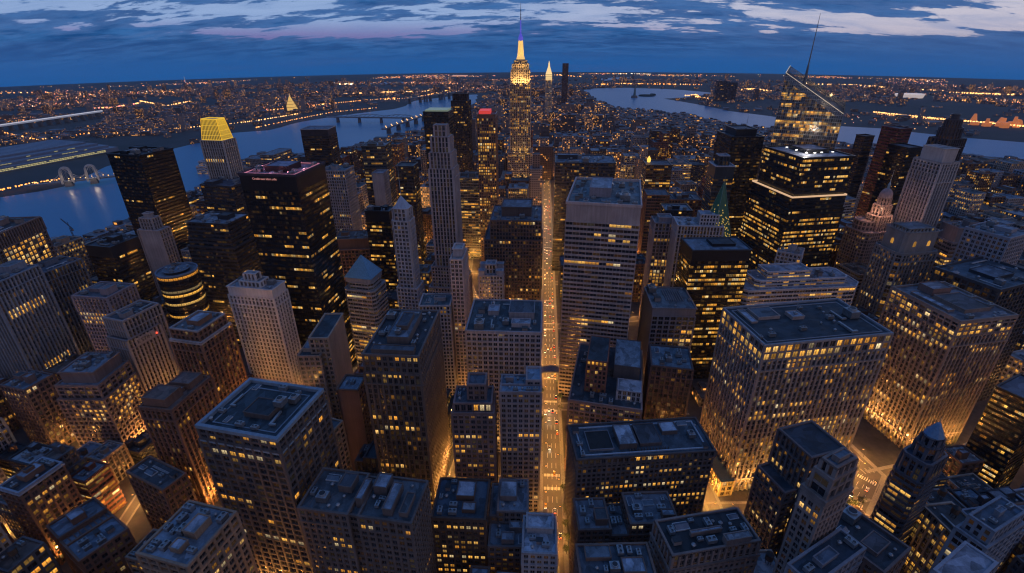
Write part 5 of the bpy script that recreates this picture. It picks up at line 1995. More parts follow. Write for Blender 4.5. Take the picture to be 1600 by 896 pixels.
# slanted glass skyscraper with a needle
GX, GY = 347.0, 627.0
av = math.atan2(659 - 627, 286 - 347) - math.pi / 2
wlen = math.hypot(659 - 627, 286 - 347)
t = Tower('slanted_glass_skyscraper', 'tall slanted-top glass skyscraper with lit roof edge and thin needle spire', 'skyscraper', None, None, None, 262,
          plain("steel_fin", (0.30, 0.32, 0.34), .4, .5), glass_mat(.6, .85, (0.06, .07, .08), .06, run=9), short='slanted glass skyscraper', vis=232,
          world=(GX, GY, 44.0, wlen, av), seed=8)
wx, wy = t.wx, t.wy
t.tier(0, 212, st='curtain', roof=False)
P = [(0, 0), (wx, 0), (wx, wy), (0, wy)]
top = [253.6, 262.0, 302.0, 296.0]
for k in range(4):
    q = (k + 1) % 4
    a, b = Vector(P[k]), Vector(P[q])
    n = round((b - a).length / 2.2)
    t.glass.quad((*a, 212), (*b, 212), (*b, top[q] - 7), (*a, top[k] - 7), uv=((0, 0), (n, 0), (n, (top[q] - 219) / 3.9), (0, (top[k] - 219) / 3.9)))
scr = MB()
for k in range(4):
    q = (k + 1) % 4
    a, b = Vector(P[k]), Vector(P[q])
    e = (b - a).normalized()
    nrm = Vector((e.y, -e.x))
    n = round((b - a).length / 2.2)
    scr.quad((*a, top[k] - 7), (*b, top[q] - 7), (*b, top[q]), (*a, top[k]))
    for j in range(n + 1):
        f = j / n
        p = a.lerp(b, f)
        tp = top[k] + (top[q] - top[k]) * f
        o = p + nrm * .35
        r = e * .13
        t.wall.quad((*(o - r), 212), (*(o + r), 212), (*(o + r), tp), (*(o - r), tp))
        t.wall.quad((*(p - r), 212), (*(o - r), 212), (*(o - r), tp), (*(p - r), tp))
        t.wall.quad((*(o + r), 212), (*(p + r), 212), (*(p + r), tp), (*(o + r), tp))
    for z in range(216, 302, 4):
        # floor lines stop where the sloping top cuts them
        za, zb = top[k], top[q]
        f0, f1 = 0.0, 1.0
        if za < z and zb < z:
            continue
        if za < z:
            f0 = (z - za) / (zb - za)
        if zb < z:
            f1 = (za - z) / (za - zb)
        c, d = a.lerp(b, f0) + nrm * .2, a.lerp(b, f1) + nrm * .2
        t.wall.quad((*c, z - .3), (*d, z - .3), (*d, z + .3), (*c, z + .3))
gs, N, b_ = new_mat("screen_glass")
b_.inputs['Base Color'].default_value = (.20, .20, .20, 1)
b_.inputs['Roughness'].default_value = .08
b_.inputs['Alpha'].default_value = .62
scr.build('crown_screen', t.root, gs)
mb = MB()
for k in (2, 3):
    q = (k + 1) % 4
    a, b = Vector((*P[k], top[k] + .2)), Vector((*P[q], top[q] + .2))
    nseg = 14
    for j in range(nseg):
        c = a.lerp(b, j / nseg)
        d = a.lerp(b, (j + .93) / nseg)
        mb.tube(c, d, .3, 5)
mb.build('edge_light', t.root, plain("edge_lamp", (.5, .5, .45), .5, 0, (1, .80, .48), .5))
ld = bpy.data.lights.new("crown_lamp", 'POINT')
ld.energy, ld.color, ld.shadow_soft_size = 5200, (1, .68, .30), 1.5
for f_ in (.25, .7):
    link('crown_lamp', ld, t.root, (wx * .5, wy * f_, 262 + 26 * f_))
rm = MB()
rm.ngon([(*P[k], top[k] - 7) for k in range(4)])
rm.build('roof', t.root, roof_mat((.08, .09, .11)))
lx, ly = t.wx * .45, t.wy * .70
mb = MB()
zb = 262
for s_ in range(10):
    z0, z1 = zb + s_ * 4.2, zb + (s_ + 1) * 4.2
    r0, r1 = 2.4 - s_ * .16, 2.4 - (s_ + 1) * .16
    for k in range(4):
        a0 = k * math.pi / 2
        p0 = (lx + r0 * math.cos(a0), ly + r0 * math.sin(a0), z0)
        p1 = (lx + r1 * math.cos(a0), ly + r1 * math.sin(a0), z1)
        a1 = a0 + math.pi / 2
        p2 = (lx + r1 * math.cos(a1), ly + r1 * math.sin(a1), z1)
        mb.tube(p0, p1, .3, 4)
        mb.tube(p0, p2, .22, 4)
mb.tube((lx, ly, zb - 20), (lx, ly, zb + 42), 1.2, 6, .9)
mb.tube((lx, ly, zb + 42), (lx, ly, zb + 96), .8, 6, .2)
mb.prism(ngon_pts(lx, ly, 1.7, 8), zb + 22, ngon_pts(lx, ly, 1.7, 8), zb + 25)
mb.build('needle_spire', t.root, plain("spire_steel", (.20, .20, .22), .4, .5))
t.done()

# green-lit pointed tower
gx, gy = 197.0, 545.0
r = empty('green_lit_spire_tower', gx, gy, gz(gx, gy), rad(20))
tag(r, 'green-lit pointed pyramid tower glittering between the office blocks right of the avenue', 'tower')
gmat, N, b_ = new_mat("green_lit_glass")
uv = N.new('ShaderNodeUVMap')
uv.uv_map = "UVMap"
u_, v_, _ = N.sep(uv.outputs[0])
c1, cc = N.white(N.comb(N.math('FLOOR', N.math('MULTIPLY', u_, 24.0)), N.math('FLOOR', N.math('MULTIPLY', v_, 46.0)), 3.0))
onl = N.math('LESS_THAN', c1, N.smooth(v_, 0.0, .8, .22, .02))
N.l.new(N.mix(onl, (.012, .13, .085), (1.0, .62, .10)), b_.inputs['Emission Color'])
N.put(b_.inputs['Emission Strength'], N.math('ADD', .05, N.math('MULTIPLY', onl, .5)))
b_.inputs['Base Color'].default_value = (.02, .07, .05, 1)
gmat.cycles.emission_sampling = 'NONE'
mb = MB()
mb.prism([(-12, -12), (12, -12), (12, 12), (-12, 12)], 132, [(-.5, -.5), (.5, -.5), (.5, .5), (-.5, .5)], 192)
mb.build('lit_pyramid', r, gmat)
mb = MB()
mb.box(-13, 13, -13, 13, 0, 132)
mb.build('shaft', r, wall_mat((.14, .15, .15)))
mb = MB()
for sx, sy in ((-1, -1), (1, -1), (1, 1), (-1, 1)):
    mb.tube((12.2 * sx, 12.2 * sy, 132), (.5 * sx, .5 * sy, 193), .35, 4)
mb.tube((0, 0, 192), (0, 0, 200), .3, 5, .05)
mb.build('corner_ribs', r, plain("green_rib", (.10, .2, .17), .5))


# ------------------------------------------------------------------ ground, rivers
def land_mat():
    mt, N, b = new_mat("land")
    tcn = N.new('ShaderNodeTexCoord')
    p = tcn.outputs['Object']
    a = N.noise(p, 0.0012, 6, .62)
    c = N.noise(p, 0.012, 4, .6)
    col = N.ramp(a, [(0.3, (.014, .020, .017)), (.48, (.028, .030, .028)), (.62, (.040, .037, .038)), (.75, (.02, .028, .02))])
    col = N.mix(N.smooth(c, .4, .62, 0, .5), col, (.05, .045, .045))
    x, y, z = N.sep(p)
    d = N.vmath('LENGTH', p)
    dist = N.math('SQRT', N.math('ADD', N.math('MULTIPLY', x, x), N.math('MULTIPLY', y, y)))
    near = N.smooth(dist, 900, 1500, 1, 0)
    fine = N.noise(p, .15, 4, .6)
    asp = N.mix(N.smooth(fine, .3, .7), (.032, .031, .032), (.058, .055, .053))
    N.l.new(N.mix(near, col, asp), b.inputs['Base Color'])
    b.inputs['Roughness'].default_value = .8
    return mt


mb = MB()
radii = [0, 60, 120, 200, 300, 420, 560, 720, 900, 1100, 1350, 1650, 2000, 2400, 2900, 3500, 4200, 5000, 6000, 7200, 8600, 10200, 12000, 14000, 17000]
NS = 128
for i in range(len(radii) - 1):
    for k in range(NS):
        a0, a1 = 2 * math.pi * k / NS, 2 * math.pi * (k + 1) / NS
        P4 = []
        for rr_, aa in ((radii[i], a0), (radii[i + 1], a0), (radii[i + 1], a1), (radii[i], a1)):
            x, y = rr_ * math.cos(aa), rr_ * math.sin(aa)
            P4.append((x, y, gz(x, y)))
        if i == 0:
            mb.tri(P4[0], P4[1], P4[2])
        else:
            mb.quad(*P4)
tag(mb.build('ground', None, land_mat()), 'dark city ground and far flat land out to the horizon', 'ground', kind='structure')


def water_mat():
    mt, N, b = new_mat("river_water")
    tcn = N.new('ShaderNodeTexCoord')
    p = tcn.outputs['Object']
    n1 = N.noise(p, .05, 4, .6)
    n2 = N.noise(p, .006, 4, .6, .6)
    bp = N.new('ShaderNodeBump')
    bp.inputs['Strength'].default_value = .22
    bp.inputs['Distance'].default_value = 1.0
    N.l.new(N.math('ADD', n1, N.math('MULTIPLY', n2, 1.2)), bp.inputs['Height'])
    N.l.new(bp.outputs[0], b.inputs['Normal'])
    N.l.new(N.mix(n2, (.035, .18, .33), (.055, .22, .38)), b.inputs['Base Color'])
    b.inputs['Roughness'].default_value = .30
    b.inputs['IOR'].default_value = 1.45
    b.inputs['Specular IOR Level'].default_value = .22
    return mt


WM = water_mat()
WATER_POLYS = []


def water(name, label, pix, step):
    pts = [at(*p) for p in pix]
    WATER_POLYS.append([(p.x, p.y) for p in pts])
    ring = []
    for i, p in enumerate(pts):
        q = pts[(i + 1) % len(pts)]
        n = max(1, int((q - p).length / step))
        rr_ = random.Random(i * 31 + len(pts))
        nrm = Vector((-(q - p).y, (q - p).x)).normalized()
        for k in range(n):
            j = 0 if k == 0 else rr_.uniform(-.12, .12) * min(step, (q - p).length / 6)
            ring.append(p.lerp(q, k / n) + nrm * j)
    nb = len(ring)
    edges = [(i, (i + 1) % nb) for i in range(nb)]
    xs, ys = [p.x for p in ring], [p.y for p in ring]
    grid = []
    x = min(xs)
    while x < max(xs):
        y = min(ys)
        while y < max(ys):
            grid.append(Vector((x, y)))
            y += step * 1.5
        x += step * 1.5
    grid = [g for g in grid if inside((g.x, g.y), [(p.x, p.y) for p in ring])]
    vs, es, fs, *_ = delaunay_2d_cdt(ring + grid, edges, [], 1, 1e-3)
    me = bpy.data.meshes.new(name)
    me.from_pydata([(v.x, v.y, gz(v.x, v.y) + .35) for v in vs], [], [tuple(f) for f in fs])
    me.materials.append(WM)
    me.update()
    o = link(name, me)
    tag(o, label, 'water', kind='structure')
    if me.polygons and me.polygons[0].normal.z < 0:
        me.flip_normals()


def inside(p, poly):
    x, y = p
    c = False
    j = len(poly) - 1
    for i in range(len(poly)):
        xi, yi = poly[i]
        xj, yj = poly[j]
        if (yi > y) != (yj > y) and x < (xj - xi) * (y - yi) / (yj - yi) + xi:
            c = not c
        j = i
    return c


EAST = [(-90, 330), (0, 309), (60, 300), (100, 292), (135, 276), (165, 261), (240, 240), (300, 226), (365, 208), (420, 204), (470, 191), (530, 181),
        (580, 175), (615, 171), (634, 166), (648, 158), (672, 155), (720, 149), (745, 148), (745, 160), (735, 170), (715, 184), (690, 196), (650, 208), (610, 219), (545, 236),
        (452, 246), (440, 240), (405, 246), (372, 262), (330, 288), (290, 312), (225, 345), (150, 366), (90, 383), (0, 398), (-90, 412)]
HUDSON = [(912, 141), (930, 138.6), (975, 137.6), (1030, 139), (1066, 141), (1100, 144), (1122, 146.5), (1085, 151), (1060, 153.5), (1037, 154.5), (1070, 160),
          (1100, 165.5), (1140, 174), (1200, 181.5), (1260, 190), (1320, 198), (1375, 201), (1440, 208.5), (1500, 215), (1600, 223), (1700, 231),
          (1700, 263), (1600, 249), (1500, 242), (1440, 240), (1335, 231), (1290, 222), (1200, 204), (1142, 197), (1100, 186), (1040, 177), (980, 172.5), (945, 165), (927, 155), (915, 147)]
water('river', 'wide blue river behind the towers on the left', EAST, 90)
water('bay_water', 'wide blue river and harbour beyond the towers on the right', HUDSON, 110)
water('far_water', 'thin pale strip of far water under the left horizon', [(540, 131.5), (600, 128.8), (660, 127.6), (720, 127.2), (720, 128.6), (660, 130), (600, 132)], 250)
water('far_water', 'thin pale strip of far water under the horizon right of the spire', [(930, 124), (960, 121.5), (985, 121), (975, 123.5), (945, 126.5)], 250)
# low wooded islands
for (cx, cy, rx, ry, lb) in [(1010, 150.5, 14, 1.0, 'long low dark islet in the harbour'), (1020, 149, 5, .8, 'small dark islet in the harbour')]:
    c = at(cx, cy)
    ex = (at(cx + rx, cy) - c).length
    ey = (at(cx, cy - ry) - c).length
    mb = MB()
    b0 = [(c.x + ex * math.cos(k * .5236), c.y + ey * math.sin(k * .5236)) for k in range(12)]
    b1 = [(c.x + .8 * ex * math.cos(k * .5236), c.y + .8 * ey * math.sin(k * .5236)) for k in range(12)]
    z = gz(c.x, c.y)
    mb.prism(b0, z - 2, b1, z + 9)
    tag(mb.build('island', None, plain("dark_wood_land", (.02, .028, .02), .9)), lb, 'island', kind='structure')

# ------------------------------------------------------------------ streets
ROADS = [   # centre line, road width, kerb-to-wall pavement
    ([(14, 190), (14, 600), (14, 1300), (12, 2000), (10, 2700)], 15.0, 3.2),
    ([(-68, 215), (-69, 300), (-65, 340), (-63, 400), (-62, 440), (-73, 490), (-78, 540), (-91, 627), (-112, 700), (-119, 785), (-104, 850), (-146, 1050), (-180, 1400), (-200, 2200)], 8.0, 2.0),
    ([(-214, 175), (-229, 260), (-234, 330), (-221, 385), (-211, 430), (-211, 490), (-225, 620), (-240, 800), (-275, 1200)], 9.0, 2.4),
    ([(143, 245), (140, 300), (131, 352), (131, 400)], 9.0, 2.4),
    ([(210, 238), (243, 286), (283, 328), (266, 395), (255, 440)], 17.0, 4.0),
    ([(283, 322), (330, 336), (392, 360), (450, 388), (540, 440)], 13.0, 3.0),
    ([(-396, 215), (-408, 290), (-417, 376), (-426, 470)], 6.5, 1.6),
    ([(-306, 195), (-324, 290), (-334, 380), (-338, 430)], 6.0, 1.6),
    ([(24, 402), (150, 402)], 8.0, 2.2),
    ([(24, 305), (135, 305)], 7.0, 2.0),
    ([(128, 283), (200, 288), (266, 306)], 10.0, 2.4),
    ([(5, 305), (-62, 304)], 7.0, 2.0),
    ([(5, 455), (-62, 450)], 8.0, 2.2),
    ([(24, 560), (150, 590)], 9.0, 2.4),
    ([(5, 625), (-91, 640), (-225, 640), (-460, 600)], 9.0, 2.4),
    ([(5, 830), (-104, 830), (-400, 800)], 9.0, 2.4),
    ([(24, 800), (165, 810), (480, 780)], 9.0, 2.4),
    ([(5, 525), (-76, 528)], 8.0, 2.2),
    ([(5, 720), (-112, 725), (-320, 720)], 8.0, 2.2),
    ([(5, 930), (-110, 930), (-420, 900)], 8.0, 2.2),
    ([(24, 505), (150, 505)], 8.0, 2.2),
    ([(24, 690), (160, 690)], 8.0, 2.2),
    ([(24, 940), (170, 940), (560, 900)], 8.0, 2.2),
    ([(5, 1060), (-150, 1060), (-430, 1030)], 8.0, 2.2),
    ([(24, 1080), (200, 1080), (600, 1040)], 8.0, 2.2),
    ([(180, 700), (186, 940), (200, 1300)], 8.0, 2.2),
    ([(430, 760), (450, 1000), (470, 1300)], 8.0, 2.2),
]


def resample(line, step):
    out = []
    for a, b in zip(line[:-1], line[1:]):
        a, b = Vector(a), Vector(b)
        n = max(1, round((b - a).length / step))
        for k in range(n):
            out.append(a.lerp(b, k / n))
    out.append(Vector(line[-1]))
    return out


def strip(mb, pts, o0, o1, z, top=None):
    """Band between side offsets o0 and o1 along pts; with top it becomes a raised slab."""
    sides = []
    for i, p in enumerate(pts):
        a, b = pts[max(0, i - 1)], pts[min(len(pts) - 1, i + 1)]
        d = (b - a).normalized()
        n = Vector((d.y, -d.x))
        sides.append((p + n * o0, p + n * o1))
    for (a0, a1), (b0, b1) in zip(sides[:-1], sides[1:]):
        P = lambda v, zz: (v.x, v.y, gz(v.x, v.y) + zz)
        mb.quad(P(a0, z), P(a1, z), P(b1, z), P(b0, z))
        if top:
            mb.quad(P(a0, 0), P(a0, z), P(b0, z), P(b0, 0))
            mb.quad(P(a1, z), P(a1, 0), P(b1, 0), P(b1, z))


def asphalt():
    mt, N, b = new_mat("asphalt")
    tcn = N.new('ShaderNodeTexCoord')
    p = tcn.outputs['Object']
    n = N.noise(p, .07, 5, .65)
    f = N.noise(p, 1.2, 3, .6)
    k = N.math('ADD', N.math('MULTIPLY', n, .7), N.math('MULTIPLY', f, .3))
    N.l.new(N.mix(N.smooth(k, .3, .7), (.04, .038, .037), (.10, .093, .087)), b.inputs['Base Color'])
    N.put(b.inputs['Roughness'], N.smooth(n, .3, .7, .45, .8))
    return mt


ASPH, PAVE, PAINT = asphalt(), plain("paving_concrete", (.20, .19, .18), .8), plain("road_paint", (.62, .60, .55), .6)
for i, (line, w, pv) in enumerate(ROADS):
    pts = resample(line, 30)
    dz = .05 + .004 * i
    mb = MB()
    strip(mb, pts, -w / 2, w / 2, dz)
    nm = 'avenue' if i == 0 else 'street'
    tag(mb.build(nm, None, ASPH), 'long straight lamplit avenue running from the bottom to the far spire' if i == 0 else 'narrow lamplit street between the buildings', 'street', kind='structure')
    mb = MB()
    strip(mb, pts, -w / 2 - pv, -w / 2, .17 + .0007 * i, True)
    strip(mb, pts, w / 2, w / 2 + pv, .17 + .0007 * i, True)
    tag(mb.build('pavement', None, PAVE), 'raised concrete pavement along the street', 'pavement', kind='structure')
mk = MB()
av0 = resample([(14, 200), (14, 1200)], 6)
for k in range(0, len(av0) - 1, 2):
    for off in (-3.6, 0, 3.6):
        strip(mk, av0[k:k + 2], off - .12, off + .12, .125)
for yy in (305, 402, 455, 560, 625, 830):
    for k in range(12):
        x = 7.2 + k * 1.15
        for y0 in (yy - 8.5, yy + 5.5):
            mk.quad((x, y0, gz(x, y0) + .13), (x + .6, y0, gz(x, y0) + .13), (x + .6, y0 + 3, gz(x, y0) + .13), (x, y0 + 3, gz(x, y0) + .13))
pl_ = resample(ROADS[4][0], 6)
for k in range(0, len(pl_) - 1, 2):
    for off in (-4.2, 0, 4.2):
        strip(mk, pl_[k:k + 2], off - .14, off + .14, .15)
for k in range(10):
    p = Vector((274, 320)) + Vector((.69, -.72)) * (k * 1.6 - 7)
    strip(mk, [p, p + Vector((.72, .69)) * 4], -.35, .35, .15)
    p = Vector((250, 296)) + Vector((.75, -.66)) * (k * 1.6 - 7)
    strip(mk, [p, p + Vector((.66, .75)) * 4], -.35, .35, .15)
tag(mk.build('road_marking', None, PAINT), 'white lane dashes and crossings painted on the streets', 'road marking', kind='structure')


def near_road(x, y, half):
    p = Vector((x, y))
    for line, w, pv in ROADS:
        for a, b in zip(line[:-1], line[1:]):
            a, b = Vector(a), Vector(b)
            d = b - a
            f = max(0, min(1, (p - a).dot(d) / d.length_squared))
            if (p - a - d * f).length < w / 2 + pv * .7 + half:
                return True
    return False

# ------------------------------------------------------------------ hidden-ness and spacing tests
def hull(pts):
    pts = sorted(set(pts))
    if len(pts) < 3:
        return pts
    def half(ps):
        h = []
        for p in ps:
            while len(h) > 1 and (h[-1][0] - h[-2][0]) * (p[1] - h[-2][1]) - (h[-1][1] - h[-2][1]) * (p[0] - h[-2][0]) <= 0:
                h.pop()
            h.append(p)
        return h
    a, b = half(pts), half(pts[::-1])
    return a[:-1] + b[:-1]


class Box2:
    pass


SCR = []
for t in HERO:
    b = Box2()
    b.c = t.corners
    b.h = hull([proj(x, y, z)[:2] for (x, y) in t.corners for z in (0, t.H)])
    b.x0, b.x1 = min(p[0] for p in b.h), max(p[0] for p in b.h)
    b.y0, b.y1 = min(p[1] for p in b.h), max(p[1] for p in b.h)
    top = [proj(x, y, t.H)[:2] for (x, y) in t.corners]
    b.tx0, b.tx1 = min(p[0] for p in top), max(p[0] for p in top)
    b.d = min(math.hypot(x, y) for x, y in t.corners)
    b.dm = math.hypot(*t.loc(t.wx / 2, t.wy / 2))
    b.vis = t.vis
    b.t = t
    b.sx, b.sy = sum(p[0] for p in top) / 4, min(896, (min(p[1] for p in top) + min(b.vis, b.y1)) / 2)
    SCR.append(b)


def sat(A, B, gap=1.0):
    for P in (A, B):
        for i in range(len(P)):
            ex, ey = P[(i + 1) % len(P)][0] - P[i][0], P[(i + 1) % len(P)][1] - P[i][1]
            l = math.hypot(ex, ey) or 1
            nx, ny = -ey / l, ex / l
            a = [p[0] * nx + p[1] * ny for p in A]
            b = [p[0] * nx + p[1] * ny for p in B]
            if min(max(a), max(b)) - max(min(a), min(b)) < -gap:
                return False
    return True


def hidden(pts, d):
    """True when every screen point lies behind a nearer landmark building."""
    for p in pts:
        ok = False
        for b in SCR:
            if b.dm < d - 5 and b.x0 <= p[0] <= b.x1 and b.y0 <= p[1] <= b.y1 and inside(p, b.h):
                ok = True
                break
        if not ok:
            return False
    return True


WATERS = WATER_POLYS[:2]


def wet(x, y):
    return any(inside((x, y), w) for w in WATERS)


# ------------------------------------------------------------------ the rest of the city
EASTX = [(-950, 300), (-905, 830), (-870, 1131), (-835, 1600), (-612, 2018), (-485, 2600), (-420, 3300), (-250, 4200), (-60, 4900)]
WESTX = [(1250, 300), (1420, 900), (1420, 1500), (1330, 1700), (1075, 1934), (790, 2640), (470, 3000), (390, 3700), (200, 4700), (60, 4900)]


def edge(tab, y):
    for (x0, y0), (x1, y1) in zip(tab[:-1], tab[1:]):
        if y0 <= y <= y1:
            return x0 + (x1 - x0) * (y - y0) / (y1 - y0)
    return tab[0][0] if y < tab[0][1] else 0


CAND = []
R5 = random.Random(77)
y = 118.0
row = 0
while y < 4880:
    far = y > 1000
    pitch = 22 if y < 320 else 30 if y < 520 else (36 if y < 1100 else 44)
    ew, ww = edge(EASTX, y), edge(WESTX, y)
    x = ew + R5.uniform(0, 12)
    while x < ww:
        w = R5.uniform(.62, 1.12) * pitch if not far else R5.uniform(.5, 1.3) * pitch
        d = pitch * R5.uniform(.72, .98)
        cx, cy = x + w / 2, y + d / 2
        x += w + (R5.uniform(.8, 2.5) if R5.random() < .72 else R5.uniform(7, 13))
        rot = rad(max(-12, min(20, cx * .038))) * max(0, min(1, (1400 - y) / 700))
        # height pattern of the island
        if y < 520:
            h = R5.uniform(26, 66) if cx > -240 else R5.uniform(38, 78)
        elif y < 900:
            h = R5.uniform(40, 105)
        elif y < 1500:
            h = R5.uniform(28, 100) if R5.random() < .8 else R5.uniform(80, 150)
        elif y < 3300:
            h = R5.uniform(18, 58) if R5.random() < .85 else R5.uniform(60, 105)
        else:
            h = R5.uniform(30, 110) if abs(cx) < 330 else R5.uniform(25, 60)
        edge_d = min(cx - ew, ww - cx)
        if edge_d < 260 and y < 3300:
            h *= .55 + .45 * edge_d / 260
        if x > 620 and y > 700:
            h *= .7
        CAND.append((cx, cy, w, d, h, rot))
    row += 1
    y += pitch + (0 if row % 2 else (11 if y < 1100 else 14))

SHORE = [(-50, 405), (90, 386), (190, 366), (230, 330), (300, 304), (375, 258), (450, 246), (530, 237), (610, 217), (700, 188), (745, 168), (790, 140), (900, 140),
         (925, 160), (980, 175), (1100, 190), (1200, 205), (1335, 233), (1500, 247), (1700, 262)]


def shore_line(mx):
    for (a, ya), (b, yb) in zip(SHORE[:-1], SHORE[1:]):
        if a <= mx <= b:
            return ya + (yb - ya) * (mx - a) / (b - a) - 4
    return 0


PLACED = []
FILL = []
STUFFB = []
for (cx, cy, w, d, h, rot) in CAND:
    dist = math.hypot(cx, cy)
    c, s = math.cos(rot), math.sin(rot)
    cs = [(cx + c * a - s * b, cy + s * a + c * b) for a, b in ((-w / 2, -d / 2), (w / 2, -d / 2), (w / 2, d / 2), (-w / 2, d / 2))]
    if any(sat(cs, a, -1) for a in APRONS):
        continue
    if wet(cx, cy) or any(near_road(*p, .5) for p in cs) or near_road(cx, cy, 1):
        continue
    if dist < 1400 and any(abs(b.d - dist) < 260 and sat(cs, b.c, 1.5) for b in SCR):
        continue
    if sat(cs, [(EX - 25, EY - 45), (EX + 75, EY - 45), (EX + 75, EY + 50), (EX - 25, EY + 50)], 0) or math.hypot(cx - gx, cy - gy) < 38:
        continue
    # do not rise in front of what the photograph shows behind
    for _ in range(12):
        tp = [proj(*p, h) for p in cs]
        x0, x1, y0 = min(p[0] for p in tp), max(p[0] for p in tp), min(p[1] for p in tp)
        bad = False
        for b in SCR:
            if b.dm > dist + 8 and x1 > b.tx0 + 2 and x0 < b.tx1 - 2 and y0 < b.vis:
                bad = True
                break
        mx = (x0 + x1) / 2
        if dist > 450 and y0 < shore_line(mx):
            bad = True
        # keep the skyline of the middle distance below the horizon view
        if dist > 600 and dist < 3300 and y0 < (168 if abs(cx) < 350 else 205) and dist > 600:
            if y0 < 150 or cx > 350 or cx < -350:
                bad = True
        if not bad:
            break
        h *= .86
    if h < 13:
        h = R5.uniform(9, 13)
    tp = [proj(*p, h) for p in cs]
    if max(p[0] for p in tp) < -420 or min(p[0] for p in tp) > 2020 or min(p[1] for p in tp) > 1080:
        continue
    outside = max(p[0] for p in tp) < -4 or min(p[0] for p in tp) > 1604 or min(p[1] for p in tp) > 900
    if outside and dist > 1500:
        continue
    fr = [proj(*p, 0) for p in cs]
    test = [p[:2] for p in tp] + [proj(cx, cy, h)[:2]] + [((a[0] + b[0]) / 2, (a[1] + b[1]) / 2) for a, b in zip(tp, fr)]
    test = [(max(1, min(1599, a)), max(1, min(895, b))) for a, b in test]
    if not outside and hidden(test, dist):
        continue
    area = (max(p[0] for p in tp) - min(p[0] for p in tp)) * (max(p[1] for p in tp + fr) - min(p[1] for p in tp))
    PLACED.append(cs)
    FILL.append([-1 if outside else area, cx, cy, w, d, h, rot, dist])
FILL.sort(key=lambda f: -f[0])
N_SOLO = 196
SOLO, REST = FILL[:N_SOLO], FILL[N_SOLO:]

PALETTE = [('brown brick', BROWN, 'brick_office_building'), ('tan brick', TAN, 'brick_office_building'), ('grey stone', GREY, 'stone_office_building'),
           ('pale stone', STONE, 'stone_office_building'), ('red brick', REDB, 'brick_office_building'), ('dark glass', (0.05, .05, .058), 'glass_office_tower'),
           ('buff stone', BUFF, 'stone_office_building'), ('charcoal', DGREY, 'stone_office_building'), ('blue-grey', BLUEG, 'stone_office_building'),
           ('chocolate brick', (0.12, .075, .06), 'brick_office_building')]
ROOFS = [('dark flat roof', (0.04, .05, .06)), ('slate-blue roof', (0.11, .15, .20)), ('pale grey roof', (0.20, .22, .25)),
         ('brownish roof', (0.10, .075, .065)), ('teal-black roof', TEAL)]
USED_LABELS = {}


def where(sx, sy, dist, skip=0):
    """Wording from the nearest landmark building on the picture plane."""
    near = sorted(SCR, key=lambda b: math.hypot((b.sx - sx), (b.sy - sy) * 1.2))
    near = [b for b in near if b.t.short]
    b = near[skip]
    if dist > b.dm + 60 and sy < b.sy - 10:
        rel = 'beyond'
    elif sx < b.tx0:
        rel = 'left of'
    elif sx > b.tx1:
        rel = 'right of'
    elif dist > b.dm:
        rel = 'behind'
    else:
        rel = 'in front of'
    return f"{rel} the {b.t.short}"


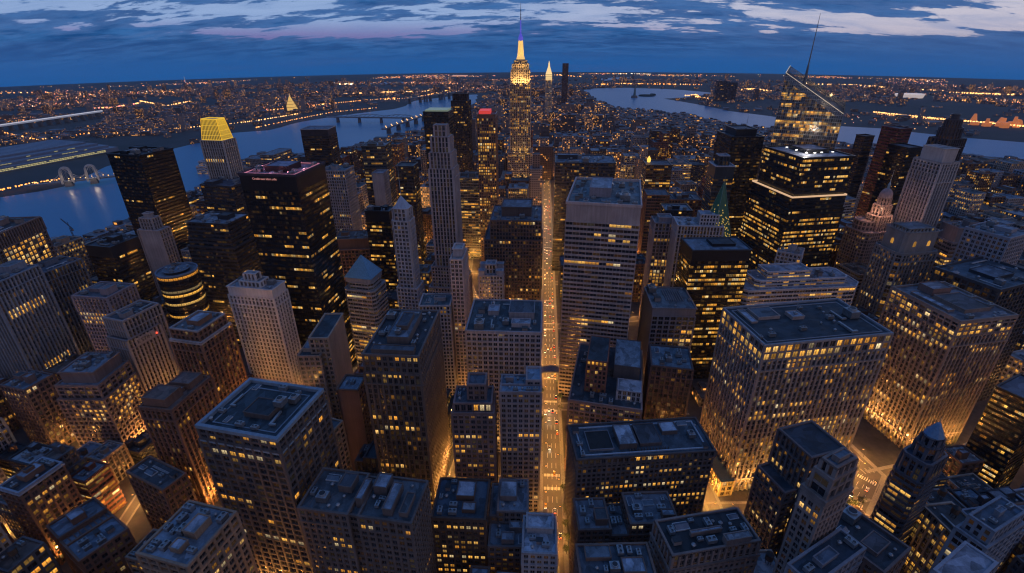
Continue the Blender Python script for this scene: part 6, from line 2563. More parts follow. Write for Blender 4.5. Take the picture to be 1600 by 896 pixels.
for n, (area, cx, cy, w, d, h, rot, dist) in enumerate(SOLO):
    R6 = random.Random(1000 + n)
    cname, rgb, oname = R6.choice(PALETTE)
    rname, rcol = R6.choice(ROOFS)
    lit = R6.choice([.04, .07, .12, .2, .3]) if dist < 700 else R6.choice([.08, .14, .22, .3, .42])
    if cname == 'dark glass':
        style = R6.choice(['mullion', 'curtain', 'bands'])
    else:
        style = R6.choice(['grid', 'grid', 'finegrid', 'big', 'piers', 'bands'])
    form = R6.choice(['plain', 'plain', 'step', 'twin', 'tank', 'tank', 'shed'])
    if h < 20:
        form = 'plain'
    av = rot + math.pi / 2
    c, s = math.cos(rot), math.sin(rot)
    ox, oy = cx + c * w / 2 + s * d / 2, cy + s * w / 2 - c * d / 2     # front right corner
    tall = 'low' if h < 30 else ('mid-rise' if h < 65 else 'tall')
    fw = {'plain': rname, 'step': 'stepped top', 'twin': 'two roof levels', 'tank': 'rooftop water tank', 'shed': 'long roof shed'}[form]
    sx, sy, _ = proj(cx, cy, h)
    lab = None
    for extra in range(4):
        for var in range(4):
            words = [tall + ' ' + cname + ' building with ' + fw, tall + ' ' + cname + ' building with ' + fw + (' and ' + rname if form != 'plain' else ''),
                     ('narrow ' if w < 26 else 'wide ') + tall + ' ' + cname + ' building with ' + fw, 'dim ' + tall + ' ' + cname + ' block with ' + fw][var]
            cand = words + ', ' + where(sx, sy, dist, extra)
            if cand not in USED_LABELS and len(cand.split()) <= 16:
                lab = cand
                break
        if lab:
            break
    lab = lab or f"{tall} {cname} building, {where(sx, sy, dist, 4)}"
    USED_LABELS[lab] = 1
    t = Tower(oname, lab, 'building', None, None, None, h, wall_mat(rgb), glass_mat(lit, .5, low=(1.5 if dist < 700 else 0.0)),
              world=(ox, oy, d, w, av), roofc=rcol, group='city blocks filling in around the named towers', seed=n)
    HERO.pop()
    far_ = dist > 900
    if form == 'step':
        t.tier(0, h * .8, st=style, par=.8)
        t.tier(h * .8, h, (.15, .9, .12, .85), st=style, par=.7)
    elif form == 'twin':
        k = R6.uniform(.35, .65)
        t.tier(0, h, (0, 1, 0, k), st=style)
        t.tier(0, h * R6.uniform(.72, .9), (0, 1, k, 1), st=style)
    elif form == 'shed':
        t.tier(0, h, st=style)
        t.block((.12, .88, .3, .6), h, 4, 'roof_shed', roofc=R6.choice(ROOFS)[1])
    else:
        t.tier(0, h, st=style, cornice=.6 if R6.random() < .4 else 0)
    if form == 'tank':
        (x0, x1, y0, y1), z = t.tops[-1]
        t.unit('water_tank', x0 + (x1 - x0) * R6.uniform(.3, .7), y0 + (y1 - y0) * R6.uniform(.25, .45), z + .004, R6.random(), 1.1)
        if not far_:
            t.clutter(4, blocks=False, avoid=[(.2, .8, .15, .55)])
    elif form != 'shed':
        t.clutter(5 if not far_ else 1, top=-1)
    t.done()

# everything smaller and farther, one mass
mt, N, b = new_mat("far_facades")
uv = N.new('ShaderNodeUVMap')
uv.uv_map = "UVMap"
u, v, _ = N.sep(uv.outputs[0])
bid = N.math('FLOOR', N.math('DIVIDE', u, 100.0))
r1, rc = N.white(N.comb(bid, 3.0, 1.0))
ra, rb_, rcc = N.sep(rc)
fu, fv = N.math('FRACT', u), N.math('FRACT', v)
win = N.math('MULTIPLY', N.math('LESS_THAN', N.math('ABSOLUTE', N.math('SUBTRACT', fu, .5)), .28),
             N.math('LESS_THAN', N.math('ABSOLUTE', N.math('SUBTRACT', fv, .5)), .27))
w1, wc = N.white(N.comb(N.math('FLOOR', u), N.math('FLOOR', v), 9.0))
wa, wb, wcc = N.sep(wc)
on = N.math('MULTIPLY', win, N.math('LESS_THAN', w1, N.math('ADD', .06, N.math('MULTIPLY', N.math('POWER', ra, 2.6), .40))))
base = N.ramp(rb_, [(0, (.10, .07, .062)), (.25, (.18, .13, .11)), (.5, (.22, .20, .21)), (.75, (.30, .27, .27)), (1, (.07, .07, .08))])
base = N.mix(win, base, (.025, .028, .036))
N.l.new(base, b.inputs['Base Color'])
b.inputs['Roughness'].default_value = .75
N.l.new(N.ramp(wa, [(0, (1, .38, .06)), (.6, (1, .52, .14)), (1, (1, .74, .42))]), b.inputs['Emission Color'])
N.put(b.inputs['Emission Strength'], N.math('MULTIPLY', on, N.smooth(wb, 0, 1, .25, 1.3)))
mt.cycles.emission_sampling = 'NONE'
FARW = mt
FARR = [roof_mat((.06, .07, .085)), roof_mat((.13, .155, .19)), roof_mat((.10, .09, .09))]
BID = [0]


def far_box(mb, cx, cy, w, d, h, rot, pent=True, z0=0.0, bay=4.3, fl=4.5):
    g = gz(cx, cy) + z0
    c, s = math.cos(rot), math.sin(rot)
    P = [(cx + c * a - s * b_, cy + s * a + c * b_) for a, b_ in ((-w / 2, -d / 2), (w / 2, -d / 2), (w / 2, d / 2), (-w / 2, d / 2))]
    BID[0] += 1
    u0 = BID[0] * 100
    for k in range(4):
        a, b_ = P[k], P[(k + 1) % 4]
        n = max(1, round(math.hypot(b_[0] - a[0], b_[1] - a[1]) / bay))
        n = min(n, 24)
        nf = max(1, round(h / fl))
        uu = u0 + k * 25
        mb.quad((*a, g), (*b_, g), (*b_, g + h), (*a, g + h), uv=((uu, 0), (uu + n, 0), (uu + n, nf), (uu, nf)))
    mb.quad(*[(*p, g + h) for p in P], mi=1 + BID[0] % 3)
    if pent and w > 14 and d > 14:
        rr_ = random.Random(BID[0])
        fx, fy = rr_.uniform(-.2, .2) * w, rr_.uniform(-.2, .2) * d
        far_box(mb, cx + c * fx - s * fy, cy + s * fx + c * fy, w * rr_.uniform(.25, .5), d * rr_.uniform(.25, .5), rr_.uniform(3, 9), rot, False, z0 + h, 90, 90)


mb = MB()
for (area, cx, cy, w, d, h, rot, dist) in REST:
    far_box(mb, cx, cy, w, d, h, rot)
    if R5.random() < .25 and h > 30:
        far_box(mb, cx, cy, w * .6, d * .6, h * R5.uniform(.15, .3), rot, False, h)
o = mb.build('distant_city', None, FARW, *FARR)
tag(o, 'dense mass of small dim buildings stretching from the middle distance to the island tip', 'city blocks', kind='stuff')

# boroughs across the rivers
RB = random.Random(5)
mb = MB()
lights = MB()
lmats = [plain("sodium_lamp", (.3, .2, .1), .5, 0, (1.0, .36, .07), 1.9), plain("amber_lamp", (.3, .2, .1), .5, 0, (1.0, .50, .16), 2.3),
         plain("white_lamp", (.3, .3, .3), .5, 0, (1.0, .80, .58), 2.6), plain("rose_lamp", (.3, .2, .2), .5, 0, (1.0, .30, .20), 2.4)]
for q in lmats:
    q.cycles.emission_sampling = 'NONE'
from mathutils import noise as mnoise


def dens(x, y, sc=1 / 700.0, off=0.0):
    return mnoise.noise(Vector((x * sc + off, y * sc, 1.7 + off)))


def lamp_dot(x, y, z, s, mi):
    g = gz(x, y) + z
    lights.quad((x - s, y, g - s), (x + s, y, g - s), (x + s, y, g + s), (x - s, y, g + s), mi=mi)
    lights.quad((x, y - s, g - s), (x, y + s, g - s), (x, y + s, g + s), (x, y - s, g + s), mi=mi)
    lights.quad((x - s, y - s, g + s * .2), (x + s, y - s, g + s * .2), (x + s, y + s, g + s * .2), (x - s, y + s, g + s * .2), mi=mi)


def land_side(x, y):
    """East of the east river or west of the west river."""
    if wet(x, y):
        return 0
    if x < edge(EASTX, y) - 60 and y < 4900:
        return -1
    if x > edge(WESTX, y) + 60 and y < 4900:
        return 1
    if y >= 4900:
        return -1 if x < 0 else 1
    return 0


KEEP = [(at(60, 245), 420), (at(60, 200), 260), (at(125, 262), 130), (at(457, 172), 110), (at(1134, 156), 110), (at(1420, 152), 170),
        (at(1570, 196), 170), (at(160, 225), 200), (at(-40, 262), 300), (at(60, 262), 330), (at(150, 240), 240), (at(20, 285), 160)]
KEEP_LINES = [((512, 191.5), (648, 193), 40), ((600, 212), (668, 188), 40), ((632, 164), (722, 152), 50), ((40, 299), (186, 282), 60), ((-40, 213), (160, 184), 80), ((-70, 284), (186, 236), 60)]


def kept(x, y):
    p = Vector((x, y))
    if any((p - c).length < r_ for c, r_ in KEEP):
        return True
    for pa, pb, r_ in KEEP_LINES:
        a, b = at(*pa), at(*pb)
        d = b - a
        f = max(0, min(1, (p - a).dot(d) / d.length_squared))
        if (p - a - d * f).length < r_:
            return True
    return False


cnt = 0
tries = 0
while cnt < 5200 and tries < 60000:
    tries += 1
    D = 1500 + 5200 * RB.random() ** 1.35
    A = rad(RB.uniform(-52, 50)) + .0
    x, y = D * math.sin(A), D * math.cos(A)
    sd_ = land_side(x, y)
    if sd_ == 0:
        continue
    if kept(x, y):
        continue
    dn = dens(x, y)
    if sd_ > 0 and RB.random() > (.25 if D < 3900 else .8):
        continue
    if dn < -.12 and RB.random() < .9:
        continue
    big = RB.random() < .12
    w, d = RB.uniform(14, 34) * (1.6 if big else 1), RB.uniform(12, 30) * (1.6 if big else 1)
    h = RB.uniform(7, 17) if not (RB.random() < .05) else RB.uniform(25, 70)
    far_box(mb, x, y, w, d, h, RB.choice([.3, .3 + .05, -.1]) + (0 if sd_ < 0 else -.4), RB.random() < .3)
    cnt += 1
o = mb.build('distant_boroughs', None, FARW, *FARR)
tag(o, 'low dim houses and sheds spread over the land across the rivers', 'city blocks', kind='stuff')
cnt = tries = 0
while cnt < 3000 and tries < 90000:
    tries += 1
    D = 1500 + 7600 * RB.random() ** 1.0
    A = rad(RB.uniform(-53, 51))
    x, y = D * math.sin(A), D * math.cos(A)
    sd_ = land_side(x, y)
    if sd_ == 0:
        continue
    dn = dens(x, y) + .5 * dens(x, y, 1 / 190., 7.)
    dark = dens(x, y, 1 / 1900., 3.) - (.25 if D > 6500 and RB.random() < .7 else 0)
    if dn < RB.uniform(.08, .5) or dark < -.22:
        continue
    if sd_ > 0 and D < 3700 and RB.random() < .8:
        continue
    s = RB.uniform(.6, 1.7) * (D / 3600) ** .6 * (1.6 if RB.random() < .08 else 1)
    lamp_dot(x, y, RB.uniform(8, 16), s, RB.choices([0, 1, 2, 3], [.52, .22, .08, .18])[0])
    cnt += 1


def lamp_line(pix, n, s, mi, z=9, jit=4, ends=None):
    pts = [at(*p) for p in pix]
    L = [(b - a).length for a, b in zip(pts[:-1], pts[1:])]
    tot = sum(L)
    for k in range(n):
        f = (k + RB.uniform(-.3, .3)) / n * tot
        for a, b, l in zip(pts[:-1], pts[1:], L):
            if f <= l:
                p = a.lerp(b, max(0, f / l))
                lamp_dot(p.x + RB.uniform(-jit, jit), p.y + RB.uniform(-jit, jit), z, s * RB.uniform(.6, 1.3), RB.choice([mi, mi, 1]))
                break
            f -= l


# lit embankments, highways and bridgeheads
lamp_line([(535, 149), (600, 146), (660, 145), (715, 138)], 120, 3.6, 1)
lamp_line([(600, 158), (650, 155), (700, 143)], 60, 3.0, 0)
lamp_line([(420, 175), (500, 166), (560, 160), (620, 155)], 70, 2.4, 0)
lamp_line([(180, 212), (260, 205), (330, 200), (400, 192), (470, 180)], 70, 2.0, 1)
lamp_line([(0, 209), (60, 222), (130, 213), (200, 205)], 40, 2.0, 0)
lamp_line([(400, 203), (450, 192), (520, 178), (590, 171)], 60, 1.8, 0)
lamp_line([(0, 303), (50, 292), (100, 284)], 36, 1.5, 0)
lamp_line([(220, 160), (260, 168), (300, 160)], 50, 3.2, 1)
lamp_line([(140, 172), (180, 170), (220, 163)], 40, 3.0, 3)
lamp_line([(1365, 178), (1420, 184), (1480, 190), (1540, 195), (1600, 201)], 130, 2.6, 1)
lamp_line([(1370, 181), (1440, 188), (1500, 192)], 60, 1.6, 0)
lamp_line([(1070, 152), (1085, 150.5), (1090, 154), (1105, 157)], 40, 3.4, 1, 10, 12)
lamp_line([(1150, 143), (1175, 141), (1200, 144)], 60, 3.6, 1, 10, 25)
lamp_line([(930, 134), (980, 132), (1040, 133), (1090, 134)], 90, 3.6, 0, 8, 60)
lamp_line([(960, 116.5), (990, 116), (1020, 117)], 40, 3.6, 2, 8, 40)
lamp_line([(1265, 133), (1330, 134), (1400, 140), (1470, 143)], 110, 3.6, 1, 8, 60)
lamp_line([(1500, 147), (1560, 149), (1600, 150)], 80, 3.6, 1, 8, 50)
lamp_line([(1480, 158), (1530, 160), (1590, 163)], 50, 3.0, 0, 8, 40)
lamp_line([(820, 121), (870, 118), (905, 121)], 50, 4.6, 0, 8, 60)
lamp_line([(530, 133), (552, 133)], 30, 4.6, 2, 8, 10)
lamp_line([(0, 147), (60, 146), (130, 150)], 50, 3.4, 0, 8, 50)
o = lights.build('city_lights', None, *lmats)
tag(o, 'countless orange and white lamps scattered over the far land', 'lights', kind='stuff')

# ------------------------------------------------------------------ across the rivers: single things one can tell apart
def seg_obj(name, label, cat, a, b):
    """Empty at the middle of a-b whose local x axis runs from a to b."""
    m_ = (a + b) / 2
    d = b - a
    r = empty(name, m_.x, m_.y, gz(m_.x, m_.y), math.atan2(d.y, d.x))
    tag(r, label, cat)
    return r, d.length


STEEL, PIERC = plain("bridge_steel", (.16, .17, .19), .6, .2), plain("pier_stone", (.14, .13, .13), .85)
PALEARCH = plain("pale_bridge_portal", (.42, .39, .36), .6)
LAMPM = plain("bridge_lamp", (.3, .2, .1), .5, 0, (1, .50, .14), 2.6)

# small suspension bridge with two arched portals, left
a, b = at(40, 299), at(186, 282)
r, L = seg_obj('suspension_bridge', 'short pale suspension bridge with two arched portals over the river at the left', 'bridge', a, b)
mb = MB()
mb.box(-L / 2, L / 2, -8, 8, 11, 14, bottom=True)
mb.build('deck', r, STEEL)
for x in (-L * .04, L * .23):
    mb = MB()
    for s in (-8, 8):
        for f in (-1, 1):
            mb.prism([(x + f * 12 - 2.2, s - 2), (x + f * 12 + 2.2, s - 2), (x + f * 12 + 2.2, s + 2), (x + f * 12 - 2.2, s + 2)], 8,
                     [(x + f * 10 - 1.8, s - 1.6), (x + f * 10 + 1.8, s - 1.6), (x + f * 10 + 1.8, s + 1.6), (x + f * 10 - 1.8, s + 1.6)], 40)
        pr = None
        for k in range(9):
            th = math.pi * k / 8
            p = (x + 10 * math.cos(th), s, 40 + 8 * math.sin(th))
            if pr:
                mb.tube(pr, p, 1.9, 6)
            pr = p
    for f in (-10, 10):
        mb.box(x + f - 1.2, x + f + 1.2, -6.3, 6.3, 36, 38.5, bottom=True)
    mb.build('portal', r, PALEARCH)
    pl2 = bpy.data.lights.new('portal_flood', 'POINT')
    pl2.energy, pl2.color, pl2.shadow_soft_size = 3500, (1, .74, .45), 1.0
    for s in (-1, 1):
        link('portal_flood', pl2, r, (x, s * 20, 20))
    mb = MB()
    mb.prism([(x - 9, -13), (x + 9, -13), (x + 9, 13), (x - 9, 13)], -1, [(x - 7, -11), (x + 7, -11), (x + 7, 11), (x - 7, 11)], 10.9)
    mb.build('pier', r, PIERC)
x0, x1 = -L * .04, L * .23
for s in (-8, 8):
    mb = MB()
    for (xa, xb, za, zb, sag) in ((x0, x1, 47, 47, 26), (x0 - L * .18, x0, 15, 47, 3), (x1, x1 + L * .18, 47, 15, 3)):
        pr = None
        for k in range(13):
            f = k / 12
            p = (xa + (xb - xa) * f, s, za + (zb - za) * f - sag * 4 * f * (1 - f))
            if pr:
                mb.tube(pr, p, .7, 4)
            if k % 2 == 0 and p[2] > 16:
                mb.tube((p[0], s, 14), p, .3, 4)
            pr = p
    mb.build('cable', r, PALEARCH)
for k in range(16):
    mb = MB()
    mb.box(-.9, .9, -.9, .9, 0, 1.8, bottom=True)
    o = mb.build('deck_lamp', r, LAMPM)
    o.location = (-L / 2 + (k + .5) * L / 16, 6.5 if k % 2 else -6.5, 17)


def long_bridge(label, pa, pb, z, towers=(), truss=True, lamps=0):
    a, b = at(*pa), at(*pb)
    r, L = seg_obj('river_bridge', label, 'bridge', a, b)
    mb = MB()
    mb.box(-L / 2, L / 2, -9, 9, z, z + 5, bottom=True)
    mb.build('deck', r, STEEL)
    n = max(3, int(L / 90))
    for k in range(n):
        x = -L / 2 + (k + .5) * L / n
        mb = MB()
        mb.prism([(x - 5, -9), (x + 5, -9), (x + 5, 9), (x - 5, 9)], -1, [(x - 3.4, -8), (x + 3.4, -8), (x + 3.4, 8), (x - 3.4, 8)], z - .01)
        mb.build('pier', r, PIERC)
    if truss:
        mb = MB()
        m2 = max(8, int(L / 22))
        for s in (-8.5, 8.5):
            pr = None
            for k in range(m2 + 1):
                x = -L / 2 + k * L / m2
                tp = (x, s, z + 9 + 8 * abs(math.sin(3 * math.pi * k / m2)))
                if pr:
                    mb.tube(pr, tp, .8, 4)
                    mb.tube((x - L / m2, s, z + 5), tp, .5, 4)
                pr = tp
        mb.build('truss', r, STEEL)
    for f in towers:
        x = -L / 2 + f * L
        mb = MB()
        for s in (-1, 1):
            mb.prism([(x - 6, s * 11 - 4), (x + 6, s * 11 - 4), (x + 6, s * 11 + 4), (x - 6, s * 11 + 4)], -1,
                     [(x - 4, s * 9 - 3), (x + 4, s * 9 - 3), (x + 4, s * 9 + 3), (x - 4, s * 9 + 3)], 84)
        for zz in (30, 58, 80):
            mb.box(x - 3, x + 3, -8, 8, zz, zz + 6, bottom=True)
        mb.build('tower', r, STEEL)
    if len(towers) == 2:
        f0, f1 = towers
        for s in (-9, 9):
            mb = MB()
            for fa, fb, za, zb, sag in ((f0, f1, 84, 84, 52), (0, f0, z + 6, 84, 6), (f1, 1, 84, z + 6, 6)):
                pr = None
                for k in range(15):
                    f = k / 14
                    p = (-L / 2 + (fa + (fb - fa) * f) * L, s, za + (zb - za) * f - sag * 4 * f * (1 - f))
                    if pr:
                        mb.tube(pr, p, 1.1, 4)
                    pr = p
            mb.build('cable', r, STEEL)
    for k in range(lamps):
        mb = MB()
        mb.box(-1.3, 1.3, -1.3, 1.3, 0, 2.6, bottom=True)
        o = mb.build('deck_lamp', r, LAMPM)
        o.location = (-L / 2 + (k + .5) * L / lamps, 8 if k % 2 else -8, z + 7)
    return r


long_bridge('long low dark girder bridge across the river behind the white-edged dark tower', (512, 191.5), (648, 193), 22, lamps=0)
long_bridge('lamplit elevated road rising from the near bank to the river behind the gold-lit office tower', (600, 212), (668, 188), 24, lamps=18, truss=False)
long_bridge('distant suspension bridge with two dark pylons at the upper river bend', (632, 164), (722, 152), 34, towers=(.34, .64), lamps=12, truss=False)

# long lit exhibition hall in terraces, far left
a, b = at(-70, 284), at(186, 236)
r, L = seg_obj('exhibition_hall', 'huge low terraced hall with long rows of greenish lights on the far left bank', 'hall', a, b)
strip_lamp = plain("hall_lamp_row", (.3, .3, .2), .5, 0, (.95, .80, .32), .42)
hw = plain("hall_cladding", (.16, .19, .25), .5)
for k, (y0, y1, h0, h1) in enumerate([(0, 330, 0, 13), (26, 310, 13, 20), (60, 290, 20, 26), (100, 270, 26, 31)]):
    mb = MB()
    mb.box(-L / 2 + 5 * k, L / 2 - 12 * k, y0, y1, h0, h1)
    for q in range(26):
        x = -L / 2 + 10 * k + 8 + q * (L - 40) / 26
        mb.box(x, x + 1.4, y0 + 3, y1 - 3, h1 + .01, h1 + .9)
    mb.build('terrace', r, hw)
for k, (y0, z, n, e) in enumerate([(-.8, 7.5, 54, 1), (-.8, 3.6, 54, 1), (25.2, 17, 40, .5), (59.2, 23, 30, .3)]):
    mb = MB()
    rr_ = random.Random(k)
    for q in range(n):
        x = -L / 2 + 16 + q * (L - 60) / n
        if rr_.random() < .85 * e + .1:
            mb.box(x, x + (L - 60) / n * .82, y0, y0 + .7, z, z + (2.2 if k < 2 else 1.2), bottom=True)
    o = mb.build('window_strip', r, strip_lamp)
    o["kind"] = "stuff"

# pale lamplit viaduct farther up on the left
a, b = at(-40, 213), at(160, 184)
r, L = seg_obj('viaduct', 'long pale raised viaduct glowing white at the far left', 'viaduct', a, b)
mb = MB()
mb.box(-L / 2, L / 2, -16, 16, 26, 33, bottom=True)
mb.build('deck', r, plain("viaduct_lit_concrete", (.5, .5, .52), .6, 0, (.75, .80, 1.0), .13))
for k in range(14):
    x = -L / 2 + (k + .5) * L / 14
    mb = MB()
    mb.box(x - 4, x + 4, -12, 12, 0, 25.9)
    mb.build('pier', r, PIERC)
mb = MB()
mb.box(-L / 2, L / 2, -16.6, -16.1, 33.01, 35)
mb.build('parapet_light', r, plain("viaduct_lamp", (.5, .5, .5), .5, 0, (.95, .92, .95), .6))

# gold pyramid-topped tower on the far bank
c = at(457, 176)
r = empty('lit_obelisk_tower', c.x, c.y, gz(c.x, c.y))
tag(r, 'slim gold floodlit pointed tower on the far bank of the left river', 'tower')
mb = MB()
mb.box(-52, 52, -30, 30, 0, 12)
mb.build('base', r, wall_mat(TAN))
mb = MB()
mb.prism([(-26, -26), (26, -26), (26, 26), (-26, 26)], 12.01, [(-3, -3), (3, -3), (3, 3), (-3, 3)], 84)
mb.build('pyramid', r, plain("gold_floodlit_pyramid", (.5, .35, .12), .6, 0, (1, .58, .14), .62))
mb = MB()
mb.tube((0, 0, 84), (0, 0, 100), 2, 6, .4)
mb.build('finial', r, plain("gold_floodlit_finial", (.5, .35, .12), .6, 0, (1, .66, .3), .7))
for k in range(4):
    mb = MB()
    for z in (28, 44, 60):
        w_ = 26 - (z - 12) * 23 / 72 + .5
        mb.box(-w_, w_, -w_, w_, z, z + 1.6)
    if k == 0:
        mb.build('ledge', r, wall_mat((.2, .14, .08)))

# dark twin block and stadium beyond the right-hand river
c = at(1127, 158)
for dx_, h_, lb in ((-20, 120, 'left block of the dark paired towers on the far right bank'), (46, 112, 'right block of the dark paired towers on the far right bank')):
    t = Tower('riverside_block', lb, 'tower', None, None, None, h_, wall_mat((.06, .055, .07)), glass_mat(.03, .6), world=(c.x + 40 + dx_, c.y, 40, 62, math.pi / 2), seed=int(h_))
    HERO.pop()
    t.tier(0, h_, st='mullion')
    t.done()
c = at(1420, 153)
r = empty('stadium', c.x, c.y, gz(c.x, c.y))
tag(r, 'oval floodlit stadium glowing white on the far right plain', 'stadium')
mb = MB()
p0, p1 = ngon_pts(0, 0, 88, 28, 0, 60), ngon_pts(0, 0, 96, 28, 0, 66)
mb.prism(p0, 0, p1, 26, cap=False)
for k in range(28):
    q = (k + 1) % 28
    i0, i1 = ngon_pts(0, 0, 60, 28, 0, 38)[k], ngon_pts(0, 0, 60, 28, 0, 38)[q]
    mb.quad((*p1[k], 26), (*p1[q], 26), (*i1, 20), (*i0, 20))
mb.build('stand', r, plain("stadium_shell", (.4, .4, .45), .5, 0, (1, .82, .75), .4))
mb = MB()
mb.ngon([(*p, 2) for p in ngon_pts(0, 0, 62, 28, 0, 40)])
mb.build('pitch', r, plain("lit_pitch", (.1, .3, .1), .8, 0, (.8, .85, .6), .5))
c = at(991, 153)
r = empty('harbour_monument', c.x, c.y, gz(c.x, c.y))
tag(r, 'tiny slim dark monument column standing in the harbour on the right', 'monument')
mb = MB()
mb.prism(ngon_pts(0, 0, 24, 8), -1, ngon_pts(0, 0, 20, 8), 14)
mb.build('base', r, PIERC)
mb = MB()
mb.prism(ngon_pts(0, 0, 9, 8), 14, ngon_pts(0, 0, 6, 8), 50)
mb.prism(ngon_pts(0, 0, 5, 8), 50, ngon_pts(0, 0, 3, 8), 84)
mb.build('column', r, plain("green_bronze", (.10, .16, .15), .7))

# cluster of floodlit works at the far right
WK = random.Random(9)
c = at(1570, 197)
r = empty('floodlit_works', c.x, c.y, gz(c.x, c.y))
tag(r, 'cluster of orange floodlit works and tanks on the far right shore', 'industrial plant')
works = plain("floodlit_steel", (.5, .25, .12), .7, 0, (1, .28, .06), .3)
for k in range(22):
    x, y = WK.gauss(0, 75), WK.gauss(0, 45)
    mb = MB()
    if k % 3:
        mb.prism(ngon_pts(0, 0, WK.uniform(7, 15), 10), 0, ngon_pts(0, 0, WK.uniform(4, 10), 10), WK.uniform(14, 42))
    else:
        mb.box(-14, 14, -9, 9, 0, WK.uniform(10, 26))
    o = mb.build('tank' if k % 3 else 'shed', r, works)
    o.location = (x, y, 0)
for (px, py, lb) in [(290, 127, 'faint thin broadcasting mast on the left horizon'), (1218, 133, 'thin antenna mast on the horizon left of the needle spire')][:1]:
    c = at(px, 129.5)
    r = empty('radio_mast', c.x, c.y, gz(c.x, c.y))
    tag(r, lb, 'mast')
    mb = MB()
    mb.tube((0, 0, 0), (0, 0, 78), 7, 6, 3)
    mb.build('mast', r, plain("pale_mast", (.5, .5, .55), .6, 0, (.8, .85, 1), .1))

# construction crane at the river, left
c = at(124, 392)
r = empty('tower_crane', c.x, c.y, gz(c.x, c.y), rad(150))
r.scale = (.7, .7, .7)
tag(r, 'thin dark construction crane standing at the river edge on the left', 'crane')
cm = plain("crane_steel", (.07, .07, .09), .6)


def lattice(mb, a, b, w, n):
    a, b = Vector(a), Vector(b)
    d = (b - a).normalized()
    s = d.orthogonal().normalized() * w
    t_ = d.cross(s).normalized() * w
    for u_, v_ in ((s, t_), (t_, -s), (-s, -t_), (-t_, s)):
        mb.tube(a + u_, b + u_, .35, 4)
        for k in range(n):
            p, q = a.lerp(b, k / n), a.lerp(b, (k + 1) / n)
            mb.tube(p + u_, q + (v_ * 1.0 if False else t_ if u_ == s else -s if u_ == t_ else -t_ if u_ == -s else s), .25, 4)


mb = MB()
lattice(mb, (0, 0, 0), (0, 0, 62), 1.6, 14)
mb.build('mast', r, cm)
mb = MB()
lattice(mb, (-16, 0, 63), (44, 0, 78), 1.1, 14)
mb.tube((0, 0, 62), (2, 0, 76), .7, 4)
mb.tube((2, 0, 76), (34, 0, 75.5), .2, 4)
mb.build('jib', r, cm)
mb = MB()
mb.box(-17, -12, -1.6, 1.6, 57, 62, bottom=True)
mb.build('counterweight', r, PIERC)

# arched footbridge that crosses the avenue
r = empty('footbridge', 14, 448, gz(14, 448))
tag(r, 'unlit grey arched footbridge crossing over the lamplit avenue', 'footbridge')
mb = MB()
for k in range(12):
    x0, x1 = -12 + 24 * k / 12, -12 + 24 * (k + 1) / 12
    z0, z1 = 11 + 2.2 * math.sin(math.pi * k / 12), 11 + 2.2 * math.sin(math.pi * (k + 1) / 12)
    mb.quad((x0, -6, z0), (x1, -6, z1), (x1, 6, z1), (x0, 6, z0))
    mb.quad((x0, 6, z0 - 1), (x1, 6, z1 - 1), (x1, -6, z1 - 1), (x0, -6, z0 - 1))
    for s, f in ((-6, 1), (6, -1)):
        q = [(x0, s, z0 - 1), (x1, s, z1 - 1), (x1, s, z1), (x0, s, z0)]
        mb.quad(*(q if f > 0 else q[::-1]))
mb.build('deck', r, plain("footbridge_deck", (.17, .18, .22), .8))
for s in (-5.9, 5.9):
    mb = MB()
    for k in range(13):
        x, z = -12 + 24 * k / 12, 11 + 2.2 * math.sin(math.pi * k / 12)
        mb.tube((x, s, z), (x, s, z + 1.2), .08, 4)
        if k:
            mb.tube((xp, s, zp + 1.2), (x, s, z + 1.2), .08, 4)
        xp, zp = x, z
    mb.build('railing', r, STEEL)
for x in (-9.6, 9.6):
    mb = MB()
    mb.box(x - .7, x + .7, -3, 3, 0, 10.6)
    mb.build('pier', r, PIERC)

# ------------------------------------------------------------------ street lamps
LAMP_ON = plain("street_lamp_glow", (.4, .3, .15), .5, 0, (1, .60, .22), 9.0)
LAMP_ON.cycles.emission_sampling = 'NONE'
POLE = plain("lamp_pole_steel", (.05, .05, .05), .6, .3)
mb = MB()
mb.tube((0, 0, 0), (0, 0, .7), .22, 6)
mb.tube((0, 0, .7), (0, 0, 9), .11, 6, .08)
mb.tube((0, 0, 9), (2.6, 0, 9.7), .07, 5)
pole_me = mb.mesh('pole', POLE)
mb = MB()
mb.prism([(2.2, -.32), (3.5, -.24), (3.5, .24), (2.2, .32)], 9.62, [(2.3, -.22), (3.4, -.18), (3.4, .18), (2.3, .22)], 9.86)
head_me = mb.mesh('lamp_head', POLE)
mb = MB()
mb.box(2.3, 3.42, -.22, .22, 9.42, 9.615, bottom=True)
bulb_me = mb.mesh('lamp_glass', LAMP_ON)
LD = {}


def lamp_light(e):
    if e not in LD:
        l = bpy.data.lights.new("lamp_light", 'POINT')
        l.energy, l.color, l.shadow_soft_size = e, (1.0, .43, .085), .35
        LD[e] = l
    return LD[e]


def in_building(x, y):
    p = (x, y)
    if any(inside(p, t.corners) for t in HERO):
        return True
    return any(inside(p, c) for c in PLACED)


LR = random.Random(3)


def street_lamp(x, y, ang, e, label, group):
    if in_building(x, y):
        return
    e = round(e * LR.choice([.3, .6, 1.0, 1.5, 2.1]), -2)
    r = empty('street_lamp', x, y, gz(x, y) + .15, ang)
    tag(r, label, 'street lamp', group)
    link('pole', pole_me, r)
    h = link('lamp_head', head_me, r)
    link('lamp_glass', bulb_me, h)
    if e:
        link('lamp_light', lamp_light(e), r, (2.9, 0, 9.0))


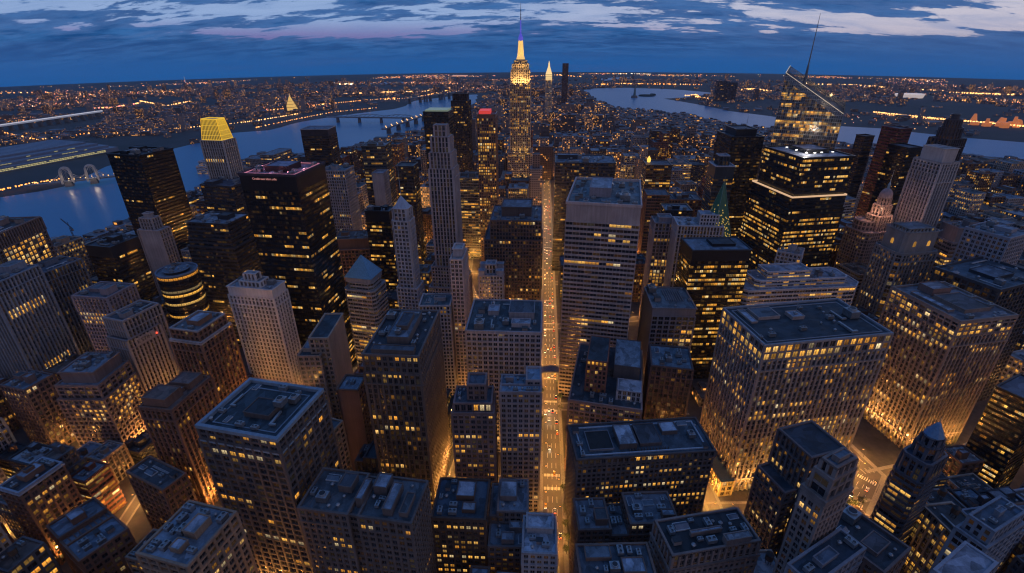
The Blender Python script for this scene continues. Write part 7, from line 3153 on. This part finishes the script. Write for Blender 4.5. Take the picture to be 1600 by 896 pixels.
k = 0
yy = 232.0
while yy < 1330:
    st_ = 27 if yy < 700 else 36
    for s in (-1, 1):
        e = 4600 if yy < 700 else 3600
        street_lamp(14 + s * 8.2, yy + (st_ / 2 if s > 0 else 0), math.pi if s > 0 else 0.0, e,
                    'slim street lamp with orange glow at the kerb of the long lit avenue', 'lamps along the main avenue')
    yy += st_
INFO = [(1, 22, 11000, 'slim street lamp on the narrow street left of the main avenue', 220, 1050), (2, 22, 14000, 'street lamp deep among the towers well left of the main avenue', 180, 1000),
        (3, 22, 12000, 'street lamp on the short street beside the teal flat-roofed ribbed tower', 240, 420), (4, 17, 6500, 'street lamp beside the wide diagonal street at the lower right', 230, 450),
        (5, 19, 9000, 'street lamp on the side street near the right edge', 315, 600), (6, 22, 14000, 'street lamp in the dark streets at the lower left', 210, 480),
        (7, 22, 14000, 'street lamp behind the boxy-penthouse brown building at the lower left', 190, 440)]
for inf in INFO:
    if not inf:
        continue
    i, stp, e, lb, y0, y1 = inf
    line, w, pv = ROADS[i]
    pts = resample(line, stp)
    for k in range(1, len(pts) - 1):
        if not (y0 < pts[k].y < y1):
            continue
        d = (pts[k + 1] - pts[k - 1]).normalized()
        n = Vector((d.y, -d.x))
        s = 1 if k % 2 else -1
        p = pts[k] + n * s * (w / 2 + .7)
        street_lamp(p.x, p.y, math.atan2(-s * n.y, -s * n.x), e, lb, 'lamps on the side streets')
for i in range(8, len(ROADS)):
    line, w, pv = ROADS[i]
    pts = resample(line, 26)
    for k in range(1, len(pts) - 1):
        d = (pts[k + 1] - pts[k - 1]).normalized()
        n = Vector((d.y, -d.x))
        s = 1 if k % 2 else -1
        p = pts[k] + n * s * (w / 2 + .7)
        street_lamp(p.x, p.y, math.atan2(-s * n.y, -s * n.x), 11000, 'street lamp on one of the cross streets between the blocks', 'lamps on the cross streets')

# ------------------------------------------------------------------ cars
GLASSD = plain("car_glass", (.02, .022, .025), .1)
TYRE = plain("tyre_rubber", (.02, .02, .02), .8)
HEADL = plain("headlight", (.8, .8, .7), .3, 0, (1, .86, .62), 14)
TAILL = plain("tail_light", (.4, .02, .02), .3, 0, (1, .05, .02), 6)
for q in (HEADL, TAILL):
    q.cycles.emission_sampling = 'NONE'
CARC = [('yellow', (.62, .36, .02)), ('black', (.015, .015, .017)), ('white', (.62, .62, .62)), ('silver', (.35, .36, .37)), ('dark red', (.22, .02, .02)), ('dark blue', (.02, .04, .13))]
CARP = {}
for nm, c in CARC:
    mt, N, b = new_mat("car_paint")
    b.inputs['Base Color'].default_value = (*c, 1)
    b.inputs['Roughness'].default_value = .25
    b.inputs['Coat Weight'].default_value = .6
    mb = MB()
    # body: sill, bonnet and boot from a side profile
    prof = [(-2.25, .35), (2.2, .35), (2.3, .55), (2.2, .82), (1.1, .98), (-1.5, 1.0), (-2.25, .92)]
    hw_ = .9
    for i in range(len(prof)):
        a, b2 = prof[i], prof[(i + 1) % len(prof)]
        mb.quad((a[0], -hw_, a[1]), (a[0], hw_, a[1]), (b2[0], hw_, b2[1]), (b2[0], -hw_, b2[1]))
    mb.ngon([(p[0], -hw_, p[1]) for p in prof])
    mb.ngon([(p[0], hw_, p[1]) for p in prof[::-1]])
    mb.prism([(-1.05, -.62), (.25, -.62), (.25, .62), (-1.05, .62)], 1.455, [(-1.0, -.6), (.2, -.6), (.2, .6), (-1.0, .6)], 1.5)
    body = mb.mesh('body', mt)
    CARP[nm] = body
mb = MB()
mb.prism([(-1.75, -.82), (1.05, -.82), (1.05, .82), (-1.75, .82)], .97, [(-1.08, -.64), (.28, -.64), (.28, .64), (-1.08, .64)], 1.455)
cabin_me = mb.mesh('windows', GLASSD)
mb = MB()
p = [(.33 * math.cos(k * .628), .33 * math.sin(k * .628)) for k in range(10)]
for k in range(10):
    q = (k + 1) % 10
    mb.quad((p[k][0], -.1, p[k][1]), (p[q][0], -.1, p[q][1]), (p[q][0], .1, p[q][1]), (p[k][0], .1, p[k][1]))
mb.ngon([(a[0], -.1, a[1]) for a in p[::-1]])
mb.ngon([(a[0], .1, a[1]) for a in p])
wheel_me = mb.mesh('wheel', TYRE)
mb = MB()
mb.box(0, .1, -.24, .24, -.12, .12, bottom=True)
head2_me = mb.mesh('headlight', HEADL)
mb = MB()
mb.box(-.1, 0, -.26, .26, -.11, .11, bottom=True)
tail_me = mb.mesh('tail_light', TAILL)
HB = bpy.data.lights.new("headlight_beam", 'SPOT')
HB.energy, HB.color, HB.spot_size, HB.shadow_soft_size = 2600, (1, .80, .52), rad(95), .2


def car(x, y, ang, colour, label, group, beam):
    r = empty('car', x, y, gz(x, y) + .06, ang)
    tag(r, label, 'car', group)
    link('body', CARP[colour], r)
    link('windows', cabin_me, r)
    for sx in (-1.4, 1.4):
        for sy in (-.85, .85):
            link('wheel', wheel_me, r, (sx, sy, .33))
    for sy in (-.6, .6):
        link('headlight', head2_me, r, (2.26, sy, .66))
        link('tail_light', tail_me, r, (-2.25, sy, .75))
    if beam:
        o = link('headlight_beam', HB, r, (2.6, 0, .8))
        o.rotation_euler = (0, rad(-80), 0)


CR_ = random.Random(44)
CARLAB = {}
lanes = [(8.6, -1, 'far left'), (12.2, -1, 'second'), (15.8, 1, 'third'), (19.4, 1, 'kerbside right')]
BES = [(228, 290, 'near the white-roofed building'), (290, 345, 'beside the sunken-court roof building'), (345, 440, 'beside the brick-penthouse building'),
       (440, 520, 'near the footbridge'), (520, 640, 'below the mauve tower'), (640, 840, 'beside the dark stepped block'), (840, 1400, 'far up the avenue')]
for x, dr, lname in lanes:
    y = 236 + CR_.uniform(0, 20)
    while y < 1150:
        col = CR_.choices([c[0] for c in CARC], [.3, .22, .18, .16, .08, .06])[0]
        bes = next((b[2] for b in BES if b[0] <= y < b[1]), 'far up the avenue')
        lab = f"{col} car {'with headlights' if dr < 0 else 'with tail lights'} in the {lname} lane, {bes}"
        car(x + CR_.uniform(-.3, .3), y, math.pi / 2 * dr, col, lab, 'cars on the main avenue', y < 420 and dr < 0 and CR_.random() < .6)
        y += CR_.choice([14, 22, 38, 56, 80, 110])
for i, (x, y, a) in enumerate([(228, 270, .95), (255, 304, -2.3), (270, 310, .85), (278, 350, 1.8), (215, 248, .95), (268, 378, -1.35), (246, 284, .95)]):
    col = CARC[i % 6][0]
    car(x, y, a, col, f"{col} car {['leaving the crossing', 'at the crossing', 'turning', 'queuing', 'rolling', 'parked', 'slowing'][i]} on the wide diagonal street, lower right", 'cars on the diagonal street', False)

# ------------------------------------------------------------------ street trees
LEAF, N, b = new_mat("leaf_green")
oi = N.new('ShaderNodeTexCoord')
nz = N.noise(oi.outputs['Object'], 1.1, 3, .6)
N.l.new(N.mix(N.smooth(nz, .3, .7), (.03, .06, .018), (.085, .11, .03)), b.inputs['Base Color'])
b.inputs['Roughness'].default_value = .6
BARK = plain("bark", (.06, .045, .035), .9)
TREES = []
for v in range(3):
    TR = random.Random(v)
    tb = MB()
    tb.tube((0, 0, 0), (.1, 0, 3.0), .2, 6, .13)
    cl = []
    for k in range(7):
        a = k * .9 + TR.random()
        q = (1.9 * math.cos(a) * TR.uniform(.4, 1), 1.9 * math.sin(a) * TR.uniform(.4, 1), TR.uniform(4, 6.6))
        tb.tube((.1, 0, 2.8), q, .09, 4, .03)
        cl.append(q)
    cb = MB()
    for q in cl:
        for _ in range(46):
            c = Vector(q) + Vector((TR.gauss(0, .62), TR.gauss(0, .62), TR.gauss(0, .5)))
            e = Vector((TR.uniform(-1, 1), TR.uniform(-1, 1), TR.uniform(-1, 1))).normalized() * .22
            f = e.orthogonal().normalized() * .16
            cb.quad(c - e - f, c + e - f, c + e + f, c - e + f)
    TREES.append((tb.mesh('trunk', BARK), cb.mesh('crown', LEAF)))


def tree(x, y, k, s, label, group):
    r = empty('street_tree', x, y, gz(x, y) + .15, k * 1.3)
    tag(r, label, 'tree', group)
    r.scale = (s, s, s)
    link('trunk', TREES[k % 3][0], r)
    link('crown', TREES[k % 3][1], r)


TL = [(23.2, 240), (23.4, 250), (23.1, 262), (23.3, 275), (23.2, 296), (23.4, 412), (23.2, 424), (23.3, 436), (23.3, 395), (4.8, 420), (4.9, 380)]
for i, (x, y) in enumerate(TL):
    tree(x, y, i, 1.1, 'small dim street tree on the pavement of the main avenue', 'trees along the main avenue')
for i, (px, py, s) in enumerate([(1330, 796, 1.5), (1318, 792, 1.2), (1342, 790, 1.3)]):
    q = at(px, py)
    tree(q.x, q.y, i, s, ['bushy green tree on the island of the diagonal street', 'smaller leafy tree left of the bushy one on the diagonal street island', 'leafy tree right of the bushy one on the diagonal street island'][i], 'trees on the diagonal street island')

# green-lit canopy and bright shop front near the right edge
c = at(1488, 712)
r = empty('green_canopy', c.x, c.y, gz(c.x, c.y), rad(38))
tag(r, 'low street canopy glowing bright green near the right-edge black block', 'canopy')
mb = MB()
mb.box(-7, 7, -3.5, 3.5, 4.2, 5, bottom=True)
mb.build('awning', r, plain("green_lamp_panel", (.05, .3, .04), .5, 0, (.10, .75, .04), .6))
for sx, sy in ((-6, -3), (6, -3), (6, 3), (-6, 3)):
    mb = MB()
    mb.tube((sx, sy, 0), (sx, sy, 4.2), .15, 5)
    mb.build('post', r, POLE)
ld = bpy.data.lights.new("green_light", 'POINT')
ld.energy, ld.color, ld.shadow_soft_size = 1800, (.15, 1, .08), .5
link('green_light', ld, r, (0, 0, 3.4))
for k, (px, py, lb) in enumerate([(1512, 738, 'bright glass shop front below the right-edge black block'), (1545, 758, 'second bright glass shop front, farther along from the green canopy')]):
    c = at(px, py)
    r = empty('shop_pavilion', c.x, c.y, gz(c.x, c.y), rad(-48 + 90))
    tag(r, lb, 'shop')
    mb = MB()
    mb.box(-6, 6, -5, 5, 5.2, 5.9, bottom=True)
    mb.build('roof', r, plain("luminous_roof", (.5, .45, .3), .5, 0, (1, .76, .36), .55))
    mb = MB()
    mb.box(-5.7, 5.7, -4.7, 4.7, 0, 5.19)
    mb.build('glazing', r, plain("shop_glow", (.3, .25, .15), .3, 0, (1, .72, .30), .8))
    mb = MB()
    for q in range(7):
        mb.box(-5.8 + q * 1.9, -5.65 + q * 1.9, -4.85, -4.7, 0, 5.19)
    mb.build('frame_grille', r, POLE)

# ------------------------------------------------------------------ evening air
mb = MB()
mb.box(-17200, 17200, -17200, 17200, -562, 412, bottom=True)
hz, N, b = new_mat("evening_haze")
N.n.clear()
pv = N.new('ShaderNodeVolumePrincipled')
pv.inputs['Color'].default_value = (.60, .74, 1.0, 1)
pv.inputs['Density'].default_value = 1.8e-5
pv.inputs['Anisotropy'].default_value = 0.2
out = N.new('ShaderNodeOutputMaterial')
N.l.new(pv.outputs[0], out.inputs['Volume'])
tag(mb.build('haze', None, hz), 'thin blue evening haze lying over the whole city', 'haze', kind='stuff')
